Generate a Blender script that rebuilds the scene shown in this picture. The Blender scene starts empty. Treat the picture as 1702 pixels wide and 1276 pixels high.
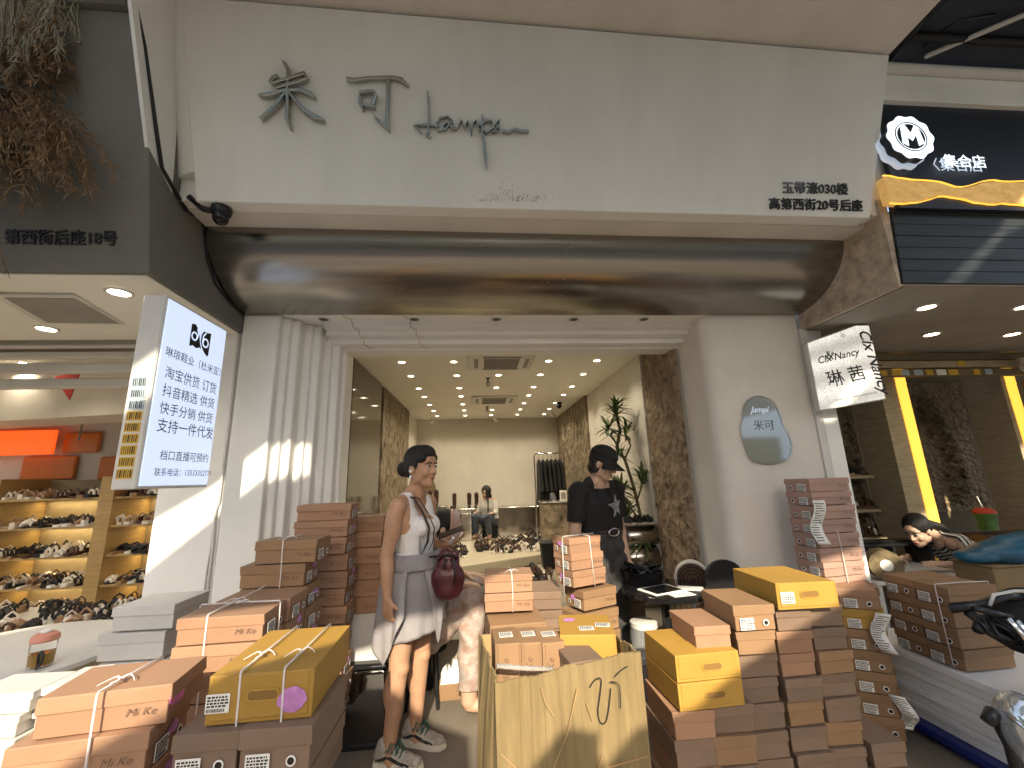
import bpy, bmesh, math, random
from mathutils import Vector, Matrix, Quaternion
R_ = math.radians
rnd = random.Random(7)
SC = bpy.context.scene
COL = SC.collection
# ------------------------------------------------------------------ camera
cam_d = bpy.data.cameras.new('camera')
cam = bpy.data.objects.new('camera', cam_d); COL.objects.link(cam)
cam_d.sensor_fit = 'HORIZONTAL'; cam_d.sensor_width = 36.0
cam_d.lens = 687.8 / 1702 * 36.0
cam_d.clip_start = 0.02; cam_d.clip_end = 500
_p, _y, _r = R_(12.667), R_(4.839), R_(-1.795)
_f = Vector((math.sin(_y) * math.cos(_p), math.cos(_y) * math.cos(_p), math.sin(_p)))
_rt = Vector((math.cos(_y), -math.sin(_y), 0)); _up = _rt.cross(_f)
_r2 = math.cos(_r) * _rt + math.sin(_r) * _up; _u2 = -math.sin(_r) * _rt + math.cos(_r) * _up
_m = Matrix((_r2, _u2, -_f)).transposed().to_4x4(); _m.translation = (0, 0, 1.5)
cam.matrix_world = _m
SC.camera = cam
# ------------------------------------------------------------------ sky, sun, exposure
SUN_DIR = Vector((0.0, 1.0, -0.588)).normalized()      # the way the light travels
W = bpy.data.worlds.new('World'); SC.world = W; W.use_nodes = True
nt = W.node_tree
sky = nt.nodes.new('ShaderNodeTexSky'); sky.sky_type = 'NISHITA'; sky.sun_disc = False
sky.sun_elevation = math.asin(-SUN_DIR.z)
sky.sun_rotation = math.atan2(-SUN_DIR.x, -SUN_DIR.y)
sky.dust_density = 3.0; sky.ozone_density = 1.0
nt.links.new(sky.outputs[0], nt.nodes['Background'].inputs[0])
nt.nodes['Background'].inputs[1].default_value = 0.15
sun_d = bpy.data.lights.new('sun', 'SUN'); sun_d.energy = 3.0; sun_d.angle = R_(0.5); sun_d.color = (1.0, 0.88, 0.68)
sun = bpy.data.objects.new('sun', sun_d); COL.objects.link(sun)
sun.rotation_euler = SUN_DIR.to_track_quat('-Z', 'Y').to_euler()
SC.view_settings.view_transform = 'Standard'; SC.view_settings.look = 'None'
SC.view_settings.exposure = 1.5; SC.view_settings.gamma = 1.0
SC.cycles.max_bounces = 8; SC.cycles.diffuse_bounces = 5; SC.cycles.glossy_bounces = 4
SC.cycles.sample_clamp_indirect = 6.0
# ------------------------------------------------------------------ materials
def mat(name, col, rough=0.6, metal=0.0, var=0.08, scale=6.0, bump=0.0, bscale=60.0, objvar=0.0, stretch=(1, 1, 1),
        col2=None, spec=0.5, emit=None, estr=0.0, trans=0.0, alpha=1.0, aniso=0.0, ior=1.45, fine=0.0):
    m = bpy.data.materials.new(name); m.use_nodes = True
    t = m.node_tree; N = t.nodes; L = t.links
    b = N['Principled BSDF']
    b.inputs['Roughness'].default_value = rough; b.inputs['Metallic'].default_value = metal
    b.inputs['Specular IOR Level'].default_value = spec; b.inputs['IOR'].default_value = ior
    if trans: b.inputs['Transmission Weight'].default_value = trans
    if alpha < 1: b.inputs['Alpha'].default_value = alpha
    if aniso: b.inputs['Anisotropic'].default_value = aniso
    tc = N.new('ShaderNodeTexCoord'); mp = N.new('ShaderNodeMapping'); mp.inputs['Scale'].default_value = stretch
    L.new(tc.outputs['Object'], mp.inputs['Vector'])
    oi = N.new('ShaderNodeObjectInfo')
    ad = N.new('ShaderNodeVectorMath'); ad.operation = 'ADD'
    L.new(mp.outputs[0], ad.inputs[0]); 
    ml = N.new('ShaderNodeVectorMath'); ml.operation = 'SCALE'; ml.inputs[3].default_value = 17.0
    cx = N.new('ShaderNodeCombineXYZ'); L.new(oi.outputs['Random'], cx.inputs[0]); L.new(oi.outputs['Random'], cx.inputs[1])
    L.new(cx.outputs[0], ml.inputs[0]); L.new(ml.outputs[0], ad.inputs[1])
    no = N.new('ShaderNodeTexNoise'); no.inputs['Scale'].default_value = scale; no.inputs['Detail'].default_value = 6
    no.inputs['Roughness'].default_value = 0.62
    L.new(ad.outputs[0], no.inputs['Vector'])
    mx = N.new('ShaderNodeMix'); mx.data_type = 'RGBA'
    c1 = tuple(max(0, c * (1 - var)) for c in col); c2 = col2 or tuple(min(1, c * (1 + var)) for c in col)
    mx.inputs[6].default_value = (*c1, 1); mx.inputs[7].default_value = (*c2, 1)
    rp = N.new('ShaderNodeValToRGB'); rp.color_ramp.elements[0].position = 0.36; rp.color_ramp.elements[1].position = 0.64
    L.new(no.outputs['Fac'], rp.inputs[0]); L.new(rp.outputs[0], mx.inputs[0])
    out = mx.outputs[2]
    if objvar:
        hs = N.new('ShaderNodeHueSaturation')
        mr = N.new('ShaderNodeMapRange'); mr.inputs[3].default_value = 1 - objvar; mr.inputs[4].default_value = 1 + objvar
        L.new(oi.outputs['Random'], mr.inputs[0]); L.new(mr.outputs[0], hs.inputs['Value'])
        L.new(out, hs.inputs['Color']); out = hs.outputs[0]
    L.new(out, b.inputs['Base Color'])
    rv = N.new('ShaderNodeMapRange'); rv.inputs[3].default_value = max(0.02, rough - 0.07); rv.inputs[4].default_value = min(1, rough + 0.07)
    L.new(no.outputs['Fac'], rv.inputs[0]); L.new(rv.outputs[0], b.inputs['Roughness'])
    if bump:
        n2 = N.new('ShaderNodeTexNoise'); n2.inputs['Scale'].default_value = bscale; n2.inputs['Detail'].default_value = 5
        L.new(ad.outputs[0], n2.inputs['Vector'])
        bp = N.new('ShaderNodeBump'); bp.inputs['Strength'].default_value = bump; bp.inputs['Distance'].default_value = 0.01
        L.new(n2.outputs['Fac'], bp.inputs['Height']); L.new(bp.outputs[0], b.inputs['Normal'])
    if emit:
        b.inputs['Emission Color'].default_value = (*emit, 1); b.inputs['Emission Strength'].default_value = estr
    m['p'] = 1
    return m

def stone_mat(name, c1, c2, c3, scale=14.0, stretch=(1, 1, 1), bump=0.9, disp=0.03):
    m = mat(name, c1, 0.8); t = m.node_tree; N = t.nodes; L = t.links; b = N['Principled BSDF']
    tc = N.new('ShaderNodeTexCoord'); mp = N.new('ShaderNodeMapping'); mp.inputs['Scale'].default_value = stretch
    L.new(tc.outputs['Object'], mp.inputs['Vector'])
    mu = N.new('ShaderNodeTexNoise'); mu.inputs['Scale'].default_value = scale; mu.inputs['Detail'].default_value = 9; mu.inputs['Roughness'].default_value = 0.7
    mu.inputs['Distortion'].default_value = 0.6
    vo = N.new('ShaderNodeTexVoronoi'); vo.inputs['Scale'].default_value = scale * 1.6
    L.new(mp.outputs[0], mu.inputs['Vector']); L.new(mp.outputs[0], vo.inputs['Vector'])
    cr = N.new('ShaderNodeValToRGB'); e = cr.color_ramp.elements
    e[0].position = 0.32; e[0].color = (*c3, 1); e[1].position = 0.66; e[1].color = (*c2, 1)
    k = e.new(0.48); k.color = (*c1, 1)
    L.new(mu.outputs['Fac'], cr.inputs[0]); L.new(cr.outputs[0], b.inputs['Base Color'])
    ma = N.new('ShaderNodeMath'); ma.operation = 'ADD'; L.new(mu.outputs['Fac'], ma.inputs[0]); L.new(vo.outputs['Distance'], ma.inputs[1])
    bp = N.new('ShaderNodeBump'); bp.inputs['Strength'].default_value = bump; bp.inputs['Distance'].default_value = disp
    L.new(ma.outputs[0], bp.inputs['Height']); L.new(bp.outputs[0], b.inputs['Normal'])
    return m

def emitm(name, col, s):
    m = bpy.data.materials.new(name); m.use_nodes = True
    b = m.node_tree.nodes['Principled BSDF']; b.inputs['Base Color'].default_value = (*[min(1, c) * .8 for c in col], 1)
    b.inputs['Emission Color'].default_value = (*col, 1); b.inputs['Emission Strength'].default_value = s
    return m
M = {}
M['plaster'] = mat('plaster', (.68, .64, .565), .8, var=.05, scale=3, bump=.06, bscale=90)
M['fascia'] = mat('fascia paint', (.80, .79, .74), .7, var=.045, scale=1.6, bump=.03, bscale=120, stretch=(1.6, 1, .5))
M['white'] = mat('white wall paint', (.80, .79, .75), .6, var=.03, scale=2.4, bump=.04, bscale=80)
M['ceil'] = mat('ceiling paint', (.80, .77, .69), .8, var=.03, scale=2)
M['grime'] = mat('worn plaster', (.46, .37, .27), .85, var=.32, scale=9, bump=.25, bscale=30)
M['greyw'] = mat('grey render', (.30, .28, .24), .85, var=.08, scale=4, bump=.1, bscale=70)
M['conc'] = mat('concrete floor', (.27, .24, .19), .42, var=.16, scale=2.2, bump=.03, bscale=40, spec=.4)
M['street'] = mat('street paving', (.17, .145, .115), .7, var=.18, scale=1.8, bump=.1, bscale=50)
M['plat'] = mat('platform screed', (.42, .37, .27), .38, var=.08, scale=3)
M['steelb'] = mat('brushed steel', (.33, .31, .275), .24, 1.0, var=.07, scale=5, stretch=(.25, 6, 6), bump=.03, bscale=30, aniso=.5)
M['steel'] = mat('stainless steel', (.55, .52, .47), .2, 1.0, var=.08, scale=3, stretch=(1, 1, .3))
M['chrome'] = mat('polished chrome', (.7, .69, .67), .07, 1.0, var=.02)
M['black'] = mat('black plastic', (.012, .012, .013), .35, var=.2)
M['gloss'] = mat('gloss black', (.010, .010, .011), .08, var=.1)
M['mirror'] = mat('smoked mirror', (.085, .07, .048), .06, 0.0, var=.05, spec=.9)
M['smirror'] = mat('silver mirror', (.85, .86, .86), .03, 1.0, var=.01)
M['wood'] = mat('shelf veneer', (.42, .28, .11), .45, var=.12, scale=4, stretch=(1, 1, 9))
M['woodd'] = mat('shelf back board', (.34, .27, .16), .6, var=.08)
M['darkwood'] = mat('charred boards', (.020, .024, .026), .45, var=.5, scale=3, stretch=(.5, 1, 14), bump=.3, bscale=8)
M['navy'] = mat('navy sign panel', (.008, .012, .022), .4, var=.15)
M['steel2'] = mat('dull steel', (.30, .28, .25), .3, 1.0, var=.08)
M['awn'] = mat('awning canvas', (.022, .030, .045), .7, var=.2, scale=5)
M['metalw'] = mat('white metal', (.62, .60, .55), .4, var=.04)
M['stone'] = stone_mat('split stone', (.30, .215, .14), (.46, .36, .25), (.07, .05, .035), 9, (1, 1, .8), 1.0, .05)
M['bark'] = stone_mat('bark panel', (.22, .17, .11), (.36, .29, .19), (.07, .05, .035), 7, (1, 1, .75), .9, .05)
M['rubble'] = stone_mat('rough plaster relief', (.33, .24, .13), (.40, .31, .18), (.12, .08, .04), 12, (1, 1, 1), 1.0, .06)
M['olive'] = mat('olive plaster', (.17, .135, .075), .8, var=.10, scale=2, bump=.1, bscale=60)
M['grain'] = mat('ribbed sandstone', (.36, .29, .18), .85, var=.15, scale=8, stretch=(1, 1, 6), bump=.3, bscale=14)
M['lampw'] = emitm('lit lamp', (1.0, .84, .6), 8.0)
M['lampw2'] = emitm('lit lamp cool', (1.0, .93, .8), 9.0)
M['gold'] = emitm('gold light strip', (1.0, .50, .06), .55)
M['goldrock'] = None
M['signw'] = emitm('backlit white', (.66, .77, 1.0), .30)
M['signb'] = emitm('cold white letters', (.82, .92, 1.0), .62)
M['ink'] = mat('black ink', (.014, .014, .016), .6, var=.1)
M['inkb'] = mat('brown print', (.14, .08, .052), .7, var=.1)
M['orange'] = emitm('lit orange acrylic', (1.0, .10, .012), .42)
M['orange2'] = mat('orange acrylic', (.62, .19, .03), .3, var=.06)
M['redp'] = mat('red card', (.45, .04, .03), .5)
M['paper'] = mat('paper', (.78, .76, .70), .7, var=.04)
M['string'] = mat('white twine', (.70, .64, .60), .5, var=.08)
M['pink'] = mat('pink shoebox card', (.335, .19, .112), .62, var=.05, scale=5, bump=.05, bscale=120, objvar=.10)
M['peach'] = mat('pale pink shoebox card', (.40, .25, .19), .6, var=.05, scale=5, bump=.05, bscale=120, objvar=.07)
M['tan'] = mat('tan shoebox card', (.27, .16, .082), .65, var=.06, scale=5, bump=.05, bscale=120, objvar=.10)
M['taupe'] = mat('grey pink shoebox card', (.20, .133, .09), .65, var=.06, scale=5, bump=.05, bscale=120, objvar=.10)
M['yellow'] = mat('yellow kraft card', (.40, .23, .042), .6, var=.06, scale=4, bump=.06, bscale=100, objvar=.05)
M['wbig'] = mat('long white box card', (.78, .76, .71), .6, var=.04, scale=4, bump=.04, bscale=100)
M['wbox'] = mat('white shoebox card', (.58, .57, .53), .6, var=.05, scale=4, bump=.04, bscale=100, objvar=.05)
M['kraft'] = mat('corrugated carton', (.215, .155, .07), .8, var=.16, scale=5, stretch=(5, 5, .6), bump=.4, bscale=14)
M['kraftin'] = mat('carton inside', (.42, .26, .12), .75, var=.1)
M['hole'] = mat('dark hole', (.015, .012, .010), .8)
M['purple'] = mat('mauve sticker', (.52, .22, .50), .6, var=.2, scale=30)
M['heart'] = mat('pink sticker', (.72, .20, .45), .6, var=.2, scale=30)

# ------------------------------------------------------------------ mesh builder
class MB:
    def __init__(s): s.v = []; s.f = []; s.mi = []; s.k = 0
    def add(s, vs, fs, T=None):
        o = len(s.v)
        s.v += [(T @ Vector(p))[:] if T is not None else tuple(p) for p in vs]
        s.f += [tuple(i + o for i in f) for f in fs]; s.mi += [s.k] * len(fs); return s
    def box(s, x0, x1, y0, y1, z0, z1, T=None):
        v = [(x0, y0, z0), (x1, y0, z0), (x1, y1, z0), (x0, y1, z0), (x0, y0, z1), (x1, y0, z1), (x1, y1, z1), (x0, y1, z1)]
        return s.add(v, [(0, 3, 2, 1), (4, 5, 6, 7), (0, 1, 5, 4), (1, 2, 6, 5), (2, 3, 7, 6), (3, 0, 4, 7)], T)
    def hexa(s, b, t):                    # bottom 4 and top 4 points, counter clockwise seen from above
        return s.add(list(b) + list(t), [(0, 3, 2, 1), (4, 5, 6, 7), (0, 1, 5, 4), (1, 2, 6, 5), (2, 3, 7, 6), (3, 0, 4, 7)])
    def prism(s, poly, d, T=None):        # 2D polygon (ccw) in local xy, extruded from z=0 to d
        n = len(poly)
        v = [(p[0], p[1], 0) for p in poly] + [(p[0], p[1], d) for p in poly]
        f = [tuple(range(n - 1, -1, -1)), tuple(range(n, 2 * n))] + [(i, (i + 1) % n, n + (i + 1) % n, n + i) for i in range(n)]
        return s.add(v, f, T)
    def tube(s, pts, r, n=8, close=False, flat=None):
        pts = [Vector(p) for p in pts]; N = len(pts); rs = r if isinstance(r, (list, tuple)) else [r] * N
        o = len(s.v); vs = []; up = None
        for i in range(N):
            if close: t = pts[(i + 1) % N] - pts[i - 1]
            else: t = pts[min(i + 1, N - 1)] - pts[max(i - 1, 0)]
            t.normalize()
            if up is None:
                up = t.orthogonal().normalized()
            up = (up - t * up.dot(t)); up = up.normalized() if up.length > 1e-6 else t.orthogonal().normalized()
            sd = t.cross(up)
            for k in range(n):
                a = 2 * math.pi * k / n
                vs.append(pts[i] + (up * math.cos(a) + sd * math.sin(a)) * rs[i])
        fs = []
        for i in range(N if close else N - 1):
            j = (i + 1) % N
            for k in range(n): fs.append((i * n + k, i * n + (k + 1) % n, j * n + (k + 1) % n, j * n + k))
        if not close: fs += [tuple(range(n - 1, -1, -1)), tuple((N - 1) * n + k for k in range(n))]
        return s.add(vs, fs)
    def lathe(s, prof, n=24, T=None, cap=True):   # (r,z) list
        vs = []; fs = []; m = len(prof)
        for r, z in prof:
            for k in range(n):
                a = 2 * math.pi * k / n; vs.append((r * math.cos(a), r * math.sin(a), z))
        for i in range(m - 1):
            for k in range(n): fs.append((i * n + k, i * n + (k + 1) % n, (i + 1) * n + (k + 1) % n, (i + 1) * n + k))
        if cap: fs += [tuple(range(n - 1, -1, -1)), tuple((m - 1) * n + k for k in range(n))]
        return s.add(vs, fs, T)
    def ell(s, c, r, n=12, m=8, T=None):
        A = Matrix.Translation(c) @ Matrix.Diagonal((*r, 1))
        if T is not None: A = T @ A
        pr = [(max(1e-3, math.sin(math.pi * i / m)), -math.cos(math.pi * i / m)) for i in range(m + 1)]
        return s.lathe(pr, n, A)
    def ribbon(s, pts, w, d, T=None):     # flat brush stroke in local xy with half widths w, thickness d
        pts = [Vector((p[0], p[1])) for p in pts]; N = len(pts); L = []; Rr = []
        for i in range(N):
            t = (pts[min(i + 1, N - 1)] - pts[max(i - 1, 0)]); t = t.normalized() if t.length else Vector((1, 0)); q = Vector((-t.y, t.x))
            wi = w[i] if isinstance(w, (list, tuple)) else w
            L.append(pts[i] + q * wi); Rr.append(pts[i] - q * wi)
        vs = [(p.x, p.y, 0) for p in Rr] + [(p.x, p.y, 0) for p in L] + [(p.x, p.y, d) for p in Rr] + [(p.x, p.y, d) for p in L]
        fs = []
        for i in range(N - 1):
            a, b, c, e = i, i + 1, N + i + 1, N + i
            fs += [(e, c, b, a), (2 * N + a, 2 * N + b, 2 * N + c, 2 * N + e), (a, b, 2 * N + b, 2 * N + a), (c, e, 2 * N + e, 2 * N + c)]
        fs += [(N, 0, 2 * N, 3 * N), (N - 1, 2 * N - 1, 4 * N - 1, 3 * N - 1)]
        return s.add(vs, fs, T)
    def mesh(s, name, mats, smooth=False, bevel=0, seg=1, off=None):
        me = bpy.data.meshes.new(name)
        vs = s.v if off is None else [(p[0] - off[0], p[1] - off[1], p[2] - off[2]) for p in s.v]
        me.from_pydata(vs, [], s.f)
        for m in (mats if isinstance(mats, (list, tuple)) else [mats]): me.materials.append(m)
        if max(s.mi, default=0) > 0: me.polygons.foreach_set('material_index', s.mi)
        if bevel:
            bm = bmesh.new(); bm.from_mesh(me)
            ed = [e for e in bm.edges if len(e.link_faces) == 2 and e.calc_face_angle(0) > .5]
            bmesh.ops.bevel(bm, geom=ed, offset=bevel, segments=seg, affect='EDGES', profile=.6, clamp_overlap=True)
            bm.to_mesh(me); bm.free()
        if smooth:
            me.polygons.foreach_set('use_smooth', [True] * len(me.polygons))
            if smooth != 'all': me.set_sharp_from_angle(angle=R_(smooth if smooth is not True else 40))
        me.update(); return me
    def build(s, name, mats, parent=None, smooth=False, bevel=0, seg=1, world=True):
        off = parent.get('_o') if (parent is not None and world) else None
        return obj(name, s.mesh(name, mats, smooth, bevel, seg, off), parent)
def obj(name, me, parent=None, loc=None, rot=None):
    o = bpy.data.objects.new(name, me); COL.objects.link(o)
    if parent is not None: o.parent = parent
    if loc: o.location = loc
    if rot: o.rotation_euler = rot
    return o
def tag(o, label=None, cat=None, group=None, kind=None):
    if label: o['label'] = label
    if cat: o['category'] = cat
    if group: o['group'] = group
    if kind: o['kind'] = kind
    return o
ROOTS = []
def thing(name, label, cat, loc=(0, 0, 0), rz=0.0, group=None):
    o = bpy.data.objects.new(name, None); COL.objects.link(o); o.location = loc; o.rotation_euler = (0, 0, rz)
    o.empty_display_size = .05
    if rz == 0: o['_o'] = tuple(loc); ROOTS.append(o)
    return tag(o, label, cat, group)
def solo(mb, name, mats, label, cat, group=None, **k):
    return tag(mb.build(name, mats, None, **k), label, cat, group)
def copytree(o, parent=None):
    c = o.copy(); COL.objects.link(c)
    if parent is not None: c.parent = parent
    for ch in o.children: copytree(ch, c)
    return c
_tx = {}
def textmesh(s, size=1.0, depth=0.0, shear=0.0, align='LEFT', sx=1.0, bold=0.0):
    key = (s, size, depth, shear, align, sx, bold)
    if key in _tx: return _tx[key]
    c = bpy.data.curves.new('t', 'FONT'); c.body = s; c.size = size; c.extrude = depth; c.shear = shear; c.align_x = align; c.offset = bold
    c.resolution_u = 3
    o = bpy.data.objects.new('t', c)
    me = bpy.data.meshes.new_from_object(o)
    bpy.data.objects.remove(o); bpy.data.curves.remove(c)
    if sx != 1.0: me.transform(Matrix.Diagonal((sx, 1, 1, 1)))
    _tx[key] = me
    return me
def text(name, s, parent, m, T, **k):      # T: matrix of the lettering, text drawn in its xy plane
    me = textmesh(s, **k).copy(); me.materials.clear(); me.materials.append(m)
    off = parent.get('_o') if parent is not None else None
    me.transform((Matrix.Translation(-Vector(off)) if off else Matrix()) @ T)
    return obj(name, me, parent)
def frame(o, x, y):                        # matrix with given origin, x axis and y axis
    x = Vector(x).normalized(); y = Vector(y); z = x.cross(y).normalized(); y = z.cross(x)
    m = Matrix((x, y, z)).transposed().to_4x4(); m.translation = o; return m
FACE = lambda x, y, z: frame((x, y, z), (1, 0, 0), (0, 0, 1))      # a plane facing the street (-Y)
def structure(mb, name, m, **k): return tag(mb.build(name, m, None, **k), kind='structure')

def blocker_mat(name, col, tr):
    m = mat(name, col, .9, var=.06, scale=3); t = m.node_tree; b = t.nodes['Principled BSDF']; o = t.nodes['Material Output']
    tl = t.nodes.new('ShaderNodeBsdfTranslucent'); tl.inputs[0].default_value = (*[min(1, c * 1.15) for c in col], 1)
    mx = t.nodes.new('ShaderNodeMixShader'); mx.inputs[0].default_value = tr
    t.links.new(b.outputs[0], mx.inputs[1]); t.links.new(tl.outputs[0], mx.inputs[2]); t.links.new(mx.outputs[0], o.inputs[0]); return m
M['blocker'] = blocker_mat('grey green blocker sheet', (.42, .425, .385), .27)  # translucent, so the added sun-blocking sheets also pass soft fill light
INT_P = 7.2
M['signb2'] = emitm('cold glow', (.75, .85, 1.0), .14)
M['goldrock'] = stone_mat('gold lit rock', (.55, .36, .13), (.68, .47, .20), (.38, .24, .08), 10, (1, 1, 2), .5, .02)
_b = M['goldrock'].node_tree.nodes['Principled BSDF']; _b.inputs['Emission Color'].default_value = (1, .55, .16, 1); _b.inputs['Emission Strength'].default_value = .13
M['bluep'] = mat('blue plastic', (.015, .025, .16), .4)
M['slate'] = mat('dark grey render', (.17, .165, .145), .85, var=.07, scale=4, bump=.1, bscale=70)
M['chromeblk'] = mat('black chrome', (.16, .15, .14), .06, 1.0, var=.05)
M['lidred'] = mat('red plastic', (.42, .045, .02), .4)
M['olive2'] = mat('olive brown card', (.24, .16, .075), .8, var=.1, scale=3)  # even brown of the plain carton
M['slot'] = mat('punched slot', (.22, .12, .03), .8)
M['goldp'] = mat('gold foil', (.6, .36, .05), .3, .6)
M['stk_y'] = mat('yellow sticker', (.60, .36, .03), .5, var=.1)
M['stk_b'] = mat('blue grey sticker', (.34, .42, .46), .5, var=.1)
M['dry1'] = mat('dry pale grass', (.30, .265, .18), .8, var=.3, scale=20)
M['dry2'] = mat('dry brown grass', (.20, .12, .05), .8, var=.4, scale=20)
M['dry3'] = mat('dry olive grass', (.16, .115, .055), .8, var=.4, scale=20)
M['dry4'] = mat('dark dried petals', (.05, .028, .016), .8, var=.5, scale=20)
M['glass'] = mat('clear glass', (.95, .95, .93), .03, trans=1.0, ior=1.3, var=.0)
M['plastic'] = mat('clear plastic', (.85, .88, .88), .12, trans=.8, ior=1.2, var=.02)
M['tea'] = mat('iced tea', (.55, .33, .07), .15, trans=.5, var=.1)
M['heart2'] = mat('salmon lid', (.62, .26, .18), .5)
M['shoe_w'] = mat('ivory leather', (.70, .64, .55), .4, var=.15)
M['shoe_t'] = mat('tan leather', (.33, .20, .11), .45, var=.2)
M['shoe_b'] = mat('dark brown leather', (.07, .035, .022), .4, var=.2)
M['glit'] = mat('glitter light panel', (.55, .53, .50), .4, var=.25, scale=260)
_b = M['glit'].node_tree.nodes['Principled BSDF']
_t = M['glit'].node_tree; _n = _t.nodes.new('ShaderNodeTexNoise'); _n.inputs['Scale'].default_value = 150; _n.inputs['Detail'].default_value = 3
_wv = _t.nodes.new('ShaderNodeTexWave'); _wv.bands_direction = 'DIAGONAL'; _wv.inputs['Scale'].default_value = 1.9; _wv.inputs['Distortion'].default_value = 1.2
_tc = _t.nodes.new('ShaderNodeTexCoord'); _t.links.new(_tc.outputs['Object'], _n.inputs['Vector'])
_mp = _t.nodes.new('ShaderNodeMapping'); _mp.inputs['Scale'].default_value = (-.4, 0, 1.6); _t.links.new(_tc.outputs['Object'], _mp.inputs['Vector']); _t.links.new(_mp.outputs[0], _wv.inputs['Vector'])
_r = _t.nodes.new('ShaderNodeMapRange'); _r.inputs[1].default_value = .35; _r.inputs[2].default_value = .65; _t.links.new(_n.outputs['Fac'], _r.inputs[0])
_m2 = _t.nodes.new('ShaderNodeMath'); _m2.operation = 'MULTIPLY_ADD'; _m2.inputs[1].default_value = .34; _m2.inputs[2].default_value = .10
_m3 = _t.nodes.new('ShaderNodeMath'); _m3.operation = 'MULTIPLY'
_m4 = _t.nodes.new('ShaderNodeMath'); _m4.operation = 'MULTIPLY_ADD'; _m4.inputs[1].default_value = .5; _m4.inputs[2].default_value = .5
_t.links.new(_r.outputs[0], _m2.inputs[0]); _t.links.new(_wv.outputs['Fac'], _m4.inputs[0]); _t.links.new(_m2.outputs[0], _m3.inputs[0]); _t.links.new(_m4.outputs[0], _m3.inputs[1])
_t.links.new(_m3.outputs[0], _b.inputs['Emission Strength']); _b.inputs['Emission Color'].default_value = (1, .96, .86, 1)
# ------------------------------------------------------------------ ground and the street behind the viewpoint
structure(MB().box(-60, 60, -60, 3.62, -.3, 0), 'street', M['street'])
structure(MB().box(-1.75, 2.66, 3.62, 9.0, -.3, .28), 'shop_floor', M['conc'])
structure(MB().box(-9, -1.75, 3.62, 9.0, -.3, .012), 'left_shop_floor', M['plat'])
structure(MB().box(2.66, 12, 3.62, 9.0, -.3, .012), 'right_shop_floor', M['conc'])
# unseen sheets added behind the camera, shaped to cut sunlight into bands and patches
def canopy(polys, name, Y=-2.2):  # builds one added sun-blocking sheet from its wanted shadow outline
    b = MB()
    for P in polys:
        Q = [(u, v - .588 * Y) for u, v in P]
        b.prism(Q, .004, frame((0, Y, 0), (1, 0, 0), (0, 0, 1)))
    o = b.build(name, M['blocker']); tag(o, kind='structure'); return o
canopy([[(-7, .2), (-2.2, .95), (-1.08, 1.63), (-.91, 1.72), (-.66, 1.85), (-.48, 1.93), (-.40, 1.86), (-.30, 1.79), (-.08, 1.70), (-.055, 1.4), (-.055, 1.05), (-3.5, .62), (-7, .1)]], 'sun_blocker')
canopy([[(.10, 1.05), (.115, 1.40), (.165, 1.50), (.225, 1.555), (.27, 1.60), (.32, 1.62), (.37, 1.61), (.40, 1.60), (.435, 1.60), (.42, 1.54), (.44, 1.485), (.58, 1.60), (.70, 1.63), (.88, 1.67), (1.03, 1.76), (1.37, 1.92), (1.63, 2.03), (2.4, 2.36), (3.7, 2.85), (9, 5.2), (9, 2.0), (4.4, 1.05)]], 'sun_blocker')
canopy([[(-7, 2.1), (-2.4, 1.9), (-1.52, 2.02), (-.93, 2.16), (-.3, 2.3), (.1, 2.5), (.45, 2.8), (.85, 2.8), (1.15, 2.46), (2.1, 2.46), (2.9, 2.65), (9, 5.6), (9, 6.4), (3.48, 4.24), (3.065, 3.89), (2.75, 3.62), (-1.26, 3.475), (-2.7, 2.31), (-7, 2.3)]], 'sun_blocker')
canopy([[(-7, 2.2), (-2.7, 2.2), (-2.7, 2.75), (-2.14, 3.07), (-1.79, 3.27), (-1.44, 3.555), (-1.26, 3.70), (-1.24, 3.42), (2.6, 3.42), (2.62, 3.605), (2.935, 3.89), (3.40, 4.24), (5.3, 6.2), (-7, 6.2)]], 'sun_blocker', -2.25)
# shop row across the street
b = MB()
b.box(-40, 40, -13, -9, 0, 4.6)
o = b.build('opposite_building', M['plaster']); tag(o, 'cream row of shops across the street behind the viewpoint', 'building')
bw = MB()
for i in range(-9, 10): bw.box(i * 3.4 - 1.2, i * 3.4 + 1.2, -9.02, -8.98, .1, 2.7)
w = bw.build('shop_opening', M['woodd'], o)
# ------------------------------------------------------------------ fascia
lean = lambda z: 2.2 - (z - 3.07) * .17
M['darkmetal'] = mat('dark mirror letters', (.07, .065, .06), .15, 1.0, var=.1)
fa = thing('shop_fascia', 'broad off-white sign board over the open shop with metal characters', 'sign board', (.5, 2.2, 3.07))
zt = 4.24
b = MB(); b.hexa([(-1.585, 2.2, 3.085), (2.56, 2.2, 3.07), (2.56, 2.30, 3.075), (-1.585, 2.30, 3.09)],
                 [(-1.70, lean(zt), 4.30), (2.76, lean(zt), 4.16), (2.76, 2.30, 4.16), (-1.70, 2.30, 4.30)])
b.build('panel', M['fascia'], fa, bevel=.004)
b = MB(); b.hexa([(-1.70, 2.305, 3.10), (2.63, 2.305, 3.075), (2.63, 2.47, 3.075), (-1.70, 2.47, 3.10)],
                 [(-1.70, 2.305, 3.16), (2.63, 2.305, 3.135), (2.63, 2.47, 3.135), (-1.70, 2.47, 3.16)])
b.box(-1.6, 2.6, 2.212, 2.304, 3.10, 3.14)
b.build('soffit', M['plaster'], fa)
def on_f(px, pz): return Vector((px, lean(pz) - .001, pz))
FM = lambda x, z: frame(on_f(x, z) - Vector((0, .002, 0)), (1, 0, 0), (0, -.17, 1))
sc = 1.0
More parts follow.
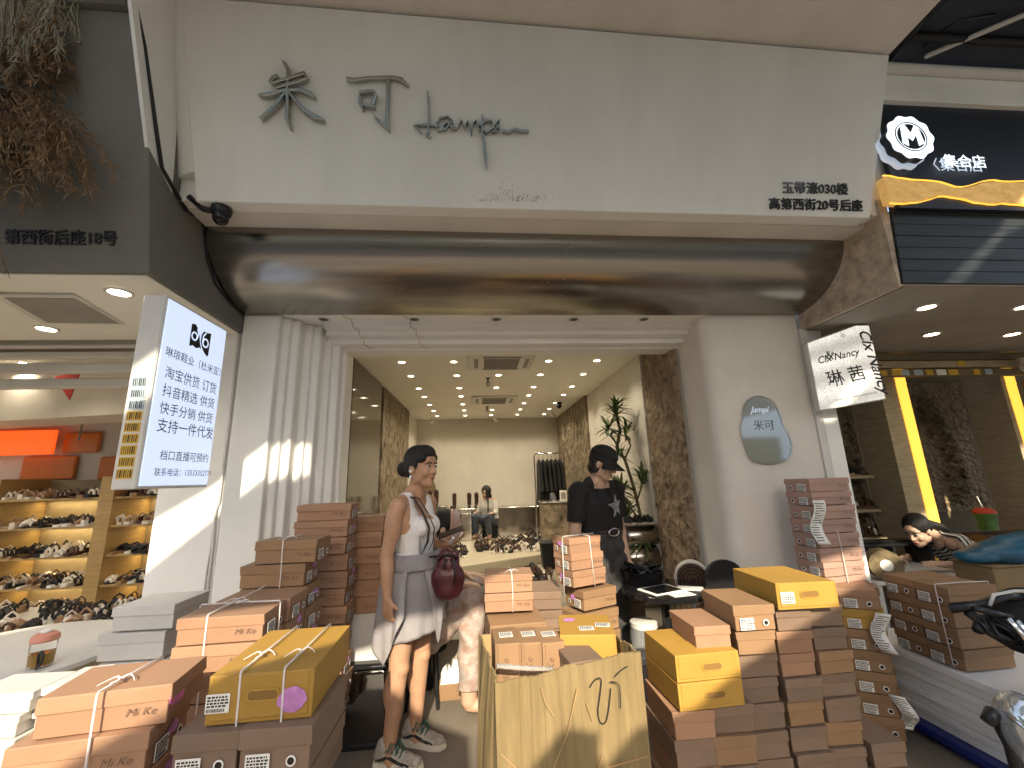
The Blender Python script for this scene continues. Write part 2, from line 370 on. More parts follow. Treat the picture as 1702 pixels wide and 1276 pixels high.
PXF = lambda x, y: (-2.64131 + .00302582 * x + .000178206 * y - 2.85518e-7 * x * y + 4.25518e-7 * x * x, 4.2 + .000211064 * x - .00349561 * y - 4.5581e-7 * x * y + 2.9681e-7 * y * y)
def fascia_strokes(name, strokes, d=.028):
    b = MB()
    o0 = strokes[0][0][0]
    T = FM(0, 3.5)
    for i, (pts, ws) in enumerate(strokes):
        P = []
        for x, y in pts:
            q = PXF(x, y); P.append((q[0], (q[1] - 3.5) * 1.0143))
        b.ribbon(P, ws, d + .0012 * i, T)
    return b.build(name, M['chrome2'], fa, bevel=.004)
M['chrome2'] = mat('polished steel letters', (.42, .43, .41), .14, 1.0, var=.05)
z2 = lambda X, Y: (300 + X * .3525, 60 + Y * .3525)
S = lambda L, w: ([z2(*p) for p in L], [k * .00102 for k in w])
fascia_strokes('character', [S([(488, 128), (505, 150), (516, 175), (512, 262)], [3, 11, 10, 9]), S([(432, 235), (446, 212), (470, 200)], [9, 12, 9]),
    S([(440, 238), (520, 214), (560, 200), (592, 190), (606, 210)], [6, 9, 10, 12, 6]), S([(462, 262), (500, 248), (560, 232), (606, 212)], [5, 9, 8, 8]),
    S([(378, 292), (420, 292), (500, 272), (572, 268), (620, 285), (645, 305)], [4, 12, 9, 9, 13, 5]), S([(508, 280), (470, 330), (430, 370), (388, 405)], [9, 10, 11, 8]),
    S([(514, 262), (517, 340), (512, 400), (530, 455)], [10, 9, 11, 4]), S([(520, 280), (560, 330), (600, 372), (640, 395), (688, 410)], [7, 9, 12, 14, 4])])
fascia_strokes('character', [S([(788, 214), (830, 218), (900, 208), (1010, 206), (1045, 215), (1078, 245)], [9, 9, 8, 9, 12, 5]), S([(983, 210), (982, 300), (978, 420), (990, 458)], [9, 8, 9, 4]),
    S([(990, 455), (950, 415), (915, 382)], [5, 8, 2]), S([(850, 278), (853, 330), (866, 360)], [6, 9, 6]), S([(848, 280), (890, 274), (912, 274), (930, 290)], [7, 7, 8, 6]),
    S([(928, 284), (915, 318), (908, 340)], [7, 8, 7]), S([(862, 340), (895, 342), (925, 348)], [5, 6, 4])])
fascia_strokes('script', [S([(1166, 266), (1170, 300), (1172, 380), (1170, 460), (1160, 472), (1182, 484)], [3, 5, 5, 5, 5, 3]), S([(1140, 462), (1104, 428), (1150, 424), (1220, 430)], [4, 6, 5, 4]),
    S([(1280, 400), (1260, 384), (1225, 392), (1206, 425), (1215, 450), (1250, 445), (1285, 405), (1278, 430), (1300, 440)], [4, 5, 5, 5, 5, 5, 4, 4, 3]),
    S([(1240, 430), (1260, 415), (1280, 440), (1300, 445), (1326, 400), (1340, 440), (1356, 404), (1372, 470), (1378, 420), (1395, 402), (1408, 450)], [3, 4, 4, 4, 4, 4, 4, 4, 4, 4, 3]),
    S([(1424, 376), (1420, 450), (1430, 500), (1436, 560), (1443, 632)], [3, 5, 7, 10, 2]), S([(1410, 430), (1440, 405), (1470, 405), (1475, 440), (1440, 462), (1425, 450)], [4, 5, 5, 5, 4, 3]),
    S([(1470, 462), (1500, 430), (1505, 400), (1485, 420), (1505, 450), (1480, 460)], [3, 4, 4, 4, 4, 3]), S([(1516, 452), (1545, 458), (1575, 445), (1600, 452), (1640, 452)], [5, 6, 6, 6, 5])], .022)
for s_, x, z, w_ in (('玉带濠030楼', 1.955, 3.247, .083), ('高第西街20号后座', 1.86, 3.142, .081)):
    text('address_lettering', s_, fa, M['darkmetal'], FM(x, z - .025), size=w_, depth=.006, bold=.0008)
# stain under the script
b = MB(); T = FM(0, 3.5)
rs = random.Random(3)
for i in range(120):
    px = rs.gauss(850, 32); py = 334 - abs(rs.gauss(0, 7 + 14 * (abs(px - 842) < 12))); q = PXF(px, py); s_ = rs.uniform(.001, .005)
    b.prism([(q[0] - s_, q[1] - 3.5 - s_ * .6), (q[0] + s_, q[1] - 3.5 - s_ * .4), (q[0] + s_ * .3, q[1] - 3.5 + s_ * 1.6)], .0008 + i * 1e-5, T)
tag(b.build('scuff_mark', M['grime'], fa), kind='stuff')
structure(MB().box(-1.708, 2.62, 2.312, 2.5, 3.17, 4.9), 'wall', M['fascia'])
structure(MB().box(-1.708, -1.58, 2.235, 2.3115, 3.11, 4.3), 'wall', M['fascia'])
structure(MB().box(2.57, 2.80, 2.305, 2.7, 3.17, 4.9), 'wall', M['fascia'])
structure(MB().hexa([(2.565, 2.215, 3.10), (2.70, 2.215, 3.10), (2.70, 2.30, 3.10), (2.565, 2.30, 3.10)], [(2.74, 2.13, 4.16), (2.83, 2.13, 4.16), (2.83, 2.30, 4.16), (2.74, 2.30, 4.16)]), 'wall', M['fascia'])
# overhanging upper storey
b = MB(); b.hexa([(-1.72, .9, 4.39), (2.82, .9, 4.25), (2.76, 2.32, 4.16), (-1.72, 2.32, 4.30)], [(-1.72, .9, 4.9), (2.82, .9, 4.9), (2.76, 2.32, 4.9), (-1.72, 2.32, 4.9)])
solo(b, 'upper_storey', M['plaster'], 'plain cream overhang of the upper storey above the sign board', 'overhang')
structure(MB().hexa([(-1.7115, 2.21, 3.25), (-1.60, 2.165, 3.25), (-1.60, 2.2345, 3.25), (-1.7115, 2.2345, 3.25)], [(-1.7115, 1.93, 4.42), (-1.699, 1.985, 4.42), (-1.699, 2.2345, 4.42), (-1.7115, 2.2345, 4.42)]), 'wall', M['fascia'])
structure(MB().box(2.627, 2.80, 3.002, 3.6, 2.605, 3.12), 'wall', M['plaster'])
# ------------------------------------------------------------------ steel roll under the fascia
b = MB(); ny = 28; x0, x1 = -1.705, 2.625
pr = [(3.0 - .53 * math.cos(a), 3.11 - .39 * math.sin(a)) for a in [math.pi / 2 * i / ny for i in range(ny + 1)]]
nx = 24; vs = []; fs = []
for i in range(nx + 1):
    for y, z in pr: vs.append((x0 + (x1 - x0) * i / nx, y, z + .0012 * math.sin(i * 1.7)))
n = ny + 1
for i in range(nx):
    for j in range(ny): fs.append((i * n + j, i * n + j + 1, (i + 1) * n + j + 1, (i + 1) * n + j))
b.add(vs, fs)
ro = thing('steel_canopy', 'long brushed steel half-round canopy above the shop entrance', 'canopy', (.46, 2.7, 2.72))
r1 = b.build('cladding', M['steelb'], ro, smooth='all')
b = MB(); rs = random.Random(12)
for i in range(34):
    j = rs.randrange(4, ny - 3); y, z = pr[j]; xx = rs.choice((-.55, .62, .62, 1.72, rs.uniform(-1.5, 2.4))) + rs.gauss(0, .02); b.ell((xx, y, z), (rs.uniform(.002, .005),) * 3, 6, 4)
b.build('spot', M['grime'], ro)
b = MB(); b.hexa([(-1.70, 2.53, 3.16), (2.62, 2.53, 3.14), (2.62, 2.99, 3.14), (-1.70, 2.99, 3.16)], [(-1.70, 2.53, 3.3), (2.62, 2.53, 3.3), (2.62, 2.99, 3.3), (-1.70, 2.99, 3.3)])
b.build('core', M['black'], ro)
# ------------------------------------------------------------------ doorway
dw = thing('doorway_surround', 'white stepped plaster surround of the wide shop entrance', 'doorway', (.4, 3.0, 0))
b = MB()
st = [(-1.45, 3.0), (-1.40, 3.06), (-1.345, 3.10), (-1.29, 3.19), (-1.235, 3.225), (-1.18, 3.31), (-1.12, 3.345), (-1.09, 3.42)]
poly = [(-1.708, 3.0)] + [(-1.45, 3.0)]
for i in range(1, len(st)): poly += [(st[i][0], st[i - 1][1]), (st[i][0], st[i][1])] if False else [(st[i - 1][0], st[i][1]), (st[i][0], st[i][1])]
poly += [(-1.09, 3.62), (-1.708, 3.62)]
b.prism(poly, 2.72)
b.build('fluted_jamb', M['white'], dw, bevel=.018, seg=4, smooth=50)
MB().box(-1.709, -1.201, 3.0, 3.6, 2.722, 2.95).build('header', M['white'], dw)
b = MB()
hp = [(3.0, 2.722), (3.16, 2.722), (3.165, 2.685), (3.23, 2.68), (3.235, 2.645), (3.32, 2.64), (3.325, 2.595), (3.42, 2.592), (3.42, 2.573), (3.6, 2.573), (3.6, 2.95), (3.0, 2.95)]
b.prism([(y, z) for y, z in hp], 3.08, frame((-1.2, 0, 0), (0, 1, 0), (0, 0, 1)))
# frame z axis = x axis of the world
b.build('header', M['white'], dw, bevel=.005, seg=2)
b = MB()
for pts in ([(-1.2, 3.06, 2.7215), (-1.16, 3.10, 2.7215), (-1.17, 3.155, 2.7215)], [(.0, 0, 0)]):
    pass
rs = random.Random(5)
for xx in (-1.01, -.56):
    P = [(xx, 3.02, 2.7205), (xx + .04, 3.09, 2.7205), (xx + .03, 3.158, 2.7205), (xx + .035, 3.162, 2.684), (xx + .07, 3.228, 2.6785), (xx + .065, 3.232, 2.644), (xx + .085, 3.318, 2.638), (xx + .08, 3.322, 2.594), (xx + .12, 3.415, 2.5905)]
    b.tube([(p[0], p[1] - .0, p[2]) for p in P], .0035, 5)
b.build('crack', M['grime'], dw)
b = MB()
arc = [(1.80 + .10 - .10 * math.cos(a), 3.10 - .10 * math.sin(a)) for a in [math.pi / 2 * i / 8 for i in range(9)]]
b.prism(arc + [(2.60, 3.0), (2.60, 3.62), (1.80, 3.62)], 2.7215)
b.build('pilaster', M['plaster'], dw, smooth=50)
# ------------------------------------------------------------------ shop interior (setting)
structure(MB().box(-1.49, -1.29, 3.63, 8.9, .27, 2.9), 'wall_left', M['plaster'])
structure(MB().box(1.74, 1.94, 4.18, 8.9, .27, 2.9), 'wall_right', M['plaster'])
b = MB(); b.box(-1.5, 1.95, 8.86, 9.05, .27, 2.9)
for i in range(7): b.box(-1.0 + .03 * i, -.97 + .03 * i, 8.84 + .0, 8.86, 0.9, 2.70 - .035 * i)
structure(b, 'wall_back', M['plaster'])
b = MB()
for i in range(7): b.box(-.78, 1.74, 8.83 + .004 * i, 8.858, 2.66 - .06 * i, 2.70 - .06 * i)
structure(b, 'wall_trim', M['plaster'])
structure(MB().box(-1.6, 2.7, 3.605, 9.0, 2.75, 2.95), 'ceiling', M['ceil'])
b = MB(); b.hexa([(-1.28, 5.25, .281), (1.73, 6.75, .281), (1.73, 8.84, .281), (-1.28, 8.84, .281)], [(-1.28, 5.25, .405), (1.73, 6.75, .405), (1.73, 8.84, .405), (-1.28, 8.84, .405)])
solo(b, 'display_platform', M['plat'], 'low screed platform with rows of shoes at the back of the shop', 'platform', bevel=.008)
# mirror and panels on the left wall
mr = thing('wall_mirror', 'tall dark mirror panel on the left wall inside the shop', 'mirror', (-1.28, 4.9, .3))
MB().box(-1.288, -1.27, 4.24, 5.55, .285, 2.745).build('glass', M['mirror'], mr, bevel=.003)
b = MB(); rs = random.Random(11)
b.box(-1.288, -1.255, 5.56, 7.62, .285, 2.745); tag(b.build('stone_cladding', M['bark']), 'rough brown stone panel beyond the dark mirror', 'wall panel')
b = MB(); b.box(1.70, 1.738, 6.4, 8.83, .41, 2.745); tag(b.build('stone_cladding', M['bark']), 'rough brown stone panel behind the hanging black clothes', 'wall panel')
cl = thing('stone_column', 'stone clad column with a plain grey side at the right of the entrance', 'column', (1.9, 3.8, .28))
rs = random.Random(2)
# split stone slabs on the shop side
b = MB(); b.box(1.77, 2.2, 3.43, 4.17, .0, 2.745); b.build('core', M['greyw'], cl, bevel=.004)
b = MB(); N1, N2 = 14, 60
vs = []; fs = []
for i in range(N1 + 1):
    for j in range(N2 + 1):
        edge = (i in (0, N1) or j in (0, N2))
        vs.append((1.768 - (0 if edge else rs.uniform(.012, .045)), 3.425 + .75 * i / N1, .0 + 2.745 * j / N2))
for i in range(N1):
    for j in range(N2):
        a = i * (N2 + 1) + j; fs.append((a, a + 1, a + N2 + 2, a + N2 + 1))
b.add(vs, fs); b.build('split_stone_face', M['stone'], cl, smooth=30)
# ------------------------------------------------------------------ downlights, ceiling units
def downlight(x, y, z, lit, label, group, r=.036, power=7.0, m='lampw'):
    t = thing('downlight', label, 'downlight', (x, y, z), 0, group)
    b = MB(); n = 20
    b.lathe([(r * 1.35, 0), (r * 1.35, -.006), (r * 1.02, -.008), (r, -.001)], n, cap=False)
    b.build('trim_ring', M['metalw'], t, smooth=40, world=False)
    d = MB().lathe([(.001, -.003), (r * .98, -.003)], n, cap=False)
    d.build('lens' , M[m] if lit else M['gloss'], t, world=False)
    if lit and power:
        l = bpy.data.lights.new('downlight beam', 'SPOT'); l.energy = power; l.spot_size = R_(125); l.spot_blend = .7; l.shadow_soft_size = .05; l.color = (1.0, .86, .64)
        lo = obj('lamp', l, t, (0, 0, -.02))
    return t
xs = (-.82, -.26, .26, .79, 1.34)
for j, y in enumerate((4.4, 5.03, 5.7, 6.3, 7.0, 7.65, 8.3)):
    for i, x in enumerate(xs):
        if i == 2 and j in (0, 3, 4): continue
        t = downlight(x, y, 2.749, True, 'small round lit downlight in the shop ceiling, one of its regular grid', 'downlights in the shop ceiling', power=INT_P)
for x, nm in ((-1.17, 'leftmost'), (-.486, 'second from left'), (.154, 'third from left'), (.776, 'third from right'), (1.357, 'second from right')):
    downlight(x, 3.085, 2.7225, False, 'unlit recessed spotlight under the steel canopy, %s of the entrance row' % nm, 'unlit spotlights over the entrance', r=.034)
def cassette(y, label):
    t = thing('ceiling_air_conditioner', label, 'air conditioner', (.26, y, 2.75), 0, 'ceiling air conditioners')
    b = MB(); b.prism([(-.34, -.30), (.34, -.30), (.36, -.28), (.36, .28), (.34, .30), (-.34, .30), (-.36, .28), (-.36, -.28)], .03, Matrix.Translation((0, 0, -.03)))
    b.build('body', M['metalw'], t, bevel=.005, world=False)
    b = MB()
    for k in range(14): b.box(-.19, .19, -.17 + k * .026, -.158 + k * .026, -.036, -.0305)
    b.build('grille', M['greyw'], t, world=False)
    for s in (-1, 1):
        MB().box(-.2, .2, s * .235 - .022, s * .235 + .022, -.034, -.0302).build('vent_slot', M['black'], t, world=False)
        MB().box(s * .275 - .022, s * .275 + .022, -.18, .18, -.034, -.0302).build('vent_slot', M['greyw'], t, world=False)
cassette(4.40, 'white ceiling air conditioner nearest the shop entrance')
cassette(6.6, 'white ceiling air conditioner farther back in the shop')
for i, (x, y) in enumerate(((.13, 5.2), (.16, 7.3))):
    t = thing('sprinkler', 'small dark sprinkler head ' + ('between the two ceiling air conditioners' if i == 0 else 'behind the farther ceiling air conditioner'), 'sprinkler', (x, y, 2.75))
    b = MB(); b.lathe([(.03, 0), (.03, -.008), (.012, -.012), (.012, -.06), (.02, -.062), (.02, -.07)], 12); b.build('head', M['black'], t, smooth=True, world=False)
    b = MB(); b.tube([(-.02, 0, -.06), (-.02, 0, -.085), (0, 0, -.1), (.02, 0, -.085), (.02, 0, -.06)], .004, 6); b.build('bracket', M['black'], t, world=False)
for x, y, l in ((-.95, 8.5, 'left of the back wall'), (.35, 8.5, 'above the seated woman'), (1.45, 7.9, 'beside the dark dome camera')):
    t = thing('track_spotlight', 'small white spotlight hanging from the shop ceiling ' + l, 'spotlight', (x, y, 2.75), 0, 'hanging spotlights at the back')
    b = MB(); b.tube([(0, 0, 0), (0, 0, -.06)], .008, 8); b.build('stem', M['metalw'], t, world=False)
    b = MB(); b.tube([(-.03, .05, -.06), (.02, -.05, -.11)], [.025, .035], 12); b.build('head', M['metalw'], t, smooth=True, world=False)
# ------------------------------------------------------------------ left neighbour
ll = lambda z: 2.125 - (z - 2.64) * .215
lb = thing('left_shop_front', 'grey rendered upper front of the left neighbouring shop with dark letters', 'shop front', (-3, 2.5, 2.6))
b = MB(); b.hexa([(-7, ll(2.62), 2.62), (-1.712, ll(2.62), 2.60), (-1.712, 3.02, 2.585), (-7, 3.02, 2.605)],
                 [(-7, ll(3.95), 3.95), (-1.712, ll(3.95), 3.95), (-1.712, 3.02, 3.95), (-7, 3.02, 3.95)])
b.build('front', M['slate'], lb, bevel=.004)
b = MB(); b.hexa([(-7, 2.15, 2.612), (-1.735, 2.15, 2.592), (-1.735, 3.015, 2.577), (-7, 3.015, 2.597)], [(-7, 2.15, 2.6185), (-1.735, 2.15, 2.5985), (-1.735, 3.015, 2.5835), (-7, 3.015, 2.6035)]); b.build('soffit', M['ceil'], lb)
b = MB(); b.hexa([(-7, ll(3.95) - .03, 3.955), (-1.80, ll(3.95) - .03, 3.955), (-1.80, 3.02, 3.955), (-7, 3.02, 3.955)],
                 [(-7, 1.3, 4.25), (-1.80, 1.5, 4.25), (-1.80, 3.02, 4.25), (-7, 3.02, 4.25)])
b.build('upper_band', M['slate'], lb)
b = MB(); b.hexa([(-1.730, 1.99, 3.25), (-1.7115, 1.99, 3.25), (-1.7115, 2.19, 3.12), (-1.730, 2.19, 3.12)],
                 [(-1.730, 1.55, 4.4), (-1.7115, 1.55, 4.4), (-1.7115, 2.05, 4.4), (-1.730, 2.05, 4.4)])
b.build('side_board', M['fascia'], lb)
LF = lambda x, z: frame((x, ll(z) - .003, z), (1, 0, 0), (0, -.215, 1))
text('lettering', '第西街后座18号', lb, M['ink'], LF(-2.40, 2.745), size=.083, depth=.008, bold=.0012, sx=.93)
# black cable down the corner
b = MB(); pts = [(-1.75, 1.60, 4.32), (-1.73, 1.72, 4.05), (-1.712, 1.86, 3.75), (-1.705, 2.0, 3.40), (-1.70, 2.08, 3.2), (-1.695, 2.16, 3.15), (-1.70, 2.30, 3.09)]
b.tube(pts, .010, 6); 
b.tube([(-1.70, 2.30, 3.09), (-1.702, 2.44, 3.12), (-1.703, 2.49, 3.0), (-1.703, 2.53, 2.9), (-1.703, 2.64, 2.79), (-1.703, 2.8, 2.735), (-1.703, 2.99, 2.71)], .006, 6)
solo(b, 'cable', M['black'], 'black cable running down the corner left of the sign board', 'cable', smooth='all')
t = thing('dome_camera', 'black dome security camera under the left end of the sign board', 'security camera', (-1.48, 2.26, 3.085))
b = MB(); b.lathe([(.052, 0), (.055, -.012), (.05, -.04), (.042, -.055)], 20); b.build('base', M['black'], t, smooth=True, world=False)
b = MB(); b.ell((0, 0, -.065), (.042, .042, .045), 18, 10); b.build('dome', M['gloss'], t, smooth='all', world=False)
b = MB(); b.tube([(-.03, 0, -.03), (-.10, .0, -.012), (-.17, -.03, .05)], .016, 8); b.build('conduit', M['black'], t, smooth='all', world=False)
# left shop room
structure(MB().box(-7, -1.72, 2.13, 3.25, 2.626, 2.70), 'left_ceiling', M['ceil'])
structure(MB().box(-9, -1.72, 3.25, 9, 2.95, 3.1), 'left_ceiling', M['ceil'])
b = MB(); b.hexa([(-9, 5.9, 2.30), (-3.2, 4.6, 2.30), (-3.2, 5.1, 2.30), (-9, 6.4, 2.30)], [(-9, 5.9, 2.95), (-3.2, 4.6, 2.95), (-3.2, 5.1, 2.95), (-9, 6.4, 2.95)])
structure(b, 'left_ceiling_beam', M['plaster'])
structure(MB().box(-9, -2.2, 6.1, 6.3, 0, 3.0), 'left_shop_wall_back', M['plaster'])
structure(MB().box(-2.14, -1.72, 3.63, 6.1, 0, 3.0), 'left_shop_wall_right', M['plaster'])
structure(MB().box(-9.2, -9, 2.2, 6.3, 0, 3.0), 'left_shop_wall_left', M['plaster'])
t = thing('shutter_rail', 'folded roller shutter rails under the left shop ceiling', 'shutter rail', (-4, 3.3, 2.4))
b = MB()
for k, (y, z, h) in enumerate(((3.27, 2.57, .055), (3.33, 2.50, .05), (3.40, 2.40, .08), (3.5, 2.31, .07))): b.box(-7, -1.73, y, y + .06, z, z + h)
b.build('slat', M['metalw'], t, bevel=.006)
MB().box(-7, -1.73, 3.26, 3.62, 2.585, 2.62).build('channel', M['greyw'], t)
wp = thing('white_pillar', 'white pillar between the left shop and the open shop', 'pillar', (-1.9, 3.0, 0))
b = MB(); b.hexa([(-2.14, 3.025, 0), (-1.716, 3.015, 0), (-1.716, 3.62, 0), (-2.14, 3.62, 0)], [(-2.14, 3.025, 2.62), (-1.716, 3.015, 2.58), (-1.716, 3.62, 2.58), (-2.14, 3.62, 2.62)])
b.build('shaft', M['white'], wp, bevel=.004)
b = MB(); b.tube([(-1.735, 3.008, .3), (-1.733, 3.006, 1.1), (-1.742, 3.004, 1.35), (-1.728, 3.006, 1.4), (-1.725, 3.006, 2.57)], .009, 8)
b.tube([(-1.755, 3.006, .3), (-1.752, 3.004, 1.0), (-1.740, 3.004, 1.3)], .006, 6)
solo(b, 'wall_cable', M['metalw'], 'white cable clipped down the corner of the white pillar', 'cable', smooth='all')
# light box
lbx = thing('light_box_sign', 'lit blade sign with Chinese writing hanging over the left shop', 'light box', (-1.7, 2.4, 1.5))
def lbm(x, y, z): return (x, y, z)
b = MB(); b.box(-1.715, -1.603, 2.125, 2.655, 1.50, 2.475); b.build('case', M['metalw'], lbx, bevel=.006)
MB().box(-1.602, -1.597, 2.14, 2.64, 1.515, 2.46).build('lit_panel', M['signw'], lbx)
LT = lambda y, z: frame((-1.5955, y, z), (0, 1, 0), (0, 0, 1))
rows = [('琳琅鞋业（杜米亚）', 2.165, 2.165, .056), ('淘宝供货 订货', 2.185, 2.055, .068), ('抖音精选 供货', 2.185, 1.965, .068), ('快手分销 供货', 2.185, 1.875, .068), ('支持一件代发', 2.185, 1.785, .075),
        ('档口直播可预约', 2.235, 1.645, .055), ('联系电话：13533352771', 2.215, 1.565, .043)]
for s_, y, z, sz in rows: text('lettering', s_, lbx, M['ink'], LT(y, z), size=sz, bold=.0)
b = MB(); T = LT(2.41, 2.325)
def arcp(cx, cy, r, a0, a1, n=14): return [(cx + r * math.cos(R_(a0 + (a1 - a0) * i / n)), cy + r * math.sin(R_(a0 + (a1 - a0) * i / n))) for i in range(n + 1)]
b.prism([(-.085, .068), (-.055, .075), (-.03, .055), (-.012, .02), (.0, -.02), (.015, -.05), (.0, -.045), (-.025, -.058), (-.055, -.05), (-.082, -.062), (-.085, -.02)], .001, T)
b.prism([(.085, .068), (.05, .06), (.02, .06), (.004, .03), (.006, -.01), (.022, -.04), (.045, -.062), (.075, -.078), (.083, -.066), (.085, .02)], .0012, T)
b.build('emblem', M['ink'], lbx)
b = MB(); b.ribbon(arcp(-.052, .005, .022, 60, 420), .005, .0016, T); b.ribbon([(-.03, .0), (-.022, .03), (-.035, .055)], .005, .0016, T); b.ribbon(arcp(.045, -.005, .024, -120, 240), .005, .0018, T); b.ribbon([(.022, -.01), (.02, .03), (.04, .055)], .005, .0018, T)
b.build('emblem', M['signw'], lbx)
stk = thing('sticker_strip', 'column of blue and yellow stickers on the light box edge', 'stickers', (-1.66, 2.12, 1.6))
rs = random.Random(8)
for k in range(9):
    z = 1.55 + k * .055
    b = MB(); b.box(-1.695, -1.625, 2.1225, 2.1245, z, z + .045); b.build('sticker', M['stk_y'] if k < 6 else M['stk_b'], stk)
    b = MB()
    for j in range(7): b.box(-1.69 + j * .009, -1.69 + j * .009 + rs.uniform(.002, .006), 2.1215, 2.1222, z + .006, z + .039)
    b.build('print', M['ink'], stk)
for (x, y, l) in ((-2.02, 2.34, 'lit downlight in the left shop ceiling beside the light box'), (-2.93, 2.91, 'lit downlight in the left shop ceiling near the shutter rail'), ):
    downlight(x, y, 2.5895 if y < 2.5 else 2.5835, True, l, 'lit downlights of the left shop', r=.05, power=5, m='lampw2')
for i in range(6):
    downlight(-7.0 + i * .9, 5.0 - (i % 2) * .9, 2.949, True, 'lit downlight hidden up in the left shop ceiling', 'downlights deep in the left shop', power=16, m='lampw2')
t = thing('access_panel', 'grey framed access panel in the left shop ceiling', 'access panel', (-2.5, 2.6, 2.62))
b = MB(); b.hexa([(-2.70, 2.353, 2.574), (-2.277, 2.363, 2.574), (-2.359, 2.821, 2.574), (-2.85, 2.80, 2.574)], [(-2.70, 2.353, 2.5885), (-2.277, 2.363, 2.5885), (-2.359, 2.821, 2.5885), (-2.85, 2.80, 2.5885)])
b.build('frame', M['metalw'], t, bevel=.003)
b = MB(); b.hexa([(-2.66, 2.385, 2.571), (-2.30, 2.395, 2.571), (-2.375, 2.79, 2.571), (-2.79, 2.77, 2.571)], [(-2.66, 2.385, 2.5745), (-2.30, 2.395, 2.5745), (-2.375, 2.79, 2.5745), (-2.79, 2.77, 2.5745)])
b.build('grille', M['greyw'], t)
solo(MB().box(-2.78, -2.60, 2.16, 2.28, 2.52, 2.594), 'wall_box', M['metalw'], 'small white box on the left shop ceiling at the picture edge', 'junction box', bevel=.008)
# dried flower garland
dg = thing('dried_garland', 'hanging garland of dried grasses and brown flowers on the left shop front', 'garland', (-2.2, 1.9, 3.4))
def tuft(o, d, n, ln, sp, m, w, seed, nm, droop=.35, seg=5):
    rs = random.Random(seed); b = MB()
    for i in range(n):
        dd = (Vector(d) + Vector((rs.gauss(0, sp), rs.gauss(0, sp * .5), rs.gauss(0, sp)))).normalized(); l = ln * rs.uniform(.45, 1.05)
        p = Vector(o) + Vector((rs.gauss(0, .05), rs.gauss(0, .02), rs.gauss(0, .05))); P = [p.copy()]
        for k in range(seg):
            dd = (dd + Vector((rs.gauss(0, .10), rs.gauss(0, .05), -droop / seg + rs.gauss(0, .08)))).normalized(); p = p + dd * l / seg
            p.y = min(p.y, ll(p.z) - .01); P.append(p.copy())
        b.tube(P, [w * (1 - .8 * k / seg) for k in range(seg + 1)], 3)
    b.build(nm, m, dg)
def plume(o, d, n, ln, sp, m, seed, nm, droop=.5, barbs=16, bl=.05, w=.0022):
    rs = random.Random(seed); b = MB()
    for i in range(n):
        dd = (Vector(d) + Vector((rs.gauss(0, sp), rs.gauss(0, sp * .45), rs.gauss(0, sp)))).normalized(); l = ln * rs.uniform(.5, 1.1)
        p = Vector(o) + Vector((rs.gauss(0, .06), rs.gauss(0, .02), rs.gauss(0, .05))); P = [p.copy()]
        for k in range(6):
            dd = (dd + Vector((rs.gauss(0, .12), rs.gauss(0, .05), -droop / 6 + rs.gauss(0, .10)))).normalized(); p = p + dd * l / 6; p.y = min(p.y, ll(p.z) - .012); P.append(p.copy())
        b.tube(P, [w * (1 - .12 * k) for k in range(7)], 3)
        for j in range(barbs):
            u = .25 + .75 * rs.random(); k = min(5, int(u * 6)); q = P[k].lerp(P[k + 1], u * 6 - k); t = (P[k + 1] - P[k]).normalized()
            e_ = (t * rs.uniform(.3, 1) + Vector((rs.gauss(0, .6), rs.gauss(0, .4), rs.gauss(0, .6) - .2))).normalized() * bl * rs.uniform(.4, 1.2); r_ = q + e_; r_.y = min(r_.y, ll(r_.z) - .008)
            b.tube([q, q.lerp(r_, .6) + Vector((0, 0, .004)), r_], [.0016, .0024, .0006], 3)
    b.build(nm, m, dg)
tuft((-2.38, 1.80, 4.10), (.10, -.05, -1), 420, .62, .15, M['dry1'], .0020, 1, 'grass')
plume((-2.20, 1.82, 4.05), (.12, -.05, -1), 60, .52, .12, M['dry1'], 2, 'grass', barbs=10, bl=.06)
plume((-2.28, 1.86, 3.56), (.55, -.1, .15), 70, .26, .45, M['dry2'], 3, 'flower_head', barbs=26, bl=.035, droop=.6)
plume((-2.26, 1.86, 3.38), (.78, -.08, -.55), 60, .56, .22, M['dry2'], 4, 'brown_grass', droop=.8, barbs=24, bl=.06)
plume((-2.28, 1.88, 3.30), (.40, -.08, -.9), 60, .46, .26, M['dry3'], 5, 'brown_grass', barbs=24, bl=.055)
plume((-2.14, 1.88, 3.30), (.85, -.04, -.50), 16, .68, .10, M['dry2'], 12, 'brown_grass', droop=1.1, barbs=14, bl=.05)
plume((-2.48, 1.86, 3.42), (.2, -.1, -.6), 110, .36, .65, M['dry4'], 6, 'flower_head', barbs=26, bl=.04)
plume((-2.44, 1.86, 3.20), (.0, -.1, -.8), 60, .30, .5, M['dry3'], 8, 'flower_head', barbs=20, bl=.05)
tuft((-2.50, 1.90, 3.10), (.03, -.02, -1), 140, .60, .08, M['dry1'], .002, 7, 'grass')
plume((-2.44, 1.95, 2.82), (.25, 0, -1), 9, .42, .15, M['dry3'], 9, 'grass', barbs=14, bl=.06)
b = MB(); b.ell((-2.43, 1.90, 3.36), (.15, .07, .13), 14, 9); b.build('dark_centre', M['dry4'], dg, smooth=True)
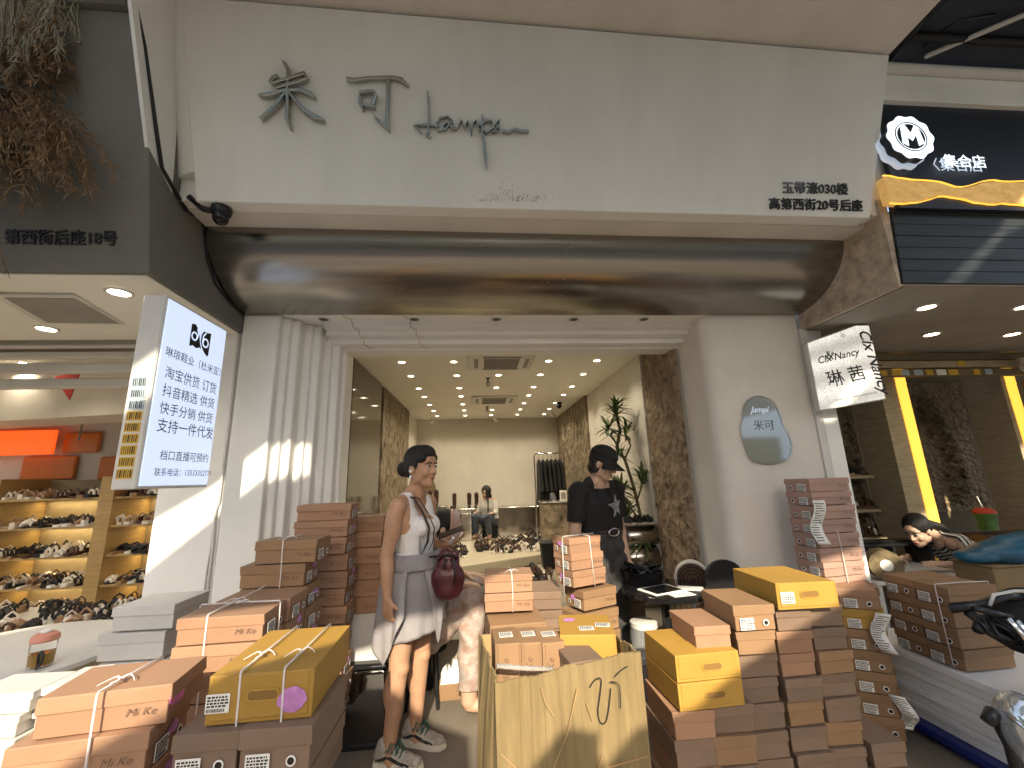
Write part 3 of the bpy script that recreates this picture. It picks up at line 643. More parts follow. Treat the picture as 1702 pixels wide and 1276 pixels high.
# orange panels, beam pipes in the left shop
def panel(name, x0, x1, z0, z1, m, label, y=6.02):
    t = thing(name, label, 'panel', ((x0 + x1) / 2, y, z0), 0, 'orange acrylic wall panels')
    b = MB(); b.box(x0, x1, y, y + .05, z0, z1); b.build('face', m, t, bevel=.02, seg=2)
    MB().box(x0 + .05, x1 - .05, y + .051, y + .078, z0 + .05, z1 - .05).build('mount', M['metalw'], t)
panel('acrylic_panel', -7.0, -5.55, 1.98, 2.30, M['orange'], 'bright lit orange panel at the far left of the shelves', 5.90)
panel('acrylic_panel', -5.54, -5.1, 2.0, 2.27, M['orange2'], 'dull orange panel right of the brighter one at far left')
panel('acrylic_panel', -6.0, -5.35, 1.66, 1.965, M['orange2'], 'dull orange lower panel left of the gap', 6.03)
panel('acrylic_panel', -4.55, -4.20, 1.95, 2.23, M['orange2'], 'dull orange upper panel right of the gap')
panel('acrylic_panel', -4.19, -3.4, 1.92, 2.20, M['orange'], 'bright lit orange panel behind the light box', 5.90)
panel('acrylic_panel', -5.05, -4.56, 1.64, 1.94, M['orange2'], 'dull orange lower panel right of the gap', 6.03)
t = thing('ceiling_pipe', 'thin grey conduit with drop rods above the orange panels', 'pipe', (-5, 5.8, 2.5))
b = MB(); b.tube([(-8.5, 5.85, 2.58), (-2.6, 5.85, 2.30)], .018, 8); b.build('pipe', M['greyw'], t, smooth='all')
for x in (-5.2, -4.85, -4.45):
    z = 2.58 - (x + 8.5) * .28 / 5.9; b = MB(); b.tube([(x, 5.85, z), (x, 5.85, z + (.3 if x == -4.85 else -.28))], .012, 6); b.build('rod', M['greyw'], t)
b = MB(); b.prism([(0, 0), (.22, .05), (.17, -.22)], .01, FACE(-4.05, 4.2, 2.57)); solo(b, 'red_pennant', M['redp'], 'small red triangular card hanging from the left shop ceiling', 'pennant')
b = MB(); b.tube([(-3.45, 4.4, 2.62), (-3.1, 4.4, 2.54)], .012, 6); b.tube([(-3.5, 4.4, 2.40), (-3.28, 4.4, 2.58)], .006, 6); b.tube([(-3.27, 4.4, 2.58), (-3.27, 4.4, 2.95)], .006, 6)
solo(b, 'ceiling_fan', M['black'], 'dark bracket hanging under the left shop ceiling', 'bracket')
# ------------------------------------------------------------------ shoes (shared meshes)
def shoe_mesh(kind):
    b = MB()
    out = [(0, -.12), (.028, -.112), (.04, -.075), (.036, -.03), (.026, .02), (.026, .07), (.02, .105), (0, .115), (-.02, .105), (-.026, .07), (-.026, .02), (-.034, -.03), (-.036, -.075), (-.026, -.112)]
    h = {'flat': .018, 'heel': .03, 'sandal': .022}[kind]
    b.k = 0; b.prism(out, h)
    if kind == 'heel': b.box(-.018, .018, .06, .11, 0, .055)
    b.k = 1
    for y, hh, w in ((-.07, .045, .012), (-.03, .055, .010), (.075, .075, .008)) if kind != 'flat' else ((-.085, .035, .02), (-.055, .05, .022), (-.02, .055, .012)):
        b.tube([(-.036, y, h * .8), (-.03, y, h + hh * .6), (0, y, h + hh), (.03, y, h + hh * .6), (.036, y, h * .8)], w, 5)
    if kind == 'sandal': b.tube([(-.026, .09, h), (-.03, .105, .07), (0, .118, .085), (.03, .105, .07), (.026, .09, h)], .008, 5)
    return b
SHOE = {}
def shoe(x, y, z, rz, kind, mats, label, group, s=1.0, name='sandal'):
    k = (kind, mats)
    if k not in SHOE: SHOE[k] = shoe_mesh(kind).mesh('sandal', [M[m] for m in mats], smooth=30)
    o = obj(name, SHOE[k], None, (x, y, z), (0, 0, rz)); o.scale = (s, s, s)
    return tag(o, label, 'shoe', group)
SM = [('white', 'ink'), ('shoe_t', 'ink'), ('ink', 'shoe_w'), ('shoe_b', 'shoe_b'), ('shoe_w', 'shoe_t'), ('ink', 'ink'), ('shoe_t', 'shoe_b'), ('shoe_w', 'shoe_w')]
# shelf unit
su = thing('shelf_unit', 'tall veneered shelf unit full of sandals in the left shop', 'shelf', (-4.6, 5.2, 0))
X0, X1, YB, YF = -6.8, -3.05, 5.95, 5.35
MB().box(X0, X1, YB - .02, YB, 0, 1.64).build('back', M['woodd'], su)
for x in (-6.8, -5.55, -4.42, -3.28):
    MB().box(x, x + (.16 if x == -4.42 else .05), YF, YB - .021, 0, 1.66).build('upright', M['wood'], su, bevel=.003)
LV = [.14, .44, .76, 1.08, 1.40]
for z in LV: 
    for x0, x1 in ((-6.749, -5.551), (-5.499, -4.421), (-4.259, -3.281)): MB().box(x0, x1, YF + .02, YB - .022, z, z + .025).build('shelf', M['wood'], su, bevel=.002)
for z in LV[1:]:
    for x0, x1 in ((-6.749, -5.551), (-5.499, -4.421), (-4.259, -3.281)):
        l = bpy.data.lights.new('shelf strip', 'AREA'); l.shape = 'RECTANGLE'; l.size = x1 - x0 - .1; l.size_y = .02; l.energy = 1.1; l.color = (1, .78, .42)
        lo = obj('led_strip', l, su, ((x0 + x1) / 2 - su['_o'][0], YB - .10 - su['_o'][1], z - .01 - su['_o'][2]))
rs = random.Random(21)
for z, q in zip(LV, ('bottom', 'second', 'middle', 'fourth', 'top')):
    for x0, x1 in ((-5.49, -4.45), (-4.23, -3.34)):
        n = int((x1 - x0) / .105)
        for i in range(n):
            for yy in (5.48, 5.72):
                shoe(x0 + (i + .5) * (x1 - x0) / n + rs.uniform(-.01, .01), yy + rs.uniform(-.03, .03), z + .025, rs.choice((0, 0, 3.14)) + rs.uniform(-.35, .35), rs.choice(('flat', 'sandal', 'heel')), rs.choice(SM), 'sandal packed among many on the veneered shelves', 'sandals on the left shop shelves', s=rs.uniform(1.05, 1.25))
b = MB()
pt = thing('shoe_table', 'low white display table crowded with sandals in front of the shelves', 'table', (-3.6, 4.4, 0))
MB().box(-5.9, -2.2, 3.75, 4.9, .34, .38).build('top', M['metalw'], pt, bevel=.004)
for x in (-5.8, -2.3):
    for y in (3.85, 4.8): MB().box(x - .03, x + .03, y - .03, y + .03, .012, .339).build('leg', M['metalw'], pt)
for i in range(30):
    for j in range(4):
        if rs.random() < .72: shoe(-5.7 + i * .115 + rs.uniform(-.03, .03), 3.9 + j * .26 + rs.uniform(-.04, .04), .38, rs.choice((0, .4, 3.14)) + rs.uniform(-.5, .5), rs.choice(('flat', 'sandal', 'heel')), rs.choice(SM), 'sandal among many on the low white display table', 'sandals on the low white table', s=rs.uniform(1, 1.2))
# round white table with drink
t = thing('round_table', 'white round table with a tea jar at the left edge', 'table', (-2.35, 2.45, 0))
b = MB(); b.lathe([(.50, .705), (.52, .71), (.52, .73), (.50, .735)], 48); b.build('top', M['wbox'], t, smooth=40, world=False)
b = MB(); b.lathe([(.22, 0), (.22, .02), (.035, .05), (.035, .704)], 24); b.build('pedestal', M['metalw'], t, smooth=40, world=False)
t = thing('tea_jar', 'clear jar of iced tea with a pink lid on the white table', 'jar', (-1.985, 2.26, .736))
b = MB(); b.lathe([(.034, 0), (.042, .005), (.046, .10), (.044, .105)], 24); b.build('jar', M['glass'], t, smooth=40, world=False)
b = MB(); b.lathe([(.030, .006), (.039, .008), (.041, .055), (.001, .056)], 24); b.build('tea', M['tea'], t, smooth=40, world=False)
b = MB(); b.lathe([(.047, .104), (.050, .108), (.048, .125), (.038, .135), (.02, .137)], 24); b.build('lid', M['heart2'], t, smooth=40, world=False)
b = MB(); b.lathe([(.001, .137), (.020, .138), (.022, .145), (.012, .15)], 16); b.build('cap', M['paper'], t, smooth=40, world=False)
b = MB(); b.tube([(.03, -.05, .006), (.055, -.06, .03), (.06, -.06, .06), (.045, -.055, .075), (.03, -.05, .06), (.04, -.055, .02)], .006, 6, close=False)
o = b.build('strap_loop', M['black'], t, smooth='all', world=False)
# ------------------------------------------------------------------ right neighbour
rl = lambda z: 2.2 - (z - 2.6) * .05
rf = thing('right_shop_front', 'dark boarded upper front of the right shop with a gold lit rock strip', 'shop front', (3.5, 2.2, 2.6))
b = MB(); b.box(2.632, 9, 2.2, 3.0, 2.60, 3.12); b.build('core', M['plaster'], rf)
b = MB(); b.hexa([(2.628, 2.19, 2.588), (2.645, 2.19, 2.588), (2.645, 3.0, 2.588), (2.628, 3.0, 2.588)], [(2.628, 2.19, 3.20), (2.69, 2.19, 3.20), (2.69, 3.0, 3.2), (2.628, 3.0, 3.2)]); b.build('worn_side', M['grime'], rf)
b = MB()
for k in range(7):
    z = 2.602 + k * .083; b.hexa([(2.65 + k * .008, 2.178, z), (9, 2.178, z), (9, 2.199, z), (2.65 + k * .008, 2.199, z)], [(2.658 + k * .008, 2.176 + (k % 2) * .003, z + .081), (9, 2.176, z + .081), (9, 2.199, z + .081), (2.658 + k * .008, 2.199, z + .081)])
b.build('dark_boards', M['darkwood'], rf, bevel=.003)
b = MB(); n = 60; top = []; bot = []
rs = random.Random(4)
for i in range(n + 1):
    x = 2.63 + i * .05; top.append((x, 3.285 + .026 * math.sin(x * 7.5) + .014 * math.sin(x * 17 + 1) + rs.uniform(-.004, .004))); bot.append((x, 3.155 + .024 * math.sin(x * 6 + 2) + .014 * math.sin(x * 13) + rs.uniform(-.005, .005)))
b.prism([(p[0], p[1] - 3.2) for p in bot] + [(p[0], p[1] - 3.2) for p in reversed(top)], .05, frame((0, 2.17, 3.2), (1, 0, 0), (0, 0, 1)))
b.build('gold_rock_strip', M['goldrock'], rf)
b = MB(); b.box(2.70, 9, 2.13, 2.16, 3.10, 3.9); b.build('sign_panel', M['navy'], rf)
b = MB()
for k in range(2): b.ribbon([(p[0], p[1] - 3.2 + (.012 if k else -.01)) for p in (top if k else bot)], .0022, .01, frame((0, 2.128, 3.2), (1, 0, 0), (0, 0, 1)))
b.build('light_line', M['gold'], rf)
b = MB(); b.box(2.72, 9, 2.10, 2.135, 3.905, 4.13); b.build('grey_fascia', M['fascia'], rf)
b = MB(); b.tube([(2.78, 2.08, 4.15), (9, 2.08, 4.15)], .035, 12); b.build('edge_pipe', M['metalw'], rf, smooth=40)
# awning
aw = thing('rolled_awning', 'dark canvas awning with metal arm above the right shop', 'awning', (4, 1.5, 4.2))
b = MB(); b.hexa([(2.84, .3, 4.62), (9, .3, 4.62), (9, 2.14, 4.20), (2.80, 2.14, 4.20)], [(2.84, .3, 4.66), (9, .3, 4.66), (9, 2.14, 4.26), (2.80, 2.14, 4.26)]); b.build('canvas', M['awn'], aw)
b = MB(); b.tube([(3.05, 2.02, 4.19), (4.3, 1.25, 4.33)], .016, 8); b.build('arm', M['metalw'], aw, smooth='all')
b = MB(); b.tube([(2.82, 2.06, 4.20), (2.85, 1.6, 4.28), (2.9, .4, 4.5)], .03, 8); b.tube([(2.85, 1.92, 4.22), (9, 1.92, 4.22)], .028, 8)
b.tube([(3.0, 1.98, 4.21), (3.1, 1.85, 4.27), (3.3, 1.8, 4.26)], .012, 6); b.build('roller', M['black'], aw, smooth='all')
# seal sign
sg = thing('seal_sign', 'round scalloped white lit seal with a bold emblem on the black panel', 'sign', (2.98, 2.09, 3.66))
def scallop(r, n=12, a=.07, m=120): return [(r * (1 + a * math.cos(n * 2 * math.pi * i / m)) * math.cos(2 * math.pi * i / m), r * (1 + a * math.cos(n * 2 * math.pi * i / m)) * math.sin(2 * math.pi * i / m)) for i in range(m)]
cx, cz = 2.812, 3.565
b = MB(); b.prism(scallop(.165, 10, .045), .02, FACE(cx - .016, 2.125, cz - .022)); b.build('back_plate', M['signb2'], sg, smooth=30)
b = MB(); b.prism(scallop(.16, 10, .045), .04, FACE(cx, 2.10, cz)); b.build('rim', M['navy'], sg, smooth=30)
b = MB(); b.prism(scallop(.158, 10, .045), .006, FACE(cx, 2.056, cz)); b.build('face', M['signb'], sg, smooth=30)
b = MB(); b.ribbon(arcp(0, 0, .108, 0, 360, 40), .003, .003, FACE(cx, 2.0495, cz)); 
b.build('emblem_ring', M['navy'], sg); b = MB(); b.prism(arcp(0, 0, .095, 0, 350, 36), .003, FACE(cx, 2.0493, cz)); b.build('emblem', M['navy'], sg)
b = MB(); b.prism([(-.075, -.055), (-.038, -.075), (-.030, -.005), (.0, -.035), (.034, .012), (.036, -.072), (.078, -.050), (.062, .072), (.036, .082), (.0, .022), (-.030, .085), (-.062, .070)], .002, FACE(cx, 2.046, cz)); b.build('emblem_letter', M['signb'], sg); b = MB()

ls = thing('lit_letters', 'three small cold white lit Chinese characters right of the seal', 'lettering', (3.2, 2.12, 3.47))
me = text('letters', '集合店', ls, M['signb'], FACE(3.065, 2.10, 3.40), size=.105, depth=.001, bold=.0)
me = text('letter_backs', '〈集合店', ls, M['signb2'], FACE(2.955, 2.122, 3.388), size=.105, depth=.001, bold=.0)
# right shop room
structure(MB().box(2.69, 9, 2.21, 3.7, 2.592, 2.599), 'right_ceiling', M['greyw'])
structure(MB().box(2.66, 9, 3.7, 9, 2.85, 3.0), 'right_ceiling', M['plaster'])
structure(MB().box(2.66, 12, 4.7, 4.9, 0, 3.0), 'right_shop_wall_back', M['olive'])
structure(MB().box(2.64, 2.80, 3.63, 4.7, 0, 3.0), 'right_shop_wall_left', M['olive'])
for x, y, l in ((3.201, 2.524, 'beside the projecting sign'), (3.914, 3.104, 'behind the first one'), (3.96, 2.508, 'nearest the right edge'), (4.70, 3.111, 'above the white camera')):
    downlight(x, y, 2.5915, True, 'lit oval downlight in the right shop ceiling ' + l, 'lit downlights of the right shop', r=.05, power=2.0)
t = thing('shutter_track', 'horizontal gold and glass shutter track with stickers in the right shop', 'shutter track', (4.5, 3.65, 2.4))
MB().box(2.9, 7, 3.62, 3.66, 2.50, 2.575).build('rail', M['olive'], t, bevel=.004)
MB().box(2.9, 7, 3.60, 3.66, 2.42, 2.49).build('rail', M['grain'], t, bevel=.004)
MB().box(2.9, 7, 3.60, 3.66, 2.335, 2.405).build('rail', M['olive'], t, bevel=.004)
rs = random.Random(31)
for k in range(13):
    x = 3.5 + k * .125 + rs.uniform(-.02, .02); row = rs.choice((2.342, 2.342, 2.43))
    MB().box(x, x + rs.uniform(.06, .11), 3.594, 3.5985, row, row + .055).build('sticker', M[rs.choice(('stk_y', 'stk_b', 'paper', 'stk_y', 'goldp'))], t)
def goldcol(x0, x1, label):
    t = thing('lit_column', label, 'column', (x0, 3.75, 0))
    MB().box(x0, x1, 3.75, 4.1, 0, 2.6).build('stone_side', M['grain'], t)
    MB().box(x1 - .10, x1 + .005, 3.738, 3.749, 0, 2.55).build('light_strip', M['gold'], t)
goldcol(4.01, 4.29, 'ribbed stone column with a gold light strip on its right edge')
goldcol(5.37, 5.52, 'second gold lit column at the right picture edge')
b = MB(); b.box(5.56, 6.3, 3.66, 3.72, 0, 2.30); solo(b, 'dark_pillar', M['black'], 'dark pillar beside the second gold column', 'pillar')
b = MB(); rs = random.Random(77); vs = []; fs = []; nx, nz = 34, 60
for i in range(nx + 1):
    for j in range(nz + 1):
        u, v = i / nx, j / nz
        e = min(u, 1 - u, v, 1 - v) * 7
        d = max(0, math.sin(u * 3.1 + .3) * .8 + rs.uniform(-.5, .35) - .35 - abs(u - .35 - .25 * math.sin(v * 5)) * 1.3) * .09 * min(1, e)
        vs.append((5.36 + .75 * u, 4.69 - d, .95 + 1.55 * v))
for i in range(nx):
    for j in range(nz): a = i * (nz + 1) + j; fs.append((a, a + nz + 1, a + nz + 2, a + 1))
b.add(vs, fs); solo(b, 'plaster_relief', M['rubble'], 'rough crumbled plaster relief on the olive wall between the gold columns', 'wall relief', smooth='all')
b = MB(); vs = []; fs = []
for i in range(14):
    for j in range(50):
        u, v = i / 13, j / 49; e = min(u, 1 - u, v, 1 - v) * 7
        vs.append((3.80 + .42 * u, 4.34 - max(0, rs.uniform(-.2, .6)) * .10 * min(1, e), .6 + 1.75 * v))
for i in range(13):
    for j in range(49): a = i * 50 + j; fs.append((a, a + 50, a + 51, a + 1))
b.add(vs, fs); solo(b, 'plaster_relief', M['rubble'], 'rough plaster relief above the wall shelves left of the stone column', 'wall relief', smooth='all')
sh = thing('wall_shelf', 'short stone wall shelves with dark shoes left of the ribbed column', 'shelf', (3.95, 4.2, .5))
for k, z in enumerate((.78, 1.05, 1.38)):
    MB().box(3.74, 4.24, 4.02, 4.30, z, z + .03).build('shelf', M['grain'], sh, bevel=.004)
MB().box(3.70, 4.6, 4.35, 4.40, .3, 2.5).build('back', M['olive'], sh)
MB().box(4.22, 4.42, 4.33, 4.348, .3, 2.5).build('pale_strip', M['grain'], sh)
for z in (.81, 1.08, 1.41):
    for i in range(7): shoe(3.78 + i * .07, 4.14 + rs.uniform(-.04, .04), z, rs.uniform(-.4, .4) + 1.2, rs.choice(('flat', 'heel')), rs.choice(SM[1:4] + [('ink', 'ink')]), 'dark shoe on the short stone wall shelves', 'shoes on the right shop wall shelves')
# posts at the door's right side
b = MB(); b.box(2.602, 2.668, 2.985, 3.05, 0, 2.60); solo(b, 'white_post', M['metalw'], 'narrow white corner post right of the shop entrance', 'post', bevel=.004)
b = MB(); b.box(2.672, 2.80, 3.0, 3.6, 0, 2.59); solo(b, 'grey_post', M['fascia'], 'pale grey speckled post behind the white corner post', 'post', bevel=.004)
# projecting sign
ps = thing('projecting_sign', 'glittering lit blade sign with brush lettering hung at the right shop', 'sign', (2.8, 2.9, 2.2))
A = Vector((2.566, 2.92, 2.45)); Bv = Vector((3.05, 2.83, 2.575)); 
PT = frame((2.57, 2.90, 1.92), (1, -.12, .0), (0, 0, 1))
b = MB(); b.prism([(0, 0), (.50, .07), (.50, .655), (.40, .66), (0, .53)], .05, PT @ Matrix.Translation((0, 0, -.05))); b.build('case', M['metalw'], ps, bevel=.003)
b = MB(); b.prism([(.006, .008), (.494, .077), (.494, .648), (.40, .652), (.006, .525)], .003, PT); b.build('glitter_panel', M['glit'], ps)
PL = lambda x, y, r=0: PT @ Matrix.Translation((x, y, .0045)) @ Matrix.Rotation(R_(r), 4, 'Z')
text('lettering', 'Clx Nancy', ps, M['ink'], PL(.05, .355, 11), size=.077, shear=.35, bold=.001)
text('lettering', '琳 茜', ps, M['ink'], PL(.10, .185, 9), size=.13, bold=.001)
text('lettering', 'Clx Nancy', ps, M['ink'], PL(.405, .615, -83), size=.118, shear=.3, bold=.002)
text('fine_print', 'GUANGZHOU NANCY SHOES CO.,LTD', ps, M['ink'], PL(.13, .07, 9), size=.018)
b = MB(); b.ribbon(arcp(0, 0, .014, 0, 360, 20), .0015, .001, PL(.28, .575)); b.build('mark', M['ink'], ps); text('mark', 'R', ps, M['ink'], PL(.273, .567), size=.02)
b = MB(); rs = random.Random(6)
for k in range(16): 
    a = k / 16 * 6.28; b.prism([(0, 0), (.03 * math.cos(a), .035 * math.sin(a)), (.03 * math.cos(a + .3), .035 * math.sin(a + .3))], .001 + k * 1e-5, PL(.15 + .012 * math.sin(3 * a), .42))
b.build('emblem', M['ink'], ps)
t = thing('bullet_camera', 'white bullet security camera by the second gold column', 'security camera', (5.35, 3.5, 2.42))
b = MB(); b.tube([(0, 0, .06), (0, 0, .0)], [.06, .05], 14); b.build('base', M['metalw'], t, smooth=40, world=False)
b = MB(); b.tube([(0, .03, -.02), (.0, -.10, -.03)], [.05, .055], 14); b.build('body', M['metalw'], t, smooth=40, world=False)
b = MB(); b.tube([(0, -.101, -.03), (0, -.106, -.03)], [.04, .04], 14); b.build('lens', M['gloss'], t, world=False)
# mirror sign on the right pilaster
ms = thing('mirror_sign', 'pebble shaped wall mirror with shop lettering right of the entrance', 'mirror', (2.17, 2.99, 1.8))
MPX = lambda x, y: ((x - 1268) * .00484, (713 - y) * .00462)
out = [(1268, 658), (1290, 668), (1298, 690), (1300, 706), (1307, 725), (1308, 745), (1298, 761), (1276, 768), (1255, 767), (1238, 760), (1231, 738), (1230, 712), (1236, 694), (1240, 678), (1250, 664)]
P = [MPX(*p) for p in out]
def smooth_poly(P, n=6):
    Q = []; N = len(P)
    for i in range(N):
        p0, p1, p2, p3 = [Vector(P[(i + k - 1) % N]) for k in range(4)]
        for k in range(n):
            t = k / n; Q.append(tuple(.5 * ((2 * p1) + (p2 - p0) * t + (2 * p0 - 5 * p1 + 4 * p2 - p3) * t * t + (3 * p1 - p0 - 3 * p2 + p3) * t ** 3)))
    return Q
Q = smooth_poly(P)[::-1]
b = MB(); b.prism(Q, .012, FACE(2.165, 2.998, 1.80)); b.build('glass', M['smirror'], ms, bevel=.003, seg=2)
b = MB(); b.ribbon(Q + [Q[0]], .006, .016, FACE(2.165, 2.9985, 1.80)); b.build('rim', M['chrome'], ms)
text('lettering', '米可', ms, M['chrome2'], FACE(2.085, 2.9845, 1.80), size=.085, bold=.001)
text('lettering', 'Jampi', ms, M['signb2'], FACE(2.08, 2.984, 1.93), size=.065, shear=.4)
# ------------------------------------------------------------------ shoeboxes
ORD = ['topmost', 'second', 'third', 'fourth', 'fifth', 'sixth', 'seventh', 'eighth', 'ninth', 'tenth', 'eleventh', 'twelfth', 'thirteenth', 'fourteenth']
_bx = {}
rb = random.Random(17); rv_ = random.Random(99)
def visible(p, lim=1330):
    v = _m.inverted() @ Vector(p)
    return v.z < 0 and (-v.y / -v.z) * 687.8 + 638 < lim
def boxmesh(w, d, h, st, kind):
    var = rv_.randrange(3); k = (round(w, 3), round(d, 3), round(h, 3), st, kind, var)
    jr = random.Random(var * 77 + int(w * 1000)); JT = lambda b_, a=.0022: (setattr(b_, 'v', [(p[0] + jr.uniform(-a, a), p[1] + jr.uniform(-a, a) * .6, p[2] + (jr.uniform(-a, a) if p[2] > h * .3 else 0)) for p in b_.v]), b_)[1]
    if k in _bx: return _bx[k]
    m = M[st]; r = {}
    lh = h * (.42 if kind == 'lid' else 1)
    if kind == 'lid':
        e = .0035 if d < .8 else .012
        r['body'] = MB().box(-w / 2 + e, w / 2 - e, -d / 2 + e, d / 2 - e, 0.0005, h - .004).mesh('body', m, bevel=.002)
        r['lid'] = JT(MB().box(-w / 2 - .001, w / 2 + .001, -d / 2 - .001, d / 2 + .001, h - lh, h - .002)).mesh('lid', m, bevel=.003, seg=2)
    else:
        b = JT(MB().box(-w / 2, w / 2, -d / 2, d / 2, 0.0005, h - .002), .0018); r['body'] = b.mesh('body', m, bevel=.003, seg=2)
        b = MB().box(-w / 2 + .012, w / 2 - .012, -d / 2 - .003, -d / 2 + .003, .012, h - .006); r['tuck_flap'] = b.mesh('tuck_flap', m, bevel=.002)
    _bx[k] = r; return r
def oval(a, c, n=8): return [(a * .0 + (a - c) + c * math.cos(R_(-90 + 180 * i / n)), c * math.sin(R_(-90 + 180 * i / n))) for i in range(n + 1)] + [(-(a - c) + c * math.cos(R_(90 + 180 * i / n)), c * math.sin(R_(90 + 180 * i / n))) for i in range(n + 1)]
_lab = {}
def labelmesh(v):
    if v not in _lab:
        rs = random.Random(v); T = FACE(0, 0, 0)
        s_ = MB().prism([(-.032, -.024), (.032, -.024), (.032, .024), (-.032, .024)], .0012, T).mesh('label', M['paper'])
        b = MB()
        for r in range(4):
            x = -.028
            while x < .024:
                w = rs.uniform(.003, .010); b.prism([(x, .014 - r * .0075), (x + w, .014 - r * .0075), (x + w, .0185 - r * .0075), (x, .0185 - r * .0075)], .0004, T @ Matrix.Translation((0, 0, .0012))); x += w + .0025
        x = -.028
        while x < .02:
            w = rs.uniform(.0008, .003); b.prism([(x, -.021), (x + w, -.021), (x + w, -.0125), (x, -.0125)], .0004, T @ Matrix.Translation((0, 0, .0012))); x += w + .0015
        _lab[v] = (s_, b.mesh('print', M['ink']))
    return _lab[v]
_stk = {}
def stickmesh(v):
    if v not in _stk:
        rs = random.Random(v + 50); n = 8; P = [((.024 + rs.uniform(-.006, .006)) * math.cos(i / n * 6.283), (.017 + rs.uniform(-.005, .005)) * math.sin(i / n * 6.283)) for i in range(n)]
        _stk[v] = MB().prism(P, .0012, FACE(0, 0, 0)).mesh('sticker', M['purple'])
    return _stk[v]
_hole = {}
def holemesh():
    if not _hole:
        b = MB(); T = FACE(0, 0, 0); b.lathe([(.0095, 0), (.0095, .001), (.001, .001)], 18, T, cap=False); _hole['h'] = b.mesh('finger_hole', M['hole'])
        b = MB(); b.lathe([(.0095, 0), (.0095, .0018), (.0135, .0014), (.0135, 0)], 18, T, cap=False); _hole['r'] = b.mesh('ring', M['paper'], smooth=True)
        b = MB(); b.prism(oval(.042, .012), .001, T); _hole['slot'] = b.mesh('hand_slot', M['slot'])
        b = MB(); q = oval(.044, .014); b.ribbon(q + [q[0]], .0022, .0022, T); _hole['rim'] = b.mesh('slot_edge', M['yellow'])
    return _hole
LOGO = {}
def logomesh(ink='inkb', s=.028):
    if (ink, s) not in LOGO:
        me = textmesh('Mi Ke', size=s, shear=.28, align='CENTER', sx=1.15, bold=-.0002).copy(); me.transform(FACE(0, 0, 0)); me.materials.clear(); me.materials.append(M[ink])
        m2 = textmesh('FOOTWEAR FASHION', size=s * .24, align='CENTER').copy() if False else None
        LOGO[(ink, s)] = me
    return LOGO[(ink, s)]
def shoebox(x, y, z, w, d, h, st, label, rz=0.0, kind='lid', logo=True, ends=(), front_end=False, hole=True, group='shoeboxes stacked at the shop front', tilt=None, nm='shoebox', sticker=None, lpos=0, slot=False):
    if not visible((x, y, z + h)): return None
    t = thing(nm, label, 'shoebox', (x, y, z), rz + 1e-6, group)
    if tilt: t.rotation_euler = (tilt[0], tilt[1], rz)
    for k, me in boxmesh(w, d, h, st, kind).items():
        o = obj(k, me, t)
        if k == 'lid': o.rotation_euler = (0, 0, R_(rv_.uniform(-.5, .5))); o.location = (rv_.uniform(-.0012, .0012), rv_.uniform(-.0012, .0012), 0)
    f = -d / 2 - .0026
    if logo: obj('lettering', logomesh(), t, (w * .29, f, h * (.30)))
    if front_end:
        a, c = labelmesh(rb.randrange(6)); o = obj('label', a, t, (-w * .22 + lpos, f - (.003 if kind != 'lid' else 0), h * (.28 if kind == 'lid' else .45))); obj('print', c, o)
        if hole: 
            hm = holemesh()
            if kind == 'lid': o = obj('finger_hole', hm['h'], t, (w * .24, f, h * .30)); obj('ring', hm['r'], o)
            else: o = obj('hand_slot', hm['slot'], t, (w * .03, f - .003, h * .55)); obj('slot_edge', hm['rim'], o)
    if slot: hm = holemesh(); o = obj('hand_slot', hm['slot'], t, (w * .05, f - .003, h * .5)); obj('slot_edge', hm['rim'], o)
    for e in ends:
        r = math.pi / 2 * e; xx = e * (w / 2 + .0026)
        a, c = labelmesh(rb.randrange(6)); o = obj('label', a, t, (xx, -d * .18 * e * e, h * .30), (0, 0, r)); obj('print', c, o)
        hm = holemesh(); o = obj('finger_hole', hm['h'], t, (xx, d * .24, h * .30), (0, 0, r)); obj('ring', hm['r'], o)
        if st in ('pink', 'tan') and rv_.random() < .45: obj('sticker', stickmesh(rv_.randrange(3)), t, (xx + e * .0012, d * rv_.uniform(-.05, .12), h * rv_.uniform(.45, .8)), (0, 0, r))
    if sticker:
        b = MB(); n = 9; rs = random.Random(int(x * 100)); P = [((.040 + rs.uniform(-.006, .008)) * math.cos(i / n * 6.283) , (.030 + rs.uniform(-.006, .006)) * math.sin(i / n * 6.283)) for i in range(n)]
        sx, sz, sr = sticker[1:4]
        b.prism(P, .0012, FACE(0, 0, 0)); obj('sticker', b.mesh('sticker', M[sticker[0]]), t, (sx, f - .0035 if sr == 0 else -d * .3, sz), (0, 0, math.pi / 2 * sr))
    return t
COLN = {'wbig': 'white', 'pink': 'pink', 'tan': 'tan', 'taupe': 'grey-pink', 'yellow': 'yellow', 'wbox': 'white', 'peach': 'pale pink'}
def stack(xf, yf, ztop, w, d, h, n, st, where, rz=0.0, j=.010, group=None, start=0, **k):
    "xf, yf: middle of the front face; boxes counted from the top"
    out = []
    for i in range(n):
        z = ztop - (i + 1) * h
        if z < -.02: break
        c = math.cos(rz); s = math.sin(rz)
        cx = xf - s * d / 2 * -1 * -1 if False else xf - s * (d / 2); cy = yf + c * d / 2
        sty = st[i % len(st)] if isinstance(st, (list, tuple)) else st
        out.append(shoebox(cx + rb.uniform(-j, j), cy + rb.uniform(-j, j), z, w, d, h - .001, sty, '%s shoebox, %s from the top of %s' % (COLN[sty], ORD[i + start], where), rz + R_(rb.uniform(-2.4, 2.4)), group=group or 'shoeboxes of ' + where, **k))
    return out
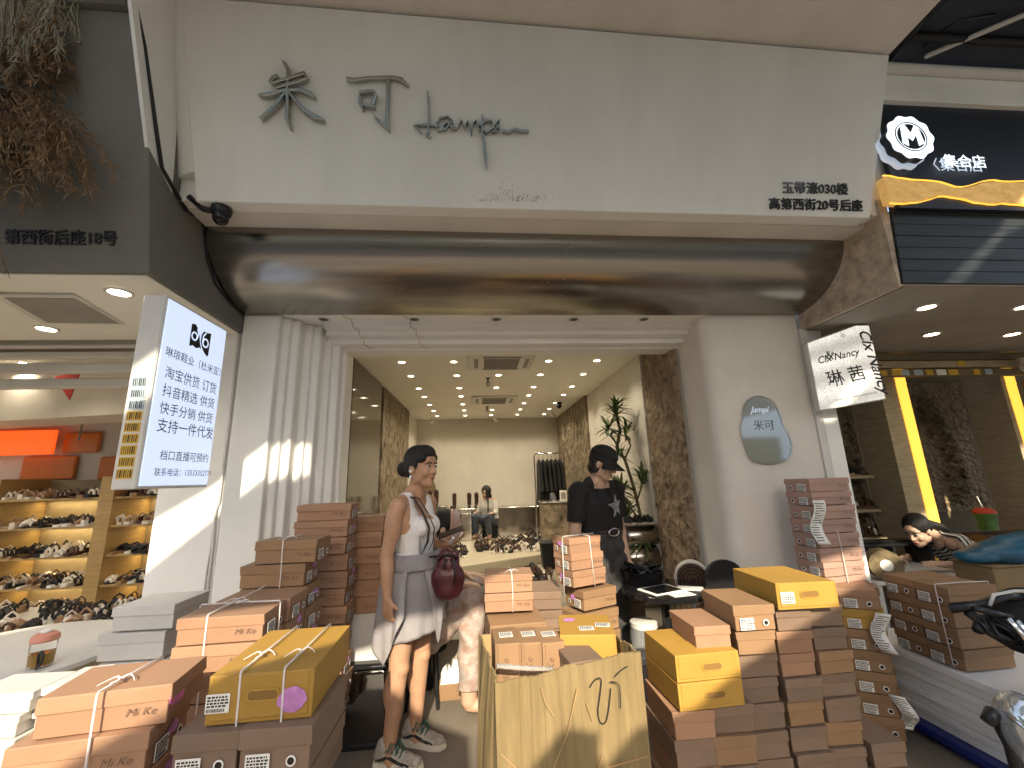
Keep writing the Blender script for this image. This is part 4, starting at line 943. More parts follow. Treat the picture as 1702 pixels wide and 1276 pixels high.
def cat3(P, rr, n=5):
    Q = []; W_ = []; P = [Vector(p) for p in P]; A_ = [P[0]] + P + [P[-1]]
    for i in range(1, len(A_) - 2):
        p0, p1, p2, p3 = A_[i - 1:i + 3]
        for k in range(n):
            t = k / n; Q.append(.5 * ((2 * p1) + (p2 - p0) * t + (2 * p0 - 5 * p1 + 4 * p2 - p3) * t * t + (3 * p1 - p0 - 3 * p2 + p3) * t ** 3)); W_.append(rr[i - 1] * (1 - t) + rr[i] * t)
    return Q + [P[-1]], W_ + [rr[-1]]
def strap(x0, x1, y0, y1, z0, z1, label, axis='y', at=0.5, knot=True, w=.007, rz=0, c=None):
    "twine loop round a block of boxes; axis y: runs over the top from front to back"
    t = thing('packing_twine', label, 'twine', ((x0 + x1) / 2, (y0 + y1) / 2, z1), 0, 'white twine round the box bundles')
    b = MB(); e = .004
    if axis == 'y':
        x = x0 + (x1 - x0) * at
        P = [(x, y0 - e, z0), (x + .003, y0 - e - .002, (z0 + z1) / 2), (x, y0 - e, z1 - .003), (x, y0, z1 + e), (x + .002, (y0 + y1) / 2, z1 + e + .001), (x, y1, z1 + e), (x, y1 + e, z1 - .003), (x, y1 + e, z0)]
    else:
        y = y0 + (y1 - y0) * at
        P = [(x0 - e, y, z0), (x0 - e - .002, y, (z0 + z1) / 2), (x0 - e, y, z1 - .003), (x0, y, z1 + e), ((x0 + x1) / 2, y, z1 + e + .002), (x1, y, z1 + e), (x1 + e, y, z1 - .003), (x1 + e, y, z0)]
    b.tube(P, w * .42, 6)
    if knot:
        kx, ky, kz = ((x, y0 + (y1 - y0) * .3, z1 + e) if axis == 'y' else (x0 + (x1 - x0) * .5, y, z1 + e))
        b.tube(*cat3([(kx - .040, ky - .03, kz - .001), (kx - .028, ky - .015, kz + .004), (kx - .012, ky + .004, kz + .008), (kx, ky, kz + .003), (kx + .014, ky + .012, kz + .009), (kx + .030, ky + .006, kz + .005), (kx + .045, ky - .008, kz - .001)], [.0012, .0016, .002, .0045, .002, .0016, .0012]), 6)
        b.tube([(kx, ky, kz + .002), (kx + .015, ky - .025, kz + .010), (kx - .002, ky - .035, kz + .004)], [.004, .002, .0015], 5)
    b.build('cord', M['string'], t, smooth='all')
    return t
H = .1
# --- left of the woman, against the jamb
stack(-.933, 2.66, 1.378, .310, .20, .0945, 12, 'pink', 'the tallest stack against the fluted jamb', ends=(1,))
stack(-.785, 2.90, 1.283, .30, .20, .0972, 6, 'pink', 'the stack on the white plinth behind the woman', ends=(1,))
solo(MB().box(-1.0, -.52, 2.92, 3.25, 0, .698), 'plinth', M['wbox'], 'white plinth carrying a pink shoebox stack behind the woman', 'plinth', bevel=.004)
# two boxes set back on the bundle, and the bundle itself
shoebox(-.975, 2.40, 1.115, .30, .20, .11, 'tan', 'tan twine-tied shoebox topmost of the stepped bundle left of the woman', R_(-1), ends=(1,), group='stepped bundle of shoeboxes')
shoebox(-1.032, 2.40, 1.006, .308, .20, .108, 'tan', 'tan shoebox shifted left, second in the stepped bundle left of the woman', R_(1), ends=(1,), group='stepped bundle of shoeboxes')
stack(-1.01, 2.30, 1.004, .315, .20, .0985, 9, 'tan', 'the rear column of the stepped bundle', ends=(1,), logo=False)
stack(-1.01, 2.08, 1.008, .315, .20, .0985, 9, 'pink', 'the middle column of the stepped bundle', ends=(1,), logo=False)
stack(-1.012, 1.855, 1.010, .315, .205, .0985, 9, 'pink', 'the sunlit pink stack behind the yellow box', ends=(1,))
strap(-1.125, -.825, 2.30, 2.50, .90, 1.225, 'white twine round the two upper boxes of the stepped bundle', at=.45)
strap(-1.17, -.855, 1.855, 2.50, .45, 1.012, 'white twine down the sunlit pink stack behind the yellow box', at=.36)
strap(-1.17, -.855, 1.87, 2.3, .45, 1.014, 'white twine across the top of the sunlit pink stack', axis='x', at=.3)
# front left: yellow box on two grey-pink boxes
yb = shoebox(-.643, 1.42 + .19, .840, .292, .38, .128, 'yellow', 'yellow box with hand slot and mauve sticker tied with twine at front left', R_(1.5), kind='tuck', logo=False, front_end=True, lpos=-.048, sticker=('purple', .092, .052, 0), group=None)
for i in range(2):
    shoebox(-.762, 1.39 + .16, .84 - .1155 * (i + 1), .172, .32, .115, 'taupe', 'grey-pink shoebox end with dark hole, left one %s the yellow box' % ('right under' if i == 0 else 'two layers under'), R_(1), logo=False, front_end=True, group='boxes under the yellow box')
    shoebox(-.572, 1.385 + .16, .84 - .1155 * (i + 1), .192, .32, .115, 'taupe', 'grey-pink shoebox end with ringed hole, right one %s the yellow box' % ('right under' if i == 0 else 'two layers under'), R_(0), logo=False, front_end=True, group='boxes under the yellow box')
strap(-.79, -.50, 1.42, 1.80, .62, .970, 'white twine down the left of the yellow box at front left', at=.32)
strap(-.79, -.50, 1.42, 1.80, .62, .971, 'white twine down the right of the yellow box at front left', at=.74)
# front left corner, pink
shoebox(-1.075, 1.42 + .105, .842, .325, .205, .105, 'pink', 'pink shoebox with heart sticker, topmost at the front left corner', R_(7), ends=(), sticker=('heart', .1632, .062, 1), group='pink boxes at the front left corner')
shoebox(-1.105, 1.40 + .105, .735, .335, .21, .106, 'pink', 'pink shoebox under the one with the heart sticker', R_(6), ends=(1,), group='pink boxes at the front left corner')
shoebox(-1.10, 1.40 + .105, .628, .335, .21, .106, 'pink', 'pink shoebox third down at the front left corner', R_(6), ends=(1,), group='pink boxes at the front left corner')
strap(-1.24, -.92, 1.40, 1.64, .62, .9485, 'white twine round the pink boxes at the front left corner', at=.55)
# white boxes
stack(-1.405, 1.47, .937, .19, .14, .057, 5, 'wbox', 'the white stack at the left picture edge', logo=False)
stack(-1.258, 1.50, .935, .09, .15, .057, 5, 'wbox', 'the narrow white stack beside the heart-sticker box', logo=False)
W3 = [(-1.645, 2.36, .83, .29, .26, .112), (-1.68, 2.36, .70, .31, .28, .125), (-1.66, 2.36, .575, .30, .28, .12), (-1.66, 2.36, .45, .30, .28, .12), (-1.66, 2.36, .33, .30, .28, .12)]
for i, (x, y, z, w, d, h) in enumerate(W3):
    shoebox(x, y + d / 2, z, w, d, h, 'wbox', 'white shoebox, %s in the stack below the white pillar' % ORD[i], R_(rb.uniform(-3, 3)), logo=False, group='white boxes below the pillar')
# --- middle: open carton and what is in it
ct = thing('open_carton', 'big open corrugated carton with 25 scrawled on its front', 'carton', (.3, 1.9, 0))
Pb = [(.052, 1.70), (.628, 1.79), (.60, 2.10), (-.012, 2.12)]
def wallpanel(a, b_, z0, z1a, z1b, th, n=10, seed=0, bulge=.012, rib=.0019, rag=.0022):
    rs = random.Random(seed); ribs = [rs.uniform(-1, 1) ** 3 * rib * 2 for _ in range(200)]; rags = [rs.uniform(-rag, rag) for _ in range(200)]; a = Vector((*a, 0)); b_ = Vector((*b_, 0)); d = (b_ - a); nn = Vector((d.y, -d.x, 0)).normalized()
    B = MB(); vs = []; fs = []
    m = 8
    for side in (0, 1):
        for i in range(n + 1):
            for j in range(m + 1):
                u, v = i / n, j / m; zt_ = z1a + (z1b - z1a) * u + (rags[i] + 2.2 * rags[100 + i // 9] if j == m and 0 < i < n else 0)
                bl = bulge * math.sin(u * 3.14) * math.sin(v * 3.0 + .3) + .004 * math.sin(u * 17 + v * 3) + (ribs[i] + rs.uniform(-.0007, .0007) if 0 < i < n else 0) - (.004 if j == 3 else 0)
                p = a + d * u + nn * (bl - side * th); vs.append((p.x, p.y, z0 + (zt_ - z0) * v))
    o = (n + 1) * (m + 1); idx = lambda i, j, s_: s_ * o + i * (m + 1) + j
    for i in range(n):
        for j in range(m):
            fs.append((idx(i, j, 0), idx(i + 1, j, 0), idx(i + 1, j + 1, 0), idx(i, j + 1, 0))); fs.append((idx(i, j, 1), idx(i, j + 1, 1), idx(i + 1, j + 1, 1), idx(i + 1, j, 1)))
        for j in (0, m): fs.append((idx(i, j, 0), idx(i, j, 1), idx(i + 1, j, 1), idx(i + 1, j, 0)) if j == 0 else (idx(i, j, 0), idx(i + 1, j, 0), idx(i + 1, j, 1), idx(i, j, 1)))
    for i in (0, n):
        for j in range(m): fs.append((idx(i, j, 0), idx(i, j + 1, 0), idx(i, j + 1, 1), idx(i, j, 1)))
    return B.add(vs, fs)
wallpanel(Pb[0], Pb[1], .004, .775, .812, .008, 84, 1, .018).build('front_wall', M['kraft'], ct, smooth=30)
wallpanel(Pb[3], Pb[0], .004, .80, .774, .008, 40, 2, .03).build('side_wall', M['kraft'], ct, smooth=30)
wallpanel(Pb[1], Pb[2], .004, .811, .795, .008, 40, 3, .02).build('side_wall', M['kraft'], ct, smooth=30)
wallpanel(Pb[2], Pb[3], .004, .795, .80, .008, 40, 4, .008).build('back_wall', M['kraftin'], ct, smooth=30)
MB().hexa([(p[0], p[1], .002) for p in Pb], [(p[0], p[1], .016) for p in Pb]).build('base', M['kraftin'], ct)
CT = frame((.052, 1.70, 0), (.576, .09, 0), (0, 0, 1)) @ Matrix.Translation((0, 0, .021))
def smooth_open(P, n=6):
    P = [P[0]] + list(P) + [P[-1]]; Q = []
    for i in range(1, len(P) - 2):
        p0, p1, p2, p3 = [Vector(P[i + k - 1]) for k in range(4)]
        for k in range(n):
            t = k / n; Q.append(tuple(.5 * ((2 * p1) + (p2 - p0) * t + (2 * p0 - 5 * p1 + 4 * p2 - p3) * t * t + (3 * p1 - p0 - 3 * p2 + p3) * t ** 3)))
    return Q + [tuple(P[-1])]
b = MB(); cpx = lambda x, y: ((x - 185) * .000797 + .003, .772 - (y - 850) * .00096 + (x - 185) * -.00011)
for pts in ([(622, 848), (650, 822), (682, 818), (672, 870), (655, 930), (664, 966), (690, 965), (712, 915), (728, 850)], [(728, 828), (765, 832), (774, 860), (770, 918)], [(752, 810), (790, 785), (825, 772)]):
    b.ribbon(smooth_open([cpx(*p) for p in pts]), .0014, .0035, CT)
b.build('scrawled_number', M['ink'], ct)
b = MB()
for pts in ([(560, 850), (500, 1000), (420, 1120)], [(385, 850), (400, 900), (440, 945)], [(190, 1060), (260, 1110), (330, 1170)], [(180, 1195), (350, 1170), (500, 1145), (700, 1112), (890, 1080)], [(600, 900), (625, 960)], [(640, 1120), (660, 1075)]):
    b.ribbon([cpx(*p) for p in pts], .0013, .0038, CT)
b.build('crease', M['kraftin'], ct)
kx = [(.108, 2.005, .112), (.205, 2.000, .09), (.292, 1.985, .092)]
for i, (x, y, w) in enumerate(kx):
    t = shoebox(x, y, .525, w, .19, .305, 'tan', 'tan shoebox on end inside the carton, %s of three' % ('leftmost', 'middle one', 'rightmost')[i], R_(3), kind='tuck', logo=False, group='shoeboxes on end in the carton')
    me = textmesh('Mi Ke', size=.04, shear=.28, align='CENTER').copy(); me.materials.append(M['inkb']) if not me.materials else None
    me.transform(FACE(0, -.0992, .20) @ Matrix.Rotation(R_(90), 4, 'Z')); me.materials.clear(); me.materials.append(M['inkb']); obj('lettering', me, t)
    a, c = labelmesh(i); o = obj('label', a, t, (0, 0, .3052), (R_(-90), 0, 0)); o.scale = (.9, .9, 1.2); obj('print', c, o)
t = shoebox(.47, 2.035, .61, .235, .26, .235, 'yellow', 'yellow box with white labels on its lid inside the open carton', R_(-9), kind='tuck', logo=False, group=None)
a, c = labelmesh(2); o = obj('label', a, t, (.0, -.06, .2358), (R_(-90), 0, R_(4))); obj('print', c, o); o = obj('label', a, t, (.075, -.02, .2358), (R_(-90), 0, R_(-6))); obj('print', c, o)
b = MB(); b.prism([(.03 * math.cos(i), .022 * math.sin(i)) for i in range(6)], .001); obj('sticker', b.mesh('sticker', M['purple']), t, (-.07, .05, .2356))
for i in range(3):
    shoebox(.388, 1.875, .735 - i * .072, .135, .22, .071, 'taupe', 'small grey-pink labelled box in the carton, %s' % ('upper', 'middle one', 'lowest')[i], R_(9), logo=False, front_end=True, group='small labelled boxes in the carton')
b = MB(); b.tube([(.06, 1.80, .792), (.16, 1.815, .772), (.28, 1.82, .76)], .009, 8); solo(b, 'plastic_strap', M['plastic'], 'clear plastic strip lying over the front boxes in the carton', 'strip', smooth='all')
# boxes behind the carton
for i, (z, h) in enumerate(((.845, .098), (.742, .10))):
    shoebox(.168, 2.72, z, .285, .20, h, 'pink', 'pink shoebox, %s of the pair behind the carton' % ('upper' if i == 0 else 'lower'), R_(-2), group='pair of pink boxes behind the carton')
shoebox(.19, 2.64, .60, .31, .34, .125, 'tan', 'tan box under the pair of pink boxes behind the carton', R_(4), kind='tuck', logo=False, front_end=True, group=None)
for i in range(4): shoebox(.19, 2.70, .47 - i * .13, .31, .30, .128, 'tan', 'tan box, %s below the pink pair behind the carton' % ('second', 'third', 'fourth', 'fifth')[i], R_(2), kind='tuck', logo=False)
strap(.02, .32, 2.62, 2.82, .74, .944, 'white twine round the pink pair behind the carton', at=.55)
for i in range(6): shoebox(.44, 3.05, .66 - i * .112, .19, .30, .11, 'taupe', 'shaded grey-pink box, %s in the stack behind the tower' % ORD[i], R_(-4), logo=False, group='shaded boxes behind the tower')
# tower
tw = [(.0, 1.105, .105, .255), (.008, 1.005, .098, .262), (.016, .905, .098, .266), (.075, .785, .115, .27), (.06, .655, .125, .32), (.06, .525, .125, .32), (.06, .40, .125, .32), (.06, .27, .125, .32)]
for i, (dx, zt_, h, w) in enumerate(tw):
    if i == 0: zt_ = 1.105
    shoebox(.652 + dx, 2.93, zt_ - h, w, .20, h, 'pink' if i < 3 else 'tan', '%s shoebox, %s in the leaning tower before the capped person' % ('pink' if i < 3 else 'tan', ORD[i]), R_(24), kind='lid', ends=(-1,), group='leaning tower of shoeboxes')
t = thing('packing_twine', 'white twine round the leaning tower of boxes', 'twine', (.65, 2.9, 1.1), 0, 'white twine round the box bundles')
b = MB(); A_ = Matrix.Translation((.66, 2.93, 0)) @ Matrix.Rotation(R_(24), 4, 'Z')
for xx in (.02,):
    b.tube([A_ @ Vector(p) for p in ((xx + .02, -.106, .80), (xx + .005, -.106, 1.0), (xx, -.105, 1.103), (xx, -.1, 1.109), (xx, .1, 1.109))], .0035, 6)
b.tube([A_ @ Vector(p) for p in ((-.145, -.02, .75), (-.14, -.02, 1.0), (-.135, -.02, 1.10), (-.13, -.02, 1.109), (.12, -.02, 1.109))], .0035, 6)
b.build('cord', M['string'], t, smooth='all')
# --- right block
def endstack(x, yf, ztop, w, h, n, st, where, d=.30, rz=0, **k): return stack(x, yf, ztop, w, d, h, n, st, where, rz, logo=False, **k)
for i in range(2):
    shoebox(.948, 1.90 + .15, .645 - i * .105, .29, .30, .104, 'yellow', '%s yellow box with hand slot right of the carton' % ('upper' if i == 0 else 'lower'), R_(3), kind='tuck', logo=False, slot=True, group='crushed yellow boxes right of the carton')
    t = SC.objects.get('x')
endstack(.875, 1.92, .534, .178, .107, 5, ['pink', 'taupe'], 'the column under the yellow boxes, left')
endstack(1.055, 1.93, .532, .180, .107, 5, ['taupe', 'tan'], 'the column under the yellow boxes, right')
endstack(1.025, 1.945, .835, .165, .098, 1, 'pink', 'the short column with the crushed lid', d=.25)
endstack(1.21, 1.945, .804, .178, .098, 1, 'tan', 'the column below the labelled sloping box', d=.27)
t = shoebox(1.215, 1.93 + .14, .808, .188, .28, .106, 'tan', 'tan box with label and hole leaning below the big yellow box', R_(-1), logo=False, front_end=True, group=None)
endstack(1.225, 1.98, .706, .185, .102, 7, 'taupe', 'the inner brown column right of the yellow pair')
for i in range(2): shoebox(1.025, 2.09, .735 - (i + 1) * .1, .165, .25, .099, 'taupe', 'grey-pink box hidden %s the crushed-lid box' % ('just under', 'two under')[i], 0, logo=False)
endstack(1.435, 2.0, .872, .172, .096, 9, ['taupe', 'pink', 'pink', 'taupe', 'tan', 'taupe'], 'the middle brown column under the big yellow box')
endstack(1.612, 2.01, .872, .172, .096, 9, ['taupe', 'taupe', 'tan'], 'the outer brown column under the big yellow box')
endstack(1.80, 2.02, .30, .16, .10, 3, ['taupe'], 'the low outer stub of the block')
t = shoebox(1.497, 1.955 + .17, .875, .29, .34, .115, 'yellow', 'big yellow kraft box with hand slot topmost of the right block', R_(-1), kind='tuck', logo=False, front_end=True, lpos=-.035, group=None)
# --- right: tall pale pink stack by the post
vt = [(2.25, 1.435), (2.252, 1.35), (2.262, 1.262), (2.255, 1.178), (2.262, 1.092), (2.262, 1.006), (2.268, .922), (2.262, .838), (2.262, .754), (2.262, .67), (2.262, .586)]
for i, (x, zt_) in enumerate(vt):
    sx = i * -.004
    shoebox(x + .03 + sx, 2.62 + .10, zt_ - .085, .315, .20, .084, 'peach', 'pale pink shoebox, %s in the tall stack beside the white post' % ORD[i], R_(rb.uniform(5, 8)), ends=(-1,), group='tall pale pink stack beside the post')
strap(2.13, 2.42, 2.615, 2.84, .60, 1.10, 'white twine round the lower half of the tall pale pink stack', at=.5, knot=False)
# receipts hanging
def receipt(x, y, z, l, label, rz=-.5, seed=0):
    t = thing('receipt_strip', label, 'receipt', (x, y, z), 0, 'hanging printed receipts')
    rs = random.Random(seed); b = MB(); p = MB(); A = Matrix.Translation((x, y, z)) @ Matrix.Rotation(rz, 4, 'Z'); w = .034; n = 18; vs = []
    for i in range(n + 1):
        u = i / n; yy = -.012 - .028 * math.sin(u * 7 + seed) * u; zz = -l * u; xx = .02 * math.sin(u * 5 + seed)
        vs += [A @ Vector((xx - w, yy, zz)), A @ Vector((xx + w, yy - .008, zz))]
    b.add(vs, [(2 * i, 2 * i + 1, 2 * i + 3, 2 * i + 2) for i in range(n)])
    o = b.build('slip', M['paper'], t, smooth='all'); md = o.modifiers.new('s', 'SOLIDIFY'); md.thickness = .0012
    for i in range(1, n - 1):
        a, c, e, f_ = vs[2 * i], vs[2 * i + 1], vs[2 * i + 2], vs[2 * i + 3]
        a, c, e, f_ = Vector(a), Vector(c), Vector(e), Vector(f_); nn = ((c - a).cross(e - a)).normalized() * .0022
        if nn.y > 0: nn = -nn
        s0 = rs.uniform(.08, .2); s1 = rs.uniform(.55, .92)
        q = lambda u, v: tuple(a.lerp(c, u).lerp(e.lerp(f_, u), v) + nn)
        p.add([q(s0, .3), q(s1, .3), q(s1, .62), q(s0, .62)], [(0, 1, 2, 3)])
    p.build('print', M['ink'], t)
receipt(2.13, 2.585, 1.30, .26, 'white printed receipt hanging on the tall pale pink stack', -.2, 1)
# block with receipts, ends to the street
for i in range(7):
    st = 'yellow' if i in (1,) else ('pink' if i == 0 else 'tan')
    shoebox(2.275, 2.60, .80 - (i + 1) * .108, .19, .30, .107, st, '%s labelled box, %s in the receipt-hung stack' % (COLN[st], ORD[i]), R_(-30), logo=False, front_end=True, group='receipt-hung stack by the post')
    shoebox(2.40, 2.72, .78 - (i + 1) * .108, .19, .30, .107, 'yellow' if i in (1, 2) else 'tan', '%s labelled box, %s in the rear of the receipt-hung stack' % ('yellow' if i in (1, 2) else 'tan', ORD[i]), R_(-30), logo=False, front_end=True, group='receipt-hung stack by the post')
receipt(2.25, 2.41, .69, .20, 'long white receipt hanging on the yellow box of the receipt-hung stack', -.6, 2)
receipt(2.29, 2.42, .27, .16, 'curled white receipt low on the receipt-hung stack', -.6, 5)
# white long boxes on a blue pallet
pl = thing('blue_pallet', 'blue plastic pallet edge under the long white boxes', 'pallet', (2.9, 2.4, 0))
b = MB(); b.box(2.46, 3.5, 1.9, 3.0, .04, .075); 
for x in (2.5, 2.9, 3.35): b.box(x, x + .1, 1.92, 2.98, .002, .0395)
b.build('deck', M['bluep'], pl, bevel=.004)
for i in range(4):
    z = .077 + (3 - i) * .086
    shoebox(2.86 + rb.uniform(-.004, .004), 2.42 + rb.uniform(-.01, .01), z, .70, .98 + (.0), .085, 'wbig', 'long white box, %s of the pile on the blue pallet' % ORD[i], R_(rb.uniform(-.6, .6)), logo=False, group='long white boxes on the blue pallet')
# eight labelled boxes in two columns
for c in range(2):
    for r in range(4):
        shoebox(2.54 + .315 / 2 * 1.0 + .0, 2.545 - c * .186, .84 - .103 * (r + 1) + (0.0), .182, .315, .102, 'tan', 'tan labelled box, %s in the %s column on the white boxes' % (ORD[r], ('rear', 'front')[c]), R_(-88), logo=False, front_end=True, group='eight labelled boxes on the white pile')
strap(2.535, 2.86, 2.27, 2.64, .43, .842, 'clear strap over the eight labelled boxes', axis='x', at=.12, knot=False)
# ------------------------------------------------------------------ people
M['skin'] = mat('tanned skin', (.45, .255, .155), .55, var=.10, scale=14, bump=.03, bscale=90)
M['skin2'] = mat('fair skin', (.52, .34, .235), .5, var=.06, scale=14, bump=.03, bscale=90)
M['hair'] = mat('black hair', (.009, .007, .006), .55, var=.4, scale=20, stretch=(40, 40, 4), bump=.5, bscale=16)
M['lip'] = mat('lips', (.30, .10, .08), .45)
M['eyew'] = mat('eye white', (.62, .58, .54), .3)
M['tank'] = mat('white ribbed cotton', (.74, .71, .69), .85, var=.04, bump=.25, bscale=70)
M['lilac'] = mat('grey lilac cotton', (.27, .25, .255), .85, var=.08, scale=7, bump=.15, bscale=50)
M['tee'] = mat('black cotton', (.0095, .0095, .010), .85, var=.2, bump=.2, bscale=60)
M['jean'] = mat('charcoal denim', (.045, .043, .042), .85, var=.25, scale=20, bump=.2, bscale=150)
M['maroon'] = mat('maroon leather', (.075, .013, .019), .35, var=.25, scale=12, bump=.3, bscale=40)
M['strapm'] = mat('dark strap', (.035, .018, .018), .5, var=.2)
M['floral'] = mat('floral cotton', (.46, .43, .39), .85, var=.04, col2=(.36, .22, .17), scale=18, bump=.15, bscale=40)
M['blouse'] = mat('white blouse', (.62, .61, .58), .85, var=.06, bump=.2, bscale=30)
M['stripe'] = mat('striped cotton', (.6, .57, .5), .85)
_t = M['stripe'].node_tree; _b = _t.nodes['Principled BSDF']; _w = _t.nodes.new('ShaderNodeTexWave'); _w.inputs['Scale'].default_value = 11; _w.bands_direction = 'X'
_c = _t.nodes.new('ShaderNodeValToRGB'); _c.color_ramp.elements[0].color = (.02, .02, .025, 1); _c.color_ramp.elements[1].color = (.62, .58, .5, 1); _c.color_ramp.elements[0].position = .42; _c.color_ramp.elements[1].position = .5
_tc = _t.nodes.new('ShaderNodeTexCoord'); _t.links.new(_tc.outputs['Object'], _w.inputs['Vector']); _t.links.new(_w.outputs['Fac'], _c.inputs[0]); _t.links.new(_c.outputs[0], _b.inputs['Base Color'])
M['sole'] = mat('cream sole', (.60, .55, .46), .6)
M['mesh'] = mat('grey cream mesh shoe', (.36, .33, .28), .75, var=.25, scale=30)
M['teal'] = mat('teal laces', (.02, .10, .085), .7, var=.3)

def capsule(b, p0, p1, r0, r1, n=14):
    p0, p1 = Vector(p0), Vector(p1); d = p1 - p0; L_ = max(d.length, 1e-5)
    q = d.to_track_quat('Z', 'Y').to_matrix().to_4x4(); T = Matrix.Translation(p0) @ q
    pr = [(max(1e-4, r0 * math.sin(R_(a))), -r0 * math.cos(R_(a))) for a in (0, 22, 45, 67, 90)] + [(max(1e-4, r1 * math.cos(R_(a))), L_ + r1 * math.sin(R_(a))) for a in (0, 22, 45, 67, 90)]
    b.lathe(pr, n, T)
def blob(b, name, m, parent, voxel=.006, it=6, fac=.5):
    me = b.mesh(name, m); o = obj(name, me)
    md = o.modifiers.new('r', 'REMESH'); md.mode = 'VOXEL'; md.voxel_size = voxel; md.use_smooth_shade = True
    ms = o.modifiers.new('s', 'SMOOTH'); ms.factor = fac; ms.iterations = it
    dg_ = bpy.context.evaluated_depsgraph_get(); dg_.update()
    m2 = bpy.data.meshes.new_from_object(o.evaluated_get(dg_)); m2.name = name
    bpy.data.objects.remove(o); bpy.data.meshes.remove(me)
    m2.materials.clear(); m2.materials.append(m); m2.polygons.foreach_set('use_smooth', [True] * len(m2.polygons))
    return obj(name, m2, parent)
def garment(src, name, m, parent, pred, off=.006, it=0, thick=.003):
    bm = bmesh.new(); bm.from_mesh(src.data); bm.normal_update()
    kill = [v for v in bm.verts if not pred(v.co)]
    bmesh.ops.delete(bm, geom=kill, context='VERTS')
    loose = [v for v in bm.verts if len(v.link_faces) < 2]
    bmesh.ops.delete(bm, geom=loose, context='VERTS')
    bm.normal_update()
    for v in bm.verts: v.co = v.co + v.normal * (off(v.co) if callable(off) else off)
    for _ in range(it): bmesh.ops.smooth_vert(bm, verts=bm.verts, factor=.5, use_axis_x=True, use_axis_y=True, use_axis_z=True)
    me = bpy.data.meshes.new(name); bm.to_mesh(me); bm.free(); me.materials.append(m); me.polygons.foreach_set('use_smooth', [True] * len(me.polygons))
    o = obj(name, me, parent)
    if thick: md = o.modifiers.new('t', 'SOLIDIFY'); md.thickness = thick; md.offset = -1
    return o
def hand(b, wrist, d, n, side, curl=.5, s=1.0, grip=False):
    "wrist point, finger direction d, palm facing n, thumb towards side"
    wrist, d, n, t = Vector(wrist), Vector(d).normalized(), Vector(n), Vector(side)
    n = (n - d * n.dot(d)).normalized(); t = d.cross(n) if d.cross(n).dot(t) > 0 else -d.cross(n)
    for k, o in enumerate((-.028, -.010, .009, .027)):
        capsule(b, wrist + d * .012 * s + t * o * .6 * s, wrist + d * .082 * s + t * o * s, .0165 * s, .0115 * s, 10)
    for o, l in ((-.030, .058), (-.0105, .072), (.0095, .078), (.029, .070)):
        p = wrist + d * .085 * s + t * o * 1.05 * s; dd = d.copy()
        for k, f in enumerate((.48, .32, .24)):
            a = curl * (.55 + .35 * k); dd = (dd * math.cos(a) + n * math.sin(a)).normalized() if True else dd
            nn = (n - dd * n.dot(dd)); 
            q = p + dd * l * f * s; capsule(b, p, q, .0088 * s * (1 - .1 * k), .0080 * s * (1 - .1 * k), 8); p = q
    p = wrist + d * .028 * s + t * .030 * s; dd = (d * .72 + t * .62 + n * .3).normalized()
    for l, r in ((.038, .0125), (.030, .0098), (.024, .0085)):
        q = p + dd * l * s; capsule(b, p, q, r * s, r * .9 * s, 8); p = q; dd = (dd + d * .35 + n * .25 * curl).normalized()
def head(b, c, fw, up, s=1.0, fem=True):
    fw, up = Vector(fw).normalized(), Vector(up); lf = up.cross(fw).normalized(); up = fw.cross(lf)
    T = Matrix((fw, lf, up)).transposed().to_4x4(); T.translation = c; T = T @ Matrix.Scale(s, 4)
    E_ = lambda c_, r_: b.ell(c_, r_, 18, 12, T)
    E_((-.005, 0, .035), (.098, .077, .095)); E_((.028, 0, -.015), (.068, .062, .09)); E_((.040, 0, -.085), (.048, .046, .036)); E_((.066, 0, -.098), (.022, .026, .020))
    for y in (-1, 1):
        E_((.062, y * .036, -.028), (.026, .026, .030)); E_((.070, y * .030, .030), (.022, .030, .010)); E_((-.008, y * .078, -.012), (.020, .010, .032)); E_((.005, y * .052, -.062), (.042, .014, .034))
    E_((.078, 0, .045), (.018, .045, .030))
    capsule(b, T @ Vector((.092, 0, .012)), T @ Vector((.110, 0, -.026)), .0085 * s, .0125 * s, 10)
    for y in (-1, 1): E_((.100, y * .011, -.030), (.010, .009, .008))
    E_((.088, 0, -.056), (.013, .021, .008)); E_((.086, 0, -.067), (.013, .019, .009))
    return T
def face(T, par, hair=True, s=1.0):
    for y in (-1, 1):
        b = MB(); b.ell((.0835, y * .031, .005), (.010, .0145, .0085), 12, 8, T); e = b.build('eye', M['eyew'], par, smooth='all', world=False)
        b = MB(); b.ell((.0905, y * .0315, .005), (.0045, .0066, .0068), 10, 6, T); b.build('iris', M['hair'], e, smooth='all', world=False)
        b = MB(); b.tube([T @ Vector(p) for p in ((.094, y * .014, .026), (.095, y * .032, .032), (.083, y * .052, .026))], .0035 * s, 6); b.build('eyebrow', M['hair'], par, smooth='all', world=False)
        b = MB(); b.tube([T @ Vector(p) for p in ((.091, y * .018, .007), (.0945, y * .031, .0135), (.086, y * .046, .008))], .0022 * s, 6); b.build('eyelid', M['hair'], par, smooth='all', world=False)
    b = MB(); b.tube([T @ Vector(p) for p in ((.090, -.022, -.060), (.0985, -.010, -.057), (.100, 0, -.059), (.0985, .010, -.057), (.090, .022, -.060))], [.002 * s, .005 * s, .005 * s, .005 * s, .002 * s], 6)
    b.tube([T @ Vector(p) for p in ((.089, -.02, -.062), (.0975, 0, -.067), (.089, .02, -.062))], [.002 * s, .0058 * s, .002 * s], 6); b.build('lips', M['lip'], par, smooth='all', world=False)
def limb(b, pts, rs):
    for i in range(len(pts) - 1): capsule(b, pts[i], pts[i + 1], rs[i], rs[i + 1])
V3 = lambda *a: Vector(a)
